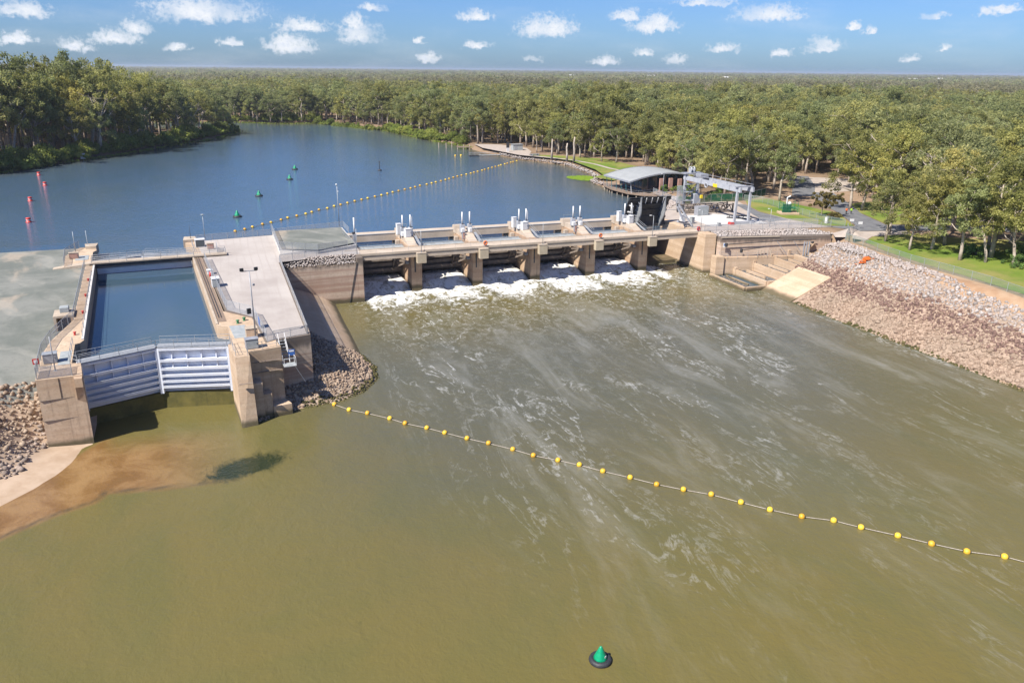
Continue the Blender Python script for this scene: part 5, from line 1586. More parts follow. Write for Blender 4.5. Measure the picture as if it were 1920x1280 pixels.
# ------------------------------------------------------------------ gantry crane
cr_ = thing('gantry_crane', 'grey travelling gantry crane with long beam over the white concrete pad', 'crane', (117.3, 157.6, 0.05))
for xx in (-2.0, 2.0):
    MB().beam((xx, 0, 0.6), (xx * 0.9, 0, 8.6), 0.5, 0.5).build('leg', 'crane_paint', cr_)
    MB().beam((xx, 22.6, 0.6), (xx * 0.95, 22.6, 9.2), 0.6, 0.6).build('leg', 'crane_paint', cr_)
MB().box(-2.9, 2.9, -0.35, 0.35, 0.12, 0.62).build('bogie_beam', 'crane_paint', cr_)
MB().box(-2.9, 2.9, 22.2, 23.0, 0.12, 0.7).build('bogie_beam', 'crane_paint', cr_)
MB().box(-3.3, -2.3, -0.6, 0.6, 0.0, 0.55).build('bogie', 'red_paint', cr_)
MB().box(2.3, 3.3, -0.6, 0.6, 0.0, 0.5).build('bogie', 'crane_paint', cr_)
for xx in (-1.75, 1.75):
    MB().box(xx - 0.25, xx + 0.25, -1.2, 23.6, 7.65, 8.75).build('main_girder', 'crane_paint', cr_)
    for yy in (3, 9, 15):
        MB().box(xx - 0.28, xx + 0.28, yy, yy + 0.35, 7.6, 8.8).build('splice_band', 'steel_grey', cr_)
    MB().tube([(xx, -1.0, 9.4), (xx, 23.4, 9.4)], 0.05, 5).build('girder_rail', 'steel_grey', cr_)
MB().box(-2.4, 2.2, -0.5, 0.5, 8.76, 8.95).build('end_tie', 'steel_grey', cr_)
MB().box(-2.6, 2.6, 21.6, 23.9, 9.2, 9.5).build('tower_deck', 'steel_grey', cr_)
for xx in (-0.6, 0.35):
    MB().add(*[([(p[0] + xx, p[1] + 22.7, p[2] + 10.3) for p in torus(0.62, 0.16, 16, 6, 'x')[0]]), torus(0.62, 0.16, 16, 6, 'x')[1]]).build('sheave', 'crane_paint', cr_, True)
    MB().box(xx - 0.14, xx + 0.14, 22.2, 23.2, 9.5, 10.5).build('sheave_frame', 'crane_paint', cr_)
for z in (2.4, 4.6, 6.6):
    MB().box(-2.1, 2.1, 22.3, 22.5, z, z + 0.2).build('tower_tie', 'crane_paint', cr_)
    MB().box(-2.6, -0.4, 20.9, 22.2, z, z + 0.08).build('platform', 'galvanised', cr_)
MB().beam((-2, 22.6, 2.5), (2, 22.6, 6.6), 0.18, 0.18).build('diagonal', 'crane_paint', cr_)
MB().beam((2, 22.6, 2.5), (-2, 22.6, 6.6), 0.18, 0.18).build('diagonal', 'crane_paint', cr_)
cab_ = MB().box(-0.2, 1.9, 20.6, 22.1, 1.4, 4.2).build('operator_cab', 'crane_paint', cr_, bevel=0.06)
MB().box(-0.26, -0.19, 20.9, 21.8, 2.8, 3.9).build('cab_window', 'glass', cab_)
MB().box(-3.9, -3.0, 21.8, 23.2, 0.6, 6.2).build('ladder_cage', 'chain_link', cr_)
MB().box(-2.1, -2.0, 8.2, 9.9, 7.6, 8.4).build('load_plate', 'yellow_paint', cr_)
tor = torus(0.55, 0.14, 16, 6, 'x')
MB().add([(p[0] - 2.2, p[1] + 12.6, p[2] + 7.6) for p in tor[0]], tor[1]).build('cable_reel', 'crane_paint', cr_, True)
MB().box(-1.2, 1.2, 16.8, 19.2, 8.8, 9.7).build('trolley', 'steel_grey', cr_, bevel=0.05)
MB().tube([(0, 17.6, 8.8), (0, 17.6, 4.3)], 0.05, 5).build('hoist_rope', 'steel_dark', cr_)
MB().obox((0, 17.6, 3.9), (0.7, 0.5, 0.9)).build('hook_block', 'yellow_paint', cr_, bevel=0.08)
for xx in (-1.3, 1.3):
    MB().tube([(0, 17.6, 3.5), (xx, 17.6, 1.7)], 0.04, 5).build('sling', 'rope', cr_)
MB().box(-1.7, 1.7, 17.2, 18.0, 1.0, 1.7).build('lifting_beam', 'steel_grey', cr_)
for yy in (0, 22.6):
    tag(MB().box(104, 127, 157.6 + yy - 0.09, 157.6 + yy + 0.09, 0.052, 0.13).build('crane_rail', 'steel_grey'), 'steel crane rail set in the concrete %s' % ('on the weir side of the pad' if yy == 0 else 'behind the stop log frames'), 'rail')
# stop logs and frames beside the pad
for i, (yy, lab) in enumerate(((173.6, 'front'), (176.2, 'rear'))):
    t = thing('stop_log_frame', 'long brown steel lattice stop log lying on the forecourt, %s one' % lab, 'stop log', (118.6, yy, 0.05), R(-4), 'stop logs')
    MB().box(-7.2, 7.2, -0.2, 0.2, 0.1, 0.35).build('chord', 'gate_rust', t)
    MB().box(-7.2, 7.2, -0.2, 0.2, 1.75, 2.0).build('chord', 'gate_rust', t)
    for k in range(8):
        x0 = -7.0 + k * 1.75
        MB().beam((x0, 0, 0.3), (x0 + 0.9, 0, 1.8), 0.16, 0.16).build('lattice_bar', 'gate_rust', t)
        MB().beam((x0 + 0.9, 0, 1.8), (x0 + 1.75, 0, 0.3), 0.16, 0.16).build('lattice_bar', 'gate_rust', t)
    for xx in (-7.2, 7.2):
        MB().box(xx - 0.12, xx + 0.12, -0.22, 0.22, 0.1, 2.2).build('end_post', 'steel_dark', t)
cabinet('large square grey steel box in front of the lattice stop logs', 114.9, 171.0, 0.05, 3.3, 1.6, 2.3, 0.05, 'steel_grey', 'plate_grey', 'steel_box', False, False, 'box')
t = thing('lifting_frame', 'low dark lattice frame beside the front leg of the crane', 'frame', (121.2, 163.8, 0.05), R(-40))
for k in range(5):
    MB().beam((-2.6 + k * 1.1, -0.4, 0.1), (-2.1 + k * 1.1, 0.4, 0.7), 0.12, 0.12).build('lattice_bar', 'steel_dark', t)
for yy in (-0.4, 0.4):
    MB().box(-3, 3, yy - .08, yy + .08, 0.05, 0.2).build('chord', 'steel_dark', t)
    MB().box(-3, 3, yy - .08, yy + .08, 0.65, 0.8).build('chord', 'steel_dark', t)
cabinet('white equipment cabinet on the deck end near the raised gate', 104.6, 163.3, 0.02, 1.1, 0.9, 2.0, 0.1, 'white_paint', 'white_paint')
cabinet('grey pump cabinet beside the white one near the raised gate', 106.2, 161.6, 0.02, 0.9, 0.8, 1.5, 0.2, 'plate_grey', 'steel_grey')
cabinet('small grey box in the middle of the pad edge by the crane rail', 110.6, 156.9, 0.06, 0.7, 0.6, 0.7, 0, 'plate_grey', 'steel_grey')
fence('wire fence above the white stones of the wing wall', [(103.6, 152.3, 0), (118, 150.3, 0), (127.5, 148.4, 0), (135.4, 147.6, 0)], 1.5, 3.0, 'chain_link')
fence('second wire fence between the forecourt and the stone strip', [(121.5, 156.2, 0.0), (128, 153.2, 0), (134.6, 151.2, 0)], 1.5, 3.2, 'chain_link')
fence('green mesh fence running along the crest of the rip-rap bank', [(136.8, 143.8, 0), (132.6, 138.8, 0), (127.6, 134.2, 0), (126.6, 128, 0), (125.6, 123, 0), (123.9, 112.8, 0), (123.9, 103, 0), (123.6, 95, 0), (122.0, 87.5, 0), (121, 70, 0)], 1.7, 3.4, 'chain_green')
fence('dark mesh gate fence at the corner above the fish ladder', [(131.2, 137.2, 0), (136.2, 140.2, 0), (138.6, 143.4, 0)], 1.8, 2.4, 'chain_link')
fence('green mesh fence across the lawn behind the forecourt', [(139.8, 187.6, 0), (142.9, 183.2, 0), (141.4, 174.4, 0), (140.2, 166.0, 0), (138.6, 151.2, 0), (139.4, 147.4, 0)], 1.7, 3.2, 'chain_green')
fence('dark screened fence behind the crane along the garden', [(122.6, 208.5, 0), (118.6, 186.5, 0)], 1.6, 2.8, 'chain_link')
fence('tall green screened fence behind the gantry crane', [(119.2, 186.2, 0), (129.5, 188.6, 0), (139.6, 188.0, 0), (152, 194, 0)], 2.2, 3.0, 'mesh_dark')
for (x, y, lab) in ((141.8, 147.9, 'near the lawn corner'), (141.0, 144.3, 'on the gate fence')):
    sg = thing('park_sign', 'small white notice ' + lab + ' above the fish ladder', 'sign', (x, y, 0), R(-20))
    MB().box(-0.5, 0.5, -0.03, 0.03, 1.0, 1.6).build('board', 'white_paint', sg)
    MB().tube([(0, 0.06, 0), (0, 0.06, 1.5)], 0.04, 5).build('post', 'galvanised', sg)
lamp_post('short lamp post on the forecourt beside the wire fence', 121.8, 152.6, 0, 4.2, 0, 'single')
cabinet('white meter pillar on the lawn by the road', 137.9, 152.0, 0.05, 0.6, 0.6, 1.4, 0.2, 'white_paint', 'white_paint')
# green caged platform on a stone base
ge = thing('pump_enclosure', 'green railed pump platform on a sandstone base on the lawn', 'enclosure', (137.6, 165.8, 0.04), R(-18))
MB().box(-2.4, 2.4, -1.6, 1.6, 0, 0.55).build('stone_base', 'concrete_tan', ge, bevel=0.05)
for (xx, yy) in ((-2, -1.2), (2, -1.2), (2, 1.2), (-2, 1.2)):
    MB().tube([(xx, yy, 0.5), (xx, yy, 3.2)], 0.07, 6).build('post', 'green_paint', ge)
for z in (1.2, 2.0, 2.8):
    MB().tube([(-2, -1.2, z), (2, -1.2, z), (2, 1.2, z), (-2, 1.2, z), (-2, -1.2, z)], 0.045, 5).build('rail', 'green_paint', ge)
MB().box(-1.9, 1.9, -1.1, 1.1, 1.5, 1.6).build('floor', 'green_paint', ge)
MB().tube([(-0.6, 0, 1.6), (-0.6, 0, 4.2), (0.2, 0, 4.6)], 0.18, 6).build('pump', 'white_paint', ge)
MB().lathe([(0.5, 0), (0.5, 1.2), (0.2, 1.5)], 10, (0.2, 0.2, 1.6)).build('tank', 'white_paint', ge, True)
MB().box(-2.0, 0.2, -1.23, -1.2, 0.6, 2.7).build('mesh_panel', 'mesh_dark', ge)

# ------------------------------------------------------------------ visitor centre
vc = thing('visitor_centre', 'visitor centre with curved grey vaulted roof, glass front and pink pillars', 'building', (0, 0, 0))
N = 14; rx0, rx1 = 116.6, 141.4; ra = []
for i in range(N + 1):
    u = i / N
    ra.append((rx0 + (rx1 - rx0) * u, 2.6 + 3.1 * math.sin(math.pi * (0.10 + 0.74 * u)) - 0.5))
for i in range(N):       # one roof sheet per bay of the vault
    (xa, za), (xb, zb) = ra[i], ra[i + 1]
    mb = MB(); d = 0.012
    mb.add([(xa + d, 212.2, za), (xb - d, 212.2, zb), (xb - d, 229.5, zb), (xa + d, 229.5, za), (xa + d, 212.2, za - .18), (xb - d, 212.2, zb - .18), (xb - d, 229.5, zb - .18), (xa + d, 229.5, za - .18)],
           [(0, 1, 2, 3), (7, 6, 5, 4), (0, 4, 5, 1), (1, 5, 6, 2), (2, 6, 7, 3), (3, 7, 4, 0)])
    mb.build('roof_sheet', 'roof_sheet', vc)
mb = MB()
for yy in (212.12, 229.42):
    for i in range(N):
        mb.beam((ra[i][0], yy, ra[i][1] - 0.05), (ra[i + 1][0], yy, ra[i + 1][1] - 0.05), 0.16, 0.4)
mb.build('fascia', 'steel_grey', vc)
MB().box(116.5, 116.7, 212.2, 229.5, ra[0][1] - 0.35, ra[0][1] + 0.1).build('gutter', 'steel_grey', vc)
MB().box(122.4, 138.6, 215.2, 227.6, -0.3, 2.6).build('rear_hall', 'plate_grey', vc)
zr = lambda x: float(np.interp(x, [p[0] for p in ra], [p[1] for p in ra])) - 0.35
MB().add([(122.4, 215.16, 0), (138.6, 215.16, 0), (138.6, 215.16, zr(138.6)), (134, 215.16, zr(134)), (130, 215.16, zr(130)), (126, 215.16, zr(126)), (122.4, 215.16, zr(122.4))], [(0, 1, 2, 3, 4, 5, 6)]).build('end_glazing', 'glass', vc)
for k in range(6):
    yy = 214.9 + k * 2.4
    wn_ = MB().box(122.25, 122.38, yy, yy + 2.1, 0.1, 2.5).build('window', 'glass', vc)
    MB().box(122.2, 122.4, yy + 2.12, yy + 2.3, -0.3, 2.9).build('mullion', 'blue_paint' if k % 3 == 1 else 'steel_grey', wn_)
for k, xx in enumerate((126.4, 129.6, 132.8, 136.2)):
    pi_ = MB().box(xx, xx + 1.3, 211.3, 211.8, -0.3, zr(xx) - 0.9 - 0.2 * k).build('pillar', 'brick_pink', vc, bevel=0.03)
    MB().beam((xx + 0.6, 213.4, zr(xx) - 0.9), (xx - 0.6, 213.4, zr(xx - .6) + 0.1), 0.12, 0.12).build('strut', 'teal_paint', pi_)
    MB().beam((xx + 0.6, 213.4, zr(xx) - 0.9), (xx + 1.8, 213.4, zr(xx + 1.8) + 0.1), 0.12, 0.12).build('strut', 'teal_paint', pi_)
for k in range(6):
    yy = 212.8 + k * 3.2
    MB().tube([(117.6, yy, -0.5), (117.2, yy, ra[0][1] - 0.1)], 0.09, 6).build('verandah_post', 'teal_paint' if k else 'white_paint', vc)
DK = [(119.4, 235.5), (117.2, 230.5), (115.9, 223.0), (116.4, 213.5), (119.2, 208.2), (123.6, 205.4), (125.2, 206.6), (122.6, 212), (122.6, 229), (123.5, 235)]
dkv = thing('boardwalk', 'curved timber boardwalk over the water in front of the visitor centre', 'boardwalk', (0, 0, 0))
MB().prism(DK, -0.72, -0.46).build('decking', 'timber_deck', dkv)
for p in resample([(a, b2, 0) for a, b2 in DK[:6]], 3.0):
    MB().tube([(p.x + 0.5, p.y, -3.2), (p.x + 0.5, p.y, -0.7)], 0.16, 6).build('pile', 'concrete', dkv)
railing('curved railing along the visitor centre boardwalk', [(a + 0.15, b2, -0.46) for a, b2 in DK[:6]], step=2.2, pr=0.03, post_mat='steel_grey')
lamp_post('lamp post in front of the visitor centre boardwalk end', 123.2, 204.0, -0.4, 6.5, 0, 'single', None, 'steel_grey', 0.08)
bn = thing('garden_bench', 'long grey rail bench beside the boardwalk end', 'bench', (128.0, 206.2, 0), R(5))
MB().box(-3.5, 3.5, -0.2, 0.2, 0.45, 0.55).build('seat', 'galvanised', bn)
for xx in (-3, 0, 3):
    MB().box(xx - .06, xx + .06, -.2, .2, 0, .45).build('leg', 'steel_grey', bn)

# ------------------------------------------------------------------ jetties, shed, posts by the beach
jt = thing('pontoon_jetty', 'grey floating pontoon with railings off the beach', 'jetty', (106.0, 340.0, ZP), R(-3))
MB().box(0, 4.5, -1.2, 1.2, -0.3, 0.45).build('float', 'steel_dark', jt)
MB().box(4.5, 15.5, -0.8, 0.8, 0.3, 0.5).build('gangway', 'plate_grey', jt)
for yy in (-0.85, 0.85):
    for k in range(6):
        MB().tube([(0.2 + k * 2.4, yy, 0.4), (0.2 + k * 2.4, yy, 1.5)], 0.05, 5).build('post', 'galvanised', jt)
    MB().tube([(0.2, yy, 1.5), (12.4, yy, 1.5)], 0.04, 5).build('rail', 'galvanised', jt)
oj = thing('timber_jetty', 'short dark timber jetty on piles at the far end of the beach', 'jetty', (113.6, 373.0, ZP), R(-20))
MB().box(-3.2, 3.2, -1.4, 1.4, 0.9, 1.25).build('deck', 'timber_deck', oj)
for xx in (-2.8, 0, 2.8):
    for yy in (-1.2, 1.2):
        MB().tube([(xx, yy, -1.5), (xx, yy, 2.0 if yy > 0 else 1.0)], 0.2, 6).build('pile', 'concrete', oj)
for i, (x, y) in enumerate(((103.5, 381), (106.5, 378.5), (111.5, 386))):
    o_ = MB().tube([(x, y, ZP - 1.5), (x, y, ZP + 2.6)], 0.22, 7).build('mooring_pile', 'concrete')
    tag(o_, 'weathered mooring pile standing in the water off the timber jetty, %s one' % ('outermost', 'middle', 'innermost')[i], 'pile', 'mooring piles')
sh = thing('shed', 'small grey flat-roofed shed on the pale beach', 'shed', (130.0, 344.0, 0))
MB().box(-2.3, 2.3, -1.6, 1.6, 0, 2.5).build('wall', 'plate_grey', sh)
MB().box(-2.5, 2.5, -1.8, 1.8, 2.5, 2.7).build('roof', 'galvanised', sh)
MB().box(-1.5, -0.5, -1.64, -1.59, 0, 2.1).build('door', 'steel_grey', sh)
sg = thing('boat_ramp_sign', 'tall dark sign on a white post at the head of the pontoon', 'sign', (123.4, 337.8, -0.3))
MB().box(-0.7, 0.7, -0.08, 0.08, 2.0, 4.4).build('board', 'steel_dark', sg)
MB().box(-0.6, 0.6, -0.1, 0.1, 0, 2.0).build('base', 'white_paint', sg)
for i, (x, y, h_, lab) in enumerate(((130.4, 304.5, 8.0, 'leaning alone'), (133.2, 295.6, 7.0, 'left of the pair'), (135.6, 294.0, 9.5, 'tallest of the pair'))):
    t = thing('dead_snag', 'bare weathered tree trunk pole on the river lawn, ' + lab, 'tree trunk', (x, y, 0), 0, 'dead trunks on the lawn')
    MB().tube([(0, 0, -0.2), (0.1, 0, h_ * .4), (-0.15 + .3 * (i == 0), 0.1, h_ * .75), (0.1, 0, h_)], [0.55, 0.42, 0.36, 0.26], 8).build('trunk', 'bark_pale', t, True)
    MB().tube([(0, 0, h_ * .45), (0.5, 0.2, h_ * .6)], [0.2, 0.1], 6).build('branch_stub', 'bark', t, True)
tw = thing('observation_mast', 'teal lattice mast rising among the trees behind the beach', 'mast', (155, 392, 0))
for (xx, yy) in ((-.8, -.8), (.8, -.8), (.8, .8), (-.8, .8)):
    MB().beam((xx, yy, 0), (xx * .8, yy * .8, 15), 0.16, 0.16).build('leg', 'teal_paint', tw)
for k in range(7):
    MB().beam((-.8, -.8, 1 + k * 2), (.8, -.8, 3 + k * 2), 0.1, 0.1).build('lattice_bar', 'teal_paint', tw)
MB().box(-2.2, 2.2, -1.6, 1.6, 15, 15.3).build('platform', 'teal_paint', tw)
MB().box(-2.4, 2.4, -1.8, 1.8, 17.2, 17.4).build('roof', 'white_paint', tw)
pt = thing('picnic_table', 'pale picnic table with roof posts on the river lawn', 'picnic table', (128.5, 318.5, 0), R(15))
MB().box(-2.2, 2.2, -0.5, 0.5, 0.7, 0.8).build('table_top', 'galvanised', pt)
for yy in (-0.9, 0.9):
    MB().box(-2.2, 2.2, yy - .2, yy + .2, 0.4, 0.48).build('seat', 'galvanised', pt)
for xx in (-1.6, 1.6):
    MB().box(xx - .1, xx + .1, -0.9, 0.9, 0, 0.7).build('leg', 'steel_grey', pt)

# ------------------------------------------------------------------ buoys
def uv(n, m_, r):
    vs = []; fs = []
    for i in range(m_ + 1):
        a = math.pi * i / m_
        for j in range(n):
            b2 = 2 * math.pi * j / n
            vs.append((r * math.sin(a) * math.cos(b2), r * math.sin(a) * math.sin(b2), r * math.cos(a)))
    for i in range(m_):
        for j in range(n):
            fs.append((i * n + j, (i + 1) * n + j, (i + 1) * n + (j + 1) % n, i * n + (j + 1) % n))
    return vs, fs


ball = MB().add(*uv(14, 9, 0.35)).mesh('ball', 'buoy_yellow', True)
collar = MB().add([(p[0], p[1], p[2]) for p in torus(0.10, 0.05, 10, 5, 'x')[0]], torus(0.10, 0.05, 10, 5, 'x')[1]).mesh('collar', 'steel_dark')


ONES = 'zeroth first second third fourth fifth sixth seventh eighth ninth tenth eleventh twelfth thirteenth fourteenth fifteenth sixteenth seventeenth eighteenth nineteenth'.split()
TENS = {20: 'twent', 30: 'thirt', 40: 'fort', 50: 'fift', 60: 'sixt', 70: 'sevent', 80: 'eight', 90: 'ninet'}


def nth(i):
    i += 1
    if i < 20: return ONES[i]
    if i % 10 == 0: return TENS[i] + 'ieth'
    return TENS[i - i % 10] + 'y-' + ONES[i % 10]


def buoy_line(pts, z, n, r, where, end, group, rope_label, cat='buoy'):
    pts = [Vector((p[0], p[1], 0)) for p in pts]
    Ls = [0]
    for a, b2 in zip(pts[:-1], pts[1:]): Ls.append(Ls[-1] + (b2 - a).length)
    out = []
    for i in range(n):
        s = Ls[-1] * i / (n - 1)
        k = max(j for j in range(len(pts) - 1) if Ls[j] <= s + 1e-6)
        p = pts[k].lerp(pts[k + 1], (s - Ls[k]) / (Ls[k + 1] - Ls[k]))
        p = p + Vector((random.uniform(-.28, .28), random.uniform(-.28, .28), 0))
        hd = math.atan2(pts[k + 1].y - pts[k].y, pts[k + 1].x - pts[k].x)
        t = thing('float_buoy', 'yellow ball float on the %s boom, %s from the %s' % (where, nth(i), end), cat, (p.x, p.y, z + r * 0.35 + random.uniform(-.03, .03)), hd, group)
        link('ball', ball, t, None, (random.uniform(0, 6), random.uniform(0, 6), 0), r / 0.35)
        for sx in (-1, 1):
            link('collar', collar, t, (sx * r * 0.98, 0, 0))
        out.append(Vector((p.x, p.y, z + r * .3)))
    mb = MB(); mb.tube([p + Vector((0, 0, 0)) if i % 2 == 0 else p for i, p in enumerate(out)], 0.045, 5)
    tag(mb.build('boom_cable', 'rope'), rope_label, 'cable')


buoy_line([(10.9, 104.0), (12.5, 100.3), (33.3, 76.9), (50.8, 58.9), (59.1, 51.0), (67.6, 42.8), (79.6, 31.2)], ZT, 34, 0.33, 'downstream', 'rock mound', 'downstream boom floats', 'thin rope joining the yellow floats of the downstream boom')
buoy_line([(2.9, 192.5), (34, 226), (72, 264), (100, 294), (117, 313.5), (119.3, 315.8)], ZP, 52, 0.38, 'upstream', 'lock island', 'upstream boom floats', 'thin rope joining the yellow floats of the upstream boom')
for i, (x, y) in enumerate(((100.6, 343), (103.4, 343.6))):
    t = thing('float_buoy', 'small orange float beside the pontoon tip, %s one' % ('outer', 'inner')[i], 'buoy', (x, y, ZP + 0.15), 0, 'pontoon floats')
    link('ball', ball, t, None, None, 1.3)


def cone_buoy(label, x, y, z, s, group):
    t = thing('navigation_buoy', label, 'buoy', (x, y, z), random.uniform(0, 6), group)
    MB().add([(p[0] * s, p[1] * s, (p[2] + .12) * s) for p in torus(0.72, 0.27, 20, 8, 'z')[0]], torus(0.72, 0.27, 20, 8, 'z')[1]).build('float_collar', 'rubber', t, True)
    MB().lathe([(0.62 * s, 0.15 * s), (0.56 * s, 0.45 * s), (0.40 * s, 0.8 * s), (0.24 * s, 1.15 * s), (0.14 * s, 1.4 * s), (0.03 * s, 1.52 * s)], 16).build('cone', 'buoy_green', t, True)
    MB().box(-0.08 * s, 0.1 * s, -0.505 * s, -0.47 * s, 0.55 * s, 0.72 * s).build('number_plate', 'white_paint', t)
    return t


cone_buoy('large green cone buoy in a black float collar in the foreground', 24.2, 44.4, ZT, 0.92, None)
for (x, y, lb) in ((4.3, 213.1, 'nearest the lock island'), (11.7, 247.5, 'second from the lock island'), (23.9, 282.8, 'third from the lock island'), (28.5, 311.5, 'farthest up the pool')):
    cone_buoy('small dark green cone buoy on the pool, ' + lb, x, y, ZP, 1.15, 'green channel buoys')
for (x, y, lb) in ((-43.7, 220.3, 'nearest the gravel yard'), (-49.5, 256.5, 'second from the gravel yard'), (-51.0, 289.6, 'third from the gravel yard'), (-57.3, 317.9, 'closest to the wooded bank')):
    t = thing('navigation_buoy', 'red can buoy on the pool, ' + lb, 'buoy', (x, y, ZP), 0, 'red channel buoys')
    MB().lathe([(0.4, -0.3), (0.68, -0.1), (0.68, 0.2), (0.5, 0.28), (0.55, 1.0), (0.58, 1.12), (0.1, 1.18)], 14).build('can', 'buoy_red', t, True)
    MB().lathe([(0.525, 0.55), (0.54, 0.55), (0.55, 0.7), (0.53, 0.7)], 14).build('band', 'white_paint', t)
t = thing('cardinal_mark', 'thin black pole buoy standing alone on the pool', 'buoy', (58.3, 299.7, ZP))
MB().lathe([(0.3, -0.4), (0.75, -0.1), (0.75, 0.3), (0.2, 0.5)], 12).build('float', 'rubber', t, True)
MB().tube([(0, 0, 0.3), (0, 0, 3.4)], 0.12, 6).build('pole', 'steel_dark', t)
for z in (2.2, 3.0):
    MB().lathe([(0.1, 0), (0.3, 0.25), (0.1, 0.5)], 8, (0, 0, z)).build('topmark', 'steel_dark', t)
sg = thing('bank_sign', 'small white sign at the water edge of the wooded left bank', 'sign', (-49.0, 364.2, ZP + 0.3), R(20))
MB().box(-0.9, 0.9, -0.05, 0.05, 0.4, 2.6).build('board', 'white_paint', sg)
MB().tube([(0, 0.1, -0.5), (0, 0.1, 2.4)], 0.07, 5).build('post', 'galvanised', sg)


# ------------------------------------------------------------------ two walkers on the road
def person(label, x, y, rz, top, legs, stride):
    me = bpy.data.meshes.new('body')
    J = {'pelvis': (0, 0, .95), 'chest': (0.02, 0, 1.35), 'neck': (0.03, 0, 1.5), 'head': (0.05, 0, 1.62), 'crown': (0.05, 0, 1.74),
         'lh': (0, .1, .92), 'lk': (0.12 * stride, .11, .5), 'la': (0.2 * stride, .11, .08), 'lt': (0.34 * stride + .08, .12, .04),
         'rh': (0, -.1, .92), 'rk': (-.02 * stride, -.11, .5), 'ra': (-.26 * stride, -.11, .1), 'rtoe': (-.12 * stride, -.12, .04),
         'ls': (0, .19, 1.42), 'le': (-.12, .25, 1.15), 'lw': (.04, .24, .92), 'rs': (0, -.19, 1.42), 're': (.06, -.25, 1.15), 'rw': (.22, -.22, .97)}
    names = list(J)
    E = [('pelvis', 'chest'), ('chest', 'neck'), ('neck', 'head'), ('head', 'crown'), ('pelvis', 'lh'), ('lh', 'lk'), ('lk', 'la'), ('la', 'lt'), ('pelvis', 'rh'), ('rh', 'rk'), ('rk', 'ra'), ('ra', 'rtoe'),
         ('chest', 'ls'), ('ls', 'le'), ('le', 'lw'), ('chest', 'rs'), ('rs', 're'), ('re', 'rw')]
    rad = {'pelvis': .15, 'chest': .17, 'neck': .06, 'head': .10, 'crown': .07, 'lh': .11, 'rh': .11, 'lk': .07, 'rk': .07, 'la': .05, 'ra': .05, 'lt': .04, 'rtoe': .04, 'ls': .08, 'rs': .08, 'le': .05, 're': .05, 'lw': .04, 'rw': .04}
    me.from_pydata([J[n] for n in names], [(names.index(a), names.index(b2)) for a, b2 in E], [])
    o = link('person', me, None, (x, y, 0.07), (0, 0, rz))
    tag(o, label, 'person')
    o.modifiers.new('skin', 'SKIN'); o.modifiers.new('sub', 'SUBSURF').levels = 1
    o.modifiers['sub'].render_levels = 1
    sv = me.skin_vertices[0].data
    for i, n in enumerate(names): sv[i].radius = (rad[n],) * 2
    sv[0].use_root = True
    mt, t, b = principled('outfit_' + top, None, 0.8)
    tcn = t.new('ShaderNodeTexCoord'); s = t.new('ShaderNodeSeparateXYZ'); t.link(tcn.outputs['Object'], s.inputs[0])
    bc = lambda nm: tuple(MATS[nm].node_tree.nodes['Mix'].inputs[6].default_value[:3])
    c = t.mix(t.step(s.outputs[2], .955, .965), bc(legs), bc(top))
    c = t.mix(t.step(s.outputs[2], 1.50, 1.51), c, bc('skin'))
    t.link(c, b.inputs['Base Color'])
    me.materials.append(mt)
    MB().lathe([(0.13, 0), (0.12, 0.07), (0.03, 0.13)], 10, (0.05, 0, 1.70)).build('hat', legs, o, True)


person('person in orange work shirt and dark trousers walking on the road', 151.7, 160.6, R(215), 'cloth_orange', 'cloth_navy', 1)
person('person in lime green work vest walking on the road', 152.9, 160.2, R(215), 'cloth_lime', 'cloth_navy', -1)
# ------------------------------------------------------------------ trees
def leaf_cloud(centres, radii, per, size, rg, droop=0.25, flat=0.7):
    """small leaf-spray quads through a set of clumps"""
    n = len(centres)
    C = np.repeat(centres, per, 0); Rr = np.repeat(radii, per)
    d = rg.normal(size=(n * per, 3)); d /= np.linalg.norm(d, axis=1)[:, None]
    r = rg.random(n * per) ** 0.36
    P = C + d * (r * Rr)[:, None] * np.array([1, 1, flat])
    P[:, 2] -= droop * Rr * rg.random(n * per) ** 2
    a = rg.normal(size=(n * per, 3)) + np.array([0, 0, -0.55]); a /= np.linalg.norm(a, axis=1)[:, None]
    # face roughly outward/up so that the lit side of a clump reads as lit
    nrm = d * 0.8 + np.array([0, 0, 0.5]) + rg.normal(size=(n * per, 3)) * 0.38
    b2 = np.cross(nrm, a); b2 /= (np.linalg.norm(b2, axis=1)[:, None] + 1e-9)
    L = size * rg.uniform(0.6, 1.35, n * per)[:, None]; W = L * rg.uniform(0.35, 0.6, n * per)[:, None]
    V = np.stack([P - a * L / 2, P + b2 * W / 2, P + a * L / 2, P - b2 * W / 2], 1).reshape(-1, 3)
    F = np.arange(n * per * 4).reshape(-1, 4)
    tint = np.repeat(rg.random(n), per) * 0.6 + rg.random(n * per) * 0.4
    return V, F, tint


def crown_mesh(name, V, F, tint, mat):
    me = mesh_np(name, V, F, mat)
    a = me.attributes.new('tint', 'FLOAT', 'FACE')
    a.data.foreach_set('value', tint.astype(np.float32))
    return me


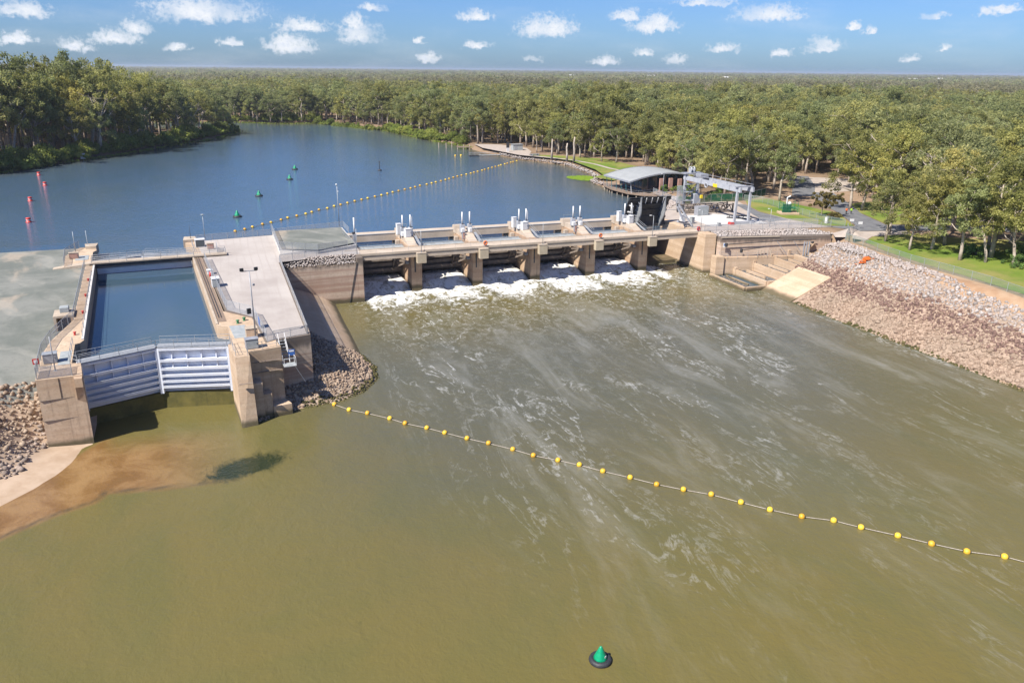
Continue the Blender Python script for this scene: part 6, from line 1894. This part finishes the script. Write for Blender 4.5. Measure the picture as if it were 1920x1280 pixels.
def gum(seed, h=20.0, cw=5.2, base=0.30, nl=7, sub=8, per=100, size=0.55, lean=0.0, mat='gum_leaf', bark='bark_pale', spread=1.0):
    """eucalypt: curved pale trunk, forking limbs, leaf clumps at the limb ends"""
    rg = np.random.default_rng(seed)
    mb = MB()
    tr = h * 0.021
    top = np.array([lean * h * 0.3 + rg.normal(0, .5), rg.normal(0, .6), h * 0.72])
    tp = [np.array([0, 0, -0.4]), np.array([lean * h * .05, 0, h * .14]), np.array([lean * h * .14 + rg.normal(0, .3), rg.normal(0, .3), h * .34]), top * np.array([.8, .8, .78]), top]
    mb.tube(tp, [tr * 1.25, tr, tr * .8, tr * .5, tr * .22], 7)
    cs = []; rs = []
    for i in range(nl):
        f = base + (0.70 - base) * (i + rg.uniform(0, .8)) / nl
        st = np.array([np.interp(f * h, [p[2] for p in tp], [p[k] for p in tp]) for k in range(2)] + [f * h])
        an = i * 2.4 + rg.uniform(-.5, .5)
        out = cw * rg.uniform(0.55, 1.0) * spread * (1.05 - 0.35 * (f - base))
        en = st + np.array([math.cos(an) * out, math.sin(an) * out, h * rg.uniform(0.10, 0.24)])
        mid = st * .5 + en * .5 + np.array([0, 0, -0.03 * h * rg.random()])
        mb.tube([st, mid, en], [tr * .5, tr * .33, tr * .12], 5)
        for j in range(sub):
            c = en + rg.normal(size=3) * np.array([cw * .33, cw * .33, h * .07])
            cs.append(c); rs.append(h * rg.uniform(0.038, 0.088))
            if j < 3: mb.tube([mid * .4 + en * .6, c], [tr * .16, tr * .06], 4)
    for j in range(sub + 5):      # top of the crown
        c = top + rg.normal(size=3) * np.array([cw * .38, cw * .38, h * .07]) + np.array([0, 0, h * .12])
        cs.append(c); rs.append(h * rg.uniform(0.045, 0.085))
    V, F, tint = leaf_cloud(np.array(cs), np.array(rs), per, size, rg)
    s = h / max(V[:, 2].max(), 1)
    V *= s
    tm = mb.mesh('trunk', bark, True)
    tm.transform(Matrix.Scale(s, 4))
    return tm, crown_mesh('crown', V, F, tint, mat)


def bush(seed, h=4.0, w=3.0, per=120, size=0.42, mat='willow_leaf', n=26, droop=0.5):
    rg = np.random.default_rng(seed)
    cs = rg.normal(size=(n, 3)) * np.array([w * .38, w * .38, 0])
    cs[:, 2] = h * (0.18 + 0.62 * rg.random(n) * np.exp(-(cs[:, 0] ** 2 + cs[:, 1] ** 2) / (w * w * .9)))
    V, F, tint = leaf_cloud(cs, h * rg.uniform(0.14, 0.26, n), per, size, rg, droop)
    V[:, 2] = np.maximum(V[:, 2], 0.02)
    mb = MB()
    for k in range(5):
        c = cs[k]
        mb.tube([(c[0] * .2, c[1] * .2, -0.2), (c[0], c[1], c[2])], [0.09, 0.03], 5)
    return mb.mesh('stem', 'bark', True), crown_mesh('foliage', V, F, tint, mat)


GUMS = [gum(101, cw=5.2, base=.26), gum(102, cw=4.4, base=.30, nl=7, mat='gum_leaf_cool'), gum(103, cw=6.0, base=.24, nl=8, lean=.25), gum(104, cw=4.8, base=.24, mat='gum_leaf_cool', bark='bark'),
        gum(105, cw=5.4, base=.40, nl=7, lean=-.2), gum(106, cw=6.8, base=.27, nl=9, sub=8, mat='gum_leaf_cool'), gum(107, cw=4.2, base=.16, nl=8, bark='bark'), gum(108, cw=5.6, base=.36, nl=6, sub=7, lean=.35)]
FORM = ['rounded', 'slim greyish', 'leaning broad', 'dark upright', 'lofty', 'wide spreading', 'narrow', 'sparse leaning']
WILLOWS = [bush(201), bush(202, 5.0, 3.4, n=30), bush(203, 3.2, 3.6)]
SHRUBS = [bush(211, 3.0, 2.6, 110, 0.34, 'shrub_leaf', 22, .2), bush(212, 2.4, 3.0, 110, 0.34, 'shrub_leaf', 20, .2)]


def plant(name, label, protos, k, x, y, z, s, rz, cat='tree', group=None, sz=1.0):
    t = thing(name, label, cat, (x, y, z), rz, group)
    a, b2 = protos[k]
    link(a.name.split('.')[0], a, t, None, None, (s, s, s * sz))
    link(b2.name.split('.')[0], b2, t, None, None, (s, s, s * sz))
    return t


def vis(x, y):
    a = np.arctan2(x, y) - YAW
    return (np.abs((a + np.pi) % (2 * np.pi) - np.pi) < R(36.5))


CLEAR = [[(100, 40), (124.5, 40), (125, 90), (133, 133), (150, 140), (160, 146), (158, 178), (172, 198), (165, 204), (150, 194), (140, 190), (130, 206), (124, 204), (100, 204)],
         [(112, 204), (130, 204), (143, 208), (146, 232), (150, 250), (153, 268), (153, 299), (142, 317), (136, 336), (140, 352), (134, 374), (112, 384), (112, 300)],
         [(124, 84), (141, 98), (144, 118), (140, 136), (124, 136)],
         [(147, 134), (162, 132), (200, 112), (202, 122), (180, 138), (166, 146), (178, 160), (168, 176), (150, 150)],
         [(158, 176), (166, 172), (182, 190), (196, 212), (204, 232), (192, 236), (176, 216)]]


def forest_ok(x, y):
    ok = (sdist(x, y, POOL) > 3.5) & (y > 40)
    for c in CLEAR: ok &= ~in_poly(x, y, c)
    ok &= ~((x > -140) & (x < 104) & (y < 300) & (y > -50)) | ((x > -140) & (x < -40) & (y > 300))
    ok &= ~((x < 0) & (y < 300))
    ok &= (x > 104) | (y > 300)
    return ok


rg = np.random.default_rng(77)
# named trees of the park, measured from the photograph: x, y, height, form, label
PARK = [(133.2, 122.0, 12.0, 0, 'round-headed gum with dark forked trunk on the lawn by the bank fence'),
        (135.1, 130.4, 13.5, 3, 'tall grey trunked gum at the road corner above the lawn'),
        (138.2, 121.0, 16.0, 4, 'slim pale trunked gum just behind the round-headed lawn gum'),
        (135.4, 111.7, 16.5, 1, 'straight trunked gum standing alone in the middle of the lawn'),
        (138.6, 108.6, 14.0, 7, 'gum with several leaning pale trunks above the green shrubs'),
        (141.0, 104.6, 15.0, 2, 'leaning pale trunked gum at the right edge of the lawn'),
        (151.6, 130.4, 20.0, 4, 'pale trunked gum beside the road bend'),
        (159.7, 135.2, 22.0, 5, 'large gum across the road behind the lawn gums'),
        (158.2, 166.4, 19.0, 0, 'big twin trunked gum beside the two walkers'),
        (160.6, 164.6, 18.0, 2, 'forked pale gum just right of the walkers'),
        (149.8, 184.8, 17.0, 1, 'gum with dense drooping crown behind the green pump platform'),
        (146.5, 196.5, 20.0, 5, 'broad gum with thick orange trunk behind the screened fence'),
        (163.5, 205.0, 18.0, 4, 'gum with tall bare trunk beside the car park'),
        (145.0, 126.5, 12.0, 6, 'narrow gum in front of the road on the upper lawn'),
        (147.0, 114.0, 14.0, 3, 'dark crowned gum over the shaded back of the lawn'),
        (150.0, 105.0, 17.0, 5, 'spreading gum behind the right hand lawn trees'),
        (144.0, 96.0, 16.0, 0, 'rounded gum at the lower right edge of the lawn'),
        (158.5, 275.0, 13.0, 1, 'pale bluish gum behind the visitor centre'),
        (146.5, 244.0, 10.0, 6, 'bright green tree close behind the visitor centre roof'),
        (150.5, 286.0, 15.0, 5, 'large drooping gum at the edge of the river lawn'),
        (146.0, 290.0, 14.0, 0, 'rounded gum beside the path on the river lawn'),
        (144.0, 306.0, 16.0, 2, 'leaning gum over the river lawn path'),
        (139.5, 320.0, 15.0, 3, 'dark gum near the picnic table'),
        (134.5, 331.0, 14.0, 4, 'high-crowned gum beside the beach shed')]
for (x, y, h, k, lab) in PARK:
    plant('gum_tree', lab, GUMS, k, x, y, 0, h / 20, rg.uniform(0, 6.28))
RT = gum(301, 7.0, 3.4, .28, 8, 9, 150, 0.36, 0.1, 'rust_leaf', 'bark')
plant('gum_tree', 'small rust coloured spreading tree on the lawn by the road', [RT], 0, 143.6, 160.4, 0, 1.0, 0.4)
plant('garden_shrub', 'small rusty shrub beside the rust coloured tree', [bush(302, 2.6, 2.2, 110, .3, 'rust_leaf', 16)], 0, 143.2, 155.4, 0, 1.0, 0.0, 'shrub')
plant('garden_shrub', 'bright yellow flowering shrub beyond the road', [bush(303, 3.0, 3.2, 110, .32, 'gold_leaf', 20)], 0, 164, 150.5, 0, 1.0, 0.0, 'shrub')
for i, (x, y, s, lab) in enumerate(((127.6, 210.6, .8, 'in front of the visitor centre glass end'), (131.5, 209.6, .85, 'below the first pink pillar'), (135.5, 210.6, 1.0, 'below the last pink pillar'), (131.8, 203.6, .9, 'beside the pale garden path'),
                                    (141.6, 104.0, 1.0, 'tallest of the lawn edge clump'), (141.0, 100.6, .9, 'in the middle of the lawn edge clump'), (139.6, 98.0, .95, 'at the river end of the lawn edge clump'), (141.2, 95.6, .9, 'rightmost of the lawn edge clump'),
                                    (126.5, 192.5, .9, 'left of the crane tower'), (123.6, 193.8, .8, 'left behind the crane tower'), (132.5, 192.0, .9, 'behind the crane beam'), (137.0, 191.6, .8, 'at the end of the screened fence'), (148.5, 110.0, 1.1, 'feathery one among the lawn trunks'),
                                    (143.5, 115.6, 1.2, 'between the two straight lawn trunks'), (141, 200.5, 1.0, 'under the broad gum by the fence'), (147, 206, 1.2, 'on the bank above the crane'))):
    plant('garden_shrub', 'leafy green shrub ' + lab, SHRUBS, i % 2, x, y, 0, s, i * 1.3, 'shrub', 'garden shrubs')

# dead gums standing among the living ones
DEAD = gum(601, 20, 5.0, .34, 8, 6, 3, 0.4, 0.1, 'dry_leaf', 'bark_pale')
for i, (x, y, h, lab) in enumerate(((-44, 382, 27, 'near the middle of the left wood'), (-8, 452, 20, 'near the point of the left wood'), (126, 402, 17, 'behind the timber jetty'), (168, 150, 19, 'behind the lawn trees'), (172, 232, 20, 'beyond the car park'), (156, 330, 17, 'behind the beach shed'), (190, 190, 20, 'deep in the forest on the right'))):
    plant('dead_tree', 'bare pale dead gum tree ' + lab, [DEAD], 0, x, y, 0, h / 20, i * 1.7, 'tree', 'dead gums')

# bright willowy shrubs fringing the pool
FR = [((-95, 311), (-71, 329.5), 'at the photo edge of the wooded bank', 14), ((-71, 330.5), (-52, 364), 'on the wooded bank behind the red buoys', 20), ((-52, 364), (-16, 430), 'midway along the wooded bank', 24), ((-16, 430), (15, 500), 'near the point of the wooded bank', 22),
      ((16, 598), (72, 575), 'on the far bank at the river bend', 16), ((72, 575), (101, 502), 'on the far bank near the small beach', 16), ((101, 502), (110, 430), 'on the far bank before the timber jetty', 20), ((110, 430), (118, 388), 'beside the timber jetty', 12)]
for (a, b2, lab, n) in FR:
    a, b2 = Vector(a), Vector(b2)
    nr = Vector((-(b2 - a).y, (b2 - a).x)).normalized()
    if sdist(np.array([(a.x + b2.x) / 2 + nr.x * 3]), np.array([(a.y + b2.y) / 2 + nr.y * 3]), POOL)[0] < 0: nr = -nr
    for i in range(n):
        f = (i + rg.uniform(.3, .7)) / n
        p = a.lerp(b2, f) + nr * rg.uniform(0.3, 3.4)
        s = rg.uniform(0.9, 2.0) if a.x < 16 else rg.uniform(0.8, 1.7)
        plant('willow_shrub', 'bright green willowy shrub %s, %s from the left' % (lab, nth(i)), WILLOWS, int(rg.integers(0, 3)), p.x, p.y, float(ground_z(p.x, p.y)), s, rg.uniform(0, 6.28), 'shrub', 'willow shrubs ' + lab)

# rushes and drooping grass right at the pool edge
rf = np.random.default_rng(88)
cs, rs = [], []
for (a, b2) in zip(POOL[6:15] + POOL[24:33], POOL[7:16] + POOL[25:34]):
    L_ = math.hypot(b2[0] - a[0], b2[1] - a[1])
    for q_ in range(int(L_ / 0.9)):
        f = rf.random()
        cs.append((a[0] + (b2[0] - a[0]) * f + rf.normal(0, .8), a[1] + (b2[1] - a[1]) * f + rf.normal(0, .8), ZP + 0.35)); rs.append(rf.uniform(.5, 1.3))
V, F, tint = leaf_cloud(np.array(cs), np.array(rs), 26, 0.7, rf, 0.2, 0.55)
V[:, 2] = np.maximum(V[:, 2], ZP - 0.05)
tag(link('bank_rushes', crown_mesh('bank_rushes', V, F, tint, 'willow_leaf')), 'fringe of green rushes along the pool edge', 'rushes', None, 'stuff')

# forest trees near enough to be told apart
X, Y = scatter(rg, 0, -180, 420, 60, 660, 7.9)
k = forest_ok(X, Y) & vis(X, Y) & (np.hypot(X, Y) < 640)
X, Y = X[k], Y[k]
left_ = (X < 40) & (Y < 570) & (X < np.interp(Y, [300, 330, 500, 540], [-60, -60, 30, 10]))
H = np.where(left_, np.interp(Y, [320, 400, 450, 500], [38, 37, 31, 23]) * rg.uniform(0.68, 1.14, len(X)), rg.uniform(13, 24.0, len(X)) * np.where(rg.random(len(X)) < 0.1, 1.22, 1.0))
H = np.where(left_ & (sdist(X, Y, POOL) < 9), H * 0.82, H)
H = np.where(~left_ & (Y < 260), H * 0.92, H)
D = np.sqrt(X ** 2 + Y ** 2 + 25 ** 2)
# the largest in view become single trees; a tree deep behind others shows less
thin = left_ & (rg.random(len(X)) < 0.42)
X, Y, H, D, left_ = X[~thin], Y[~thin], H[~thin], D[~thin], left_[~thin]
front = np.exp(-np.maximum(sdist(X, Y, POOL) - 6, 0) / 60.0)
score = H / D * (0.6 + 0.4 * front)
order = np.argsort(-score)
NS = 300 - len(PARK) - 9
Zg = ground_z(X, Y)


def zone(x, y, l):
    if l:
        d = float(sdist(np.array([x]), np.array([y]), POOL)[0])
        row = 'in front' if d < 12 else 'in the middle' if d < 30 else 'deep'
        along = 'by red buoys' if y < 372 else 'midway' if y < 440 else 'near the point'
        return '%s on left bank %s' % (row, along)
    if y > 380: return 'on the far bank of the pool'
    if y > 300: return 'behind the beach and shed'
    if y > 230: return 'behind the river lawn'
    if y > 165: return 'behind the crane' if x < 175 else 'beyond the car park'
    return 'beyond the road at the right edge'


pick_ = [(int(i), int(rg.integers(0, 8)), zone(X[i], Y[i], left_[i])) for i in order[:NS]]
fam = {}
for i, kf, zl in sorted(pick_, key=lambda q_: math.atan2(X[q_[0]], Y[q_[0]])):
    fam.setdefault((kf, zl), []).append(i)
for i, kf, zl in pick_:
    f_ = fam[(kf, zl)]
    od = '' if len(f_) == 1 else ', %s from left' % nth(f_.index(i))
    plant('gum_tree', '%s gum tree %s%s' % (FORM[kf], zl, od), GUMS, kf, X[i], Y[i], float(Zg[i]), H[i] / 20 * (0.85 if left_[i] else 1.0), rg.uniform(0, 6.28), 'tree', '%s gums %s' % (FORM[kf], zl), 1 / 0.85 if left_[i] else 1.0)
rest = order[NS:]


# --- the rest of the forest: one object, instanced by geometry nodes
def join_np(name, parts):
    """join meshes (trunk, crown) into one prototype object, not linked to the scene"""
    bm = bmesh.new()
    mats = []
    me = bpy.data.meshes.new(name)
    allt = []
    for src in parts:
        n0 = len(bm.faces)
        tints = np.zeros(len(src.polygons), np.float32)
        if 'tint' in src.attributes:
            tints = np.empty(len(src.polygons), np.float32); src.attributes['tint'].data.foreach_get('value', tints)
        allt.append(tints)
        bm.from_mesh(src)
        bm.faces.ensure_lookup_table()
        for j in range(n0, len(bm.faces)):
            bm.faces[j].material_index = len(mats)
        mats.append(src.materials[0])
    bm.to_mesh(me); bm.free()
    if 'tint' in me.attributes: me.attributes.remove(me.attributes['tint'])
    a = me.attributes.new('tint', 'FLOAT', 'FACE'); a.data.foreach_set('value', np.concatenate(allt))
    for m2 in mats: me.materials.append(m2)
    return bpy.data.objects.new(name, me)


near_col = bpy.data.collections.new('forest_near_set')
for i in (0, 1, 3, 5, 6):
    near_col.objects.link(join_np('near_gum', GUMS[i]))
mid_col = bpy.data.collections.new('forest_mid_set')
for i in range(6):
    tm, cm = gum(400 + i, 20, [5, 4.4, 5.8, 5, 6, 4.6][i], .22, 7, 5, 22, 1.0, 0.1, ['gum_leaf', 'gum_leaf', 'gum_leaf_cool', 'gum_leaf', 'gum_leaf_cool', 'rust_leaf'][i] if i < 5 else 'gum_leaf', 'bark')
    mid_col.objects.link(join_np('mid_gum', (tm, cm)))
dry_col = bpy.data.collections.new('forest_dry_set')
for i in range(4):
    tm, cm = gum(450 + i, 20, [5, 4.4, 5.8, 5][i], .24, 6, 5, 20, 1.1, 0.1, 'dry_leaf', 'bark')
    dry_col.objects.link(join_np('dry_gum', (tm, cm)))
far_col = bpy.data.collections.new('forest_far_set')
for i in range(4):
    r2 = np.random.default_rng(500 + i)
    cs = r2.normal(size=(16, 3)) * np.array([4.2, 4.2, 2.0]) + np.array([0, 0, 13.0])
    V, F, tint = leaf_cloud(cs, r2.uniform(1.8, 3.2, 16), 9, 2.6, r2)
    far_col.objects.link(bpy.data.objects.new('far_gum', crown_mesh('far_gum', V, F, tint, 'dry_leaf' if i % 2 else 'gum_leaf_cool')))


def gn_scatter(name, P, S, col, label):
    n = len(P)
    me = bpy.data.meshes.new(name)
    me.vertices.add(n); me.vertices.foreach_set('co', np.asarray(P, np.float32).ravel())
    for nm, ty, vals in (('scl', 'FLOAT', S), ('rotz', 'FLOAT', rg.uniform(0, 6.283, n)), ('pick', 'INT', rg.integers(0, len(col.objects), n))):
        a = me.attributes.new(nm, ty, 'POINT')
        a.data.foreach_set('value', np.asarray(vals, np.int32 if ty == 'INT' else np.float32))
    me.update()
    o = link(name, me)
    tag(o, label, 'forest', None, 'stuff')
    ng = bpy.data.node_groups.new(name, 'GeometryNodeTree')
    ng.interface.new_socket('Geometry', in_out='INPUT', socket_type='NodeSocketGeometry')
    ng.interface.new_socket('Geometry', in_out='OUTPUT', socket_type='NodeSocketGeometry')
    N = ng.nodes; Lk = ng.links.new
    gi = N.new('NodeGroupInput'); go = N.new('NodeGroupOutput')
    ci = N.new('GeometryNodeCollectionInfo'); ci.inputs['Collection'].default_value = col
    ci.inputs['Separate Children'].default_value = True; ci.inputs['Reset Children'].default_value = True
    iop = N.new('GeometryNodeInstanceOnPoints'); iop.inputs['Pick Instance'].default_value = True
    def na(nm, ty):
        x = N.new('GeometryNodeInputNamedAttribute'); x.data_type = ty; x.inputs['Name'].default_value = nm
        return x.outputs['Attribute']
    cx = N.new('ShaderNodeCombineXYZ'); Lk(na('rotz', 'FLOAT'), cx.inputs[2])
    er = N.new('FunctionNodeEulerToRotation'); Lk(cx.outputs[0], er.inputs[0])
    Lk(gi.outputs[0], iop.inputs['Points']); Lk(ci.outputs[0], iop.inputs['Instance'])
    Lk(na('pick', 'INT'), iop.inputs['Instance Index']); Lk(er.outputs[0], iop.inputs['Rotation'])
    Lk(na('scl', 'FLOAT'), iop.inputs['Scale']); Lk(iop.outputs[0], go.inputs[0])
    md = o.modifiers.new('scatter', 'NODES'); md.node_group = ng
    return o


if len(rest):
    gn_scatter('forest', np.stack([X[rest], Y[rest], Zg[rest]], 1), H[rest] / 20, near_col, 'dense grey-green gum forest behind the nearest rows of trees')
# middle distance 640 m - 1.9 km, rows thinning out
pts = []
r_ = 636.0
while r_ < 1900:
    sp_ = 9.5 + (r_ - 636) / 1264 * 9
    n = int(r_ * R(74) / sp_)
    a = YAW + R(-37) + R(74) * (np.arange(n) + rg.uniform(0, 1, n)) / n
    rr = r_ + rg.uniform(-.5, .5, n) * sp_ * 1.3
    pts.append(np.stack([rr * np.sin(a), rr * np.cos(a)], 1))
    r_ += sp_ * 1.25
pts = np.concatenate(pts)
k = forest_ok(pts[:, 0], pts[:, 1])
# a straight clearing running off to the right, as a pale track
tx, ty = 0.552, 0.834
off = pts[:, 0] * ty - pts[:, 1] * tx
k &= ~((np.abs(off) < 7) & (np.hypot(pts[:, 0], pts[:, 1]) > 640))
pts = pts[k]
S = rg.uniform(0.62, 1.15, len(pts)) * (0.8 + 0.45 * vnoise(pts[:, 0], pts[:, 1], 45, 3))
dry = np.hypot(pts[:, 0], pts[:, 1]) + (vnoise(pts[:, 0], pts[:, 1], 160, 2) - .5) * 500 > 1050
pz = np.column_stack([pts, ground_z(pts[:, 0], pts[:, 1])])
gn_scatter('forest', pz[~dry], S[~dry], mid_col, 'olive gum forest stretching away beyond the far bank')
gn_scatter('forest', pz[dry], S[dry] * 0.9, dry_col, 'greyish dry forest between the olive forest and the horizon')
pts = []
r_ = 1880.0
while r_ < 13000:
    sp_ = 12 + (r_ - 1880) / 9000 * 34
    n = int(r_ * R(74) / sp_)
    a = YAW + R(-37) + R(74) * (np.arange(n) + rg.uniform(0, 1, n)) / n
    rr = r_ + rg.uniform(-.5, .5, n) * sp_ * 5
    pts.append(np.stack([rr * np.sin(a), rr * np.cos(a), rr], 1))
    r_ += sp_ * 5.0
pts = np.concatenate(pts)
S = rg.uniform(0.7, 1.15, len(pts)) * (1 + (pts[:, 2] - 1880) / 9000 * 0.5) * (0.85 + 0.5 * vnoise(pts[:, 0], pts[:, 1], 120, 3))
gn_scatter('forest', np.column_stack([pts[:, :2], ground_z(pts[:, 0], pts[:, 1]) - 1.0]), S, far_col, 'hazy forest plain reaching to the horizon')
# a few pale farm roofs far off
for i, (az_, r_, w_) in enumerate(((4.0, 3300, 26), (9.3, 3600, 30), (14.2, 3000, 24), (25.5, 3400, 34), (27.0, 3800, 26))):
    a = YAW + R(az_)
    t = thing('farm_shed', 'tiny pale farm shed far off near the horizon, %s from the left' % ORD[i], 'building', (r_ * math.sin(a), r_ * math.cos(a), 3), -a, 'distant farm sheds')
    MB().box(-w_ / 2, w_ / 2, -8, 8, 0, 12).build('wall', 'white_paint', t)
    MB().profile([(-9, 12), (0, 16), (9, 12)], -w_ / 2 - 1, w_ / 2 + 1).build('roof', 'white_paint', t)

# ------------------------------------------------------------------ haze
hz = MB().box(-14500, 14500, -400, 14200, -13, 48)
mt = bpy.data.materials.new('haze')
mt.use_nodes = True
t = NT(mt.node_tree)
pv = t.new('ShaderNodeVolumePrincipled')
pv.inputs['Color'].default_value = (0.74, 0.82, 0.95, 1)
pv.inputs['Density'].default_value = 0.00008
pv.inputs['Anisotropy'].default_value = 0.2
o = t.new('ShaderNodeOutputMaterial')
t.link(pv.outputs[0], o.inputs['Volume'])
MATS['haze'] = mt
if True:
    h = hz.build('haze', 'haze')
    h['kind'] = 'stuff'
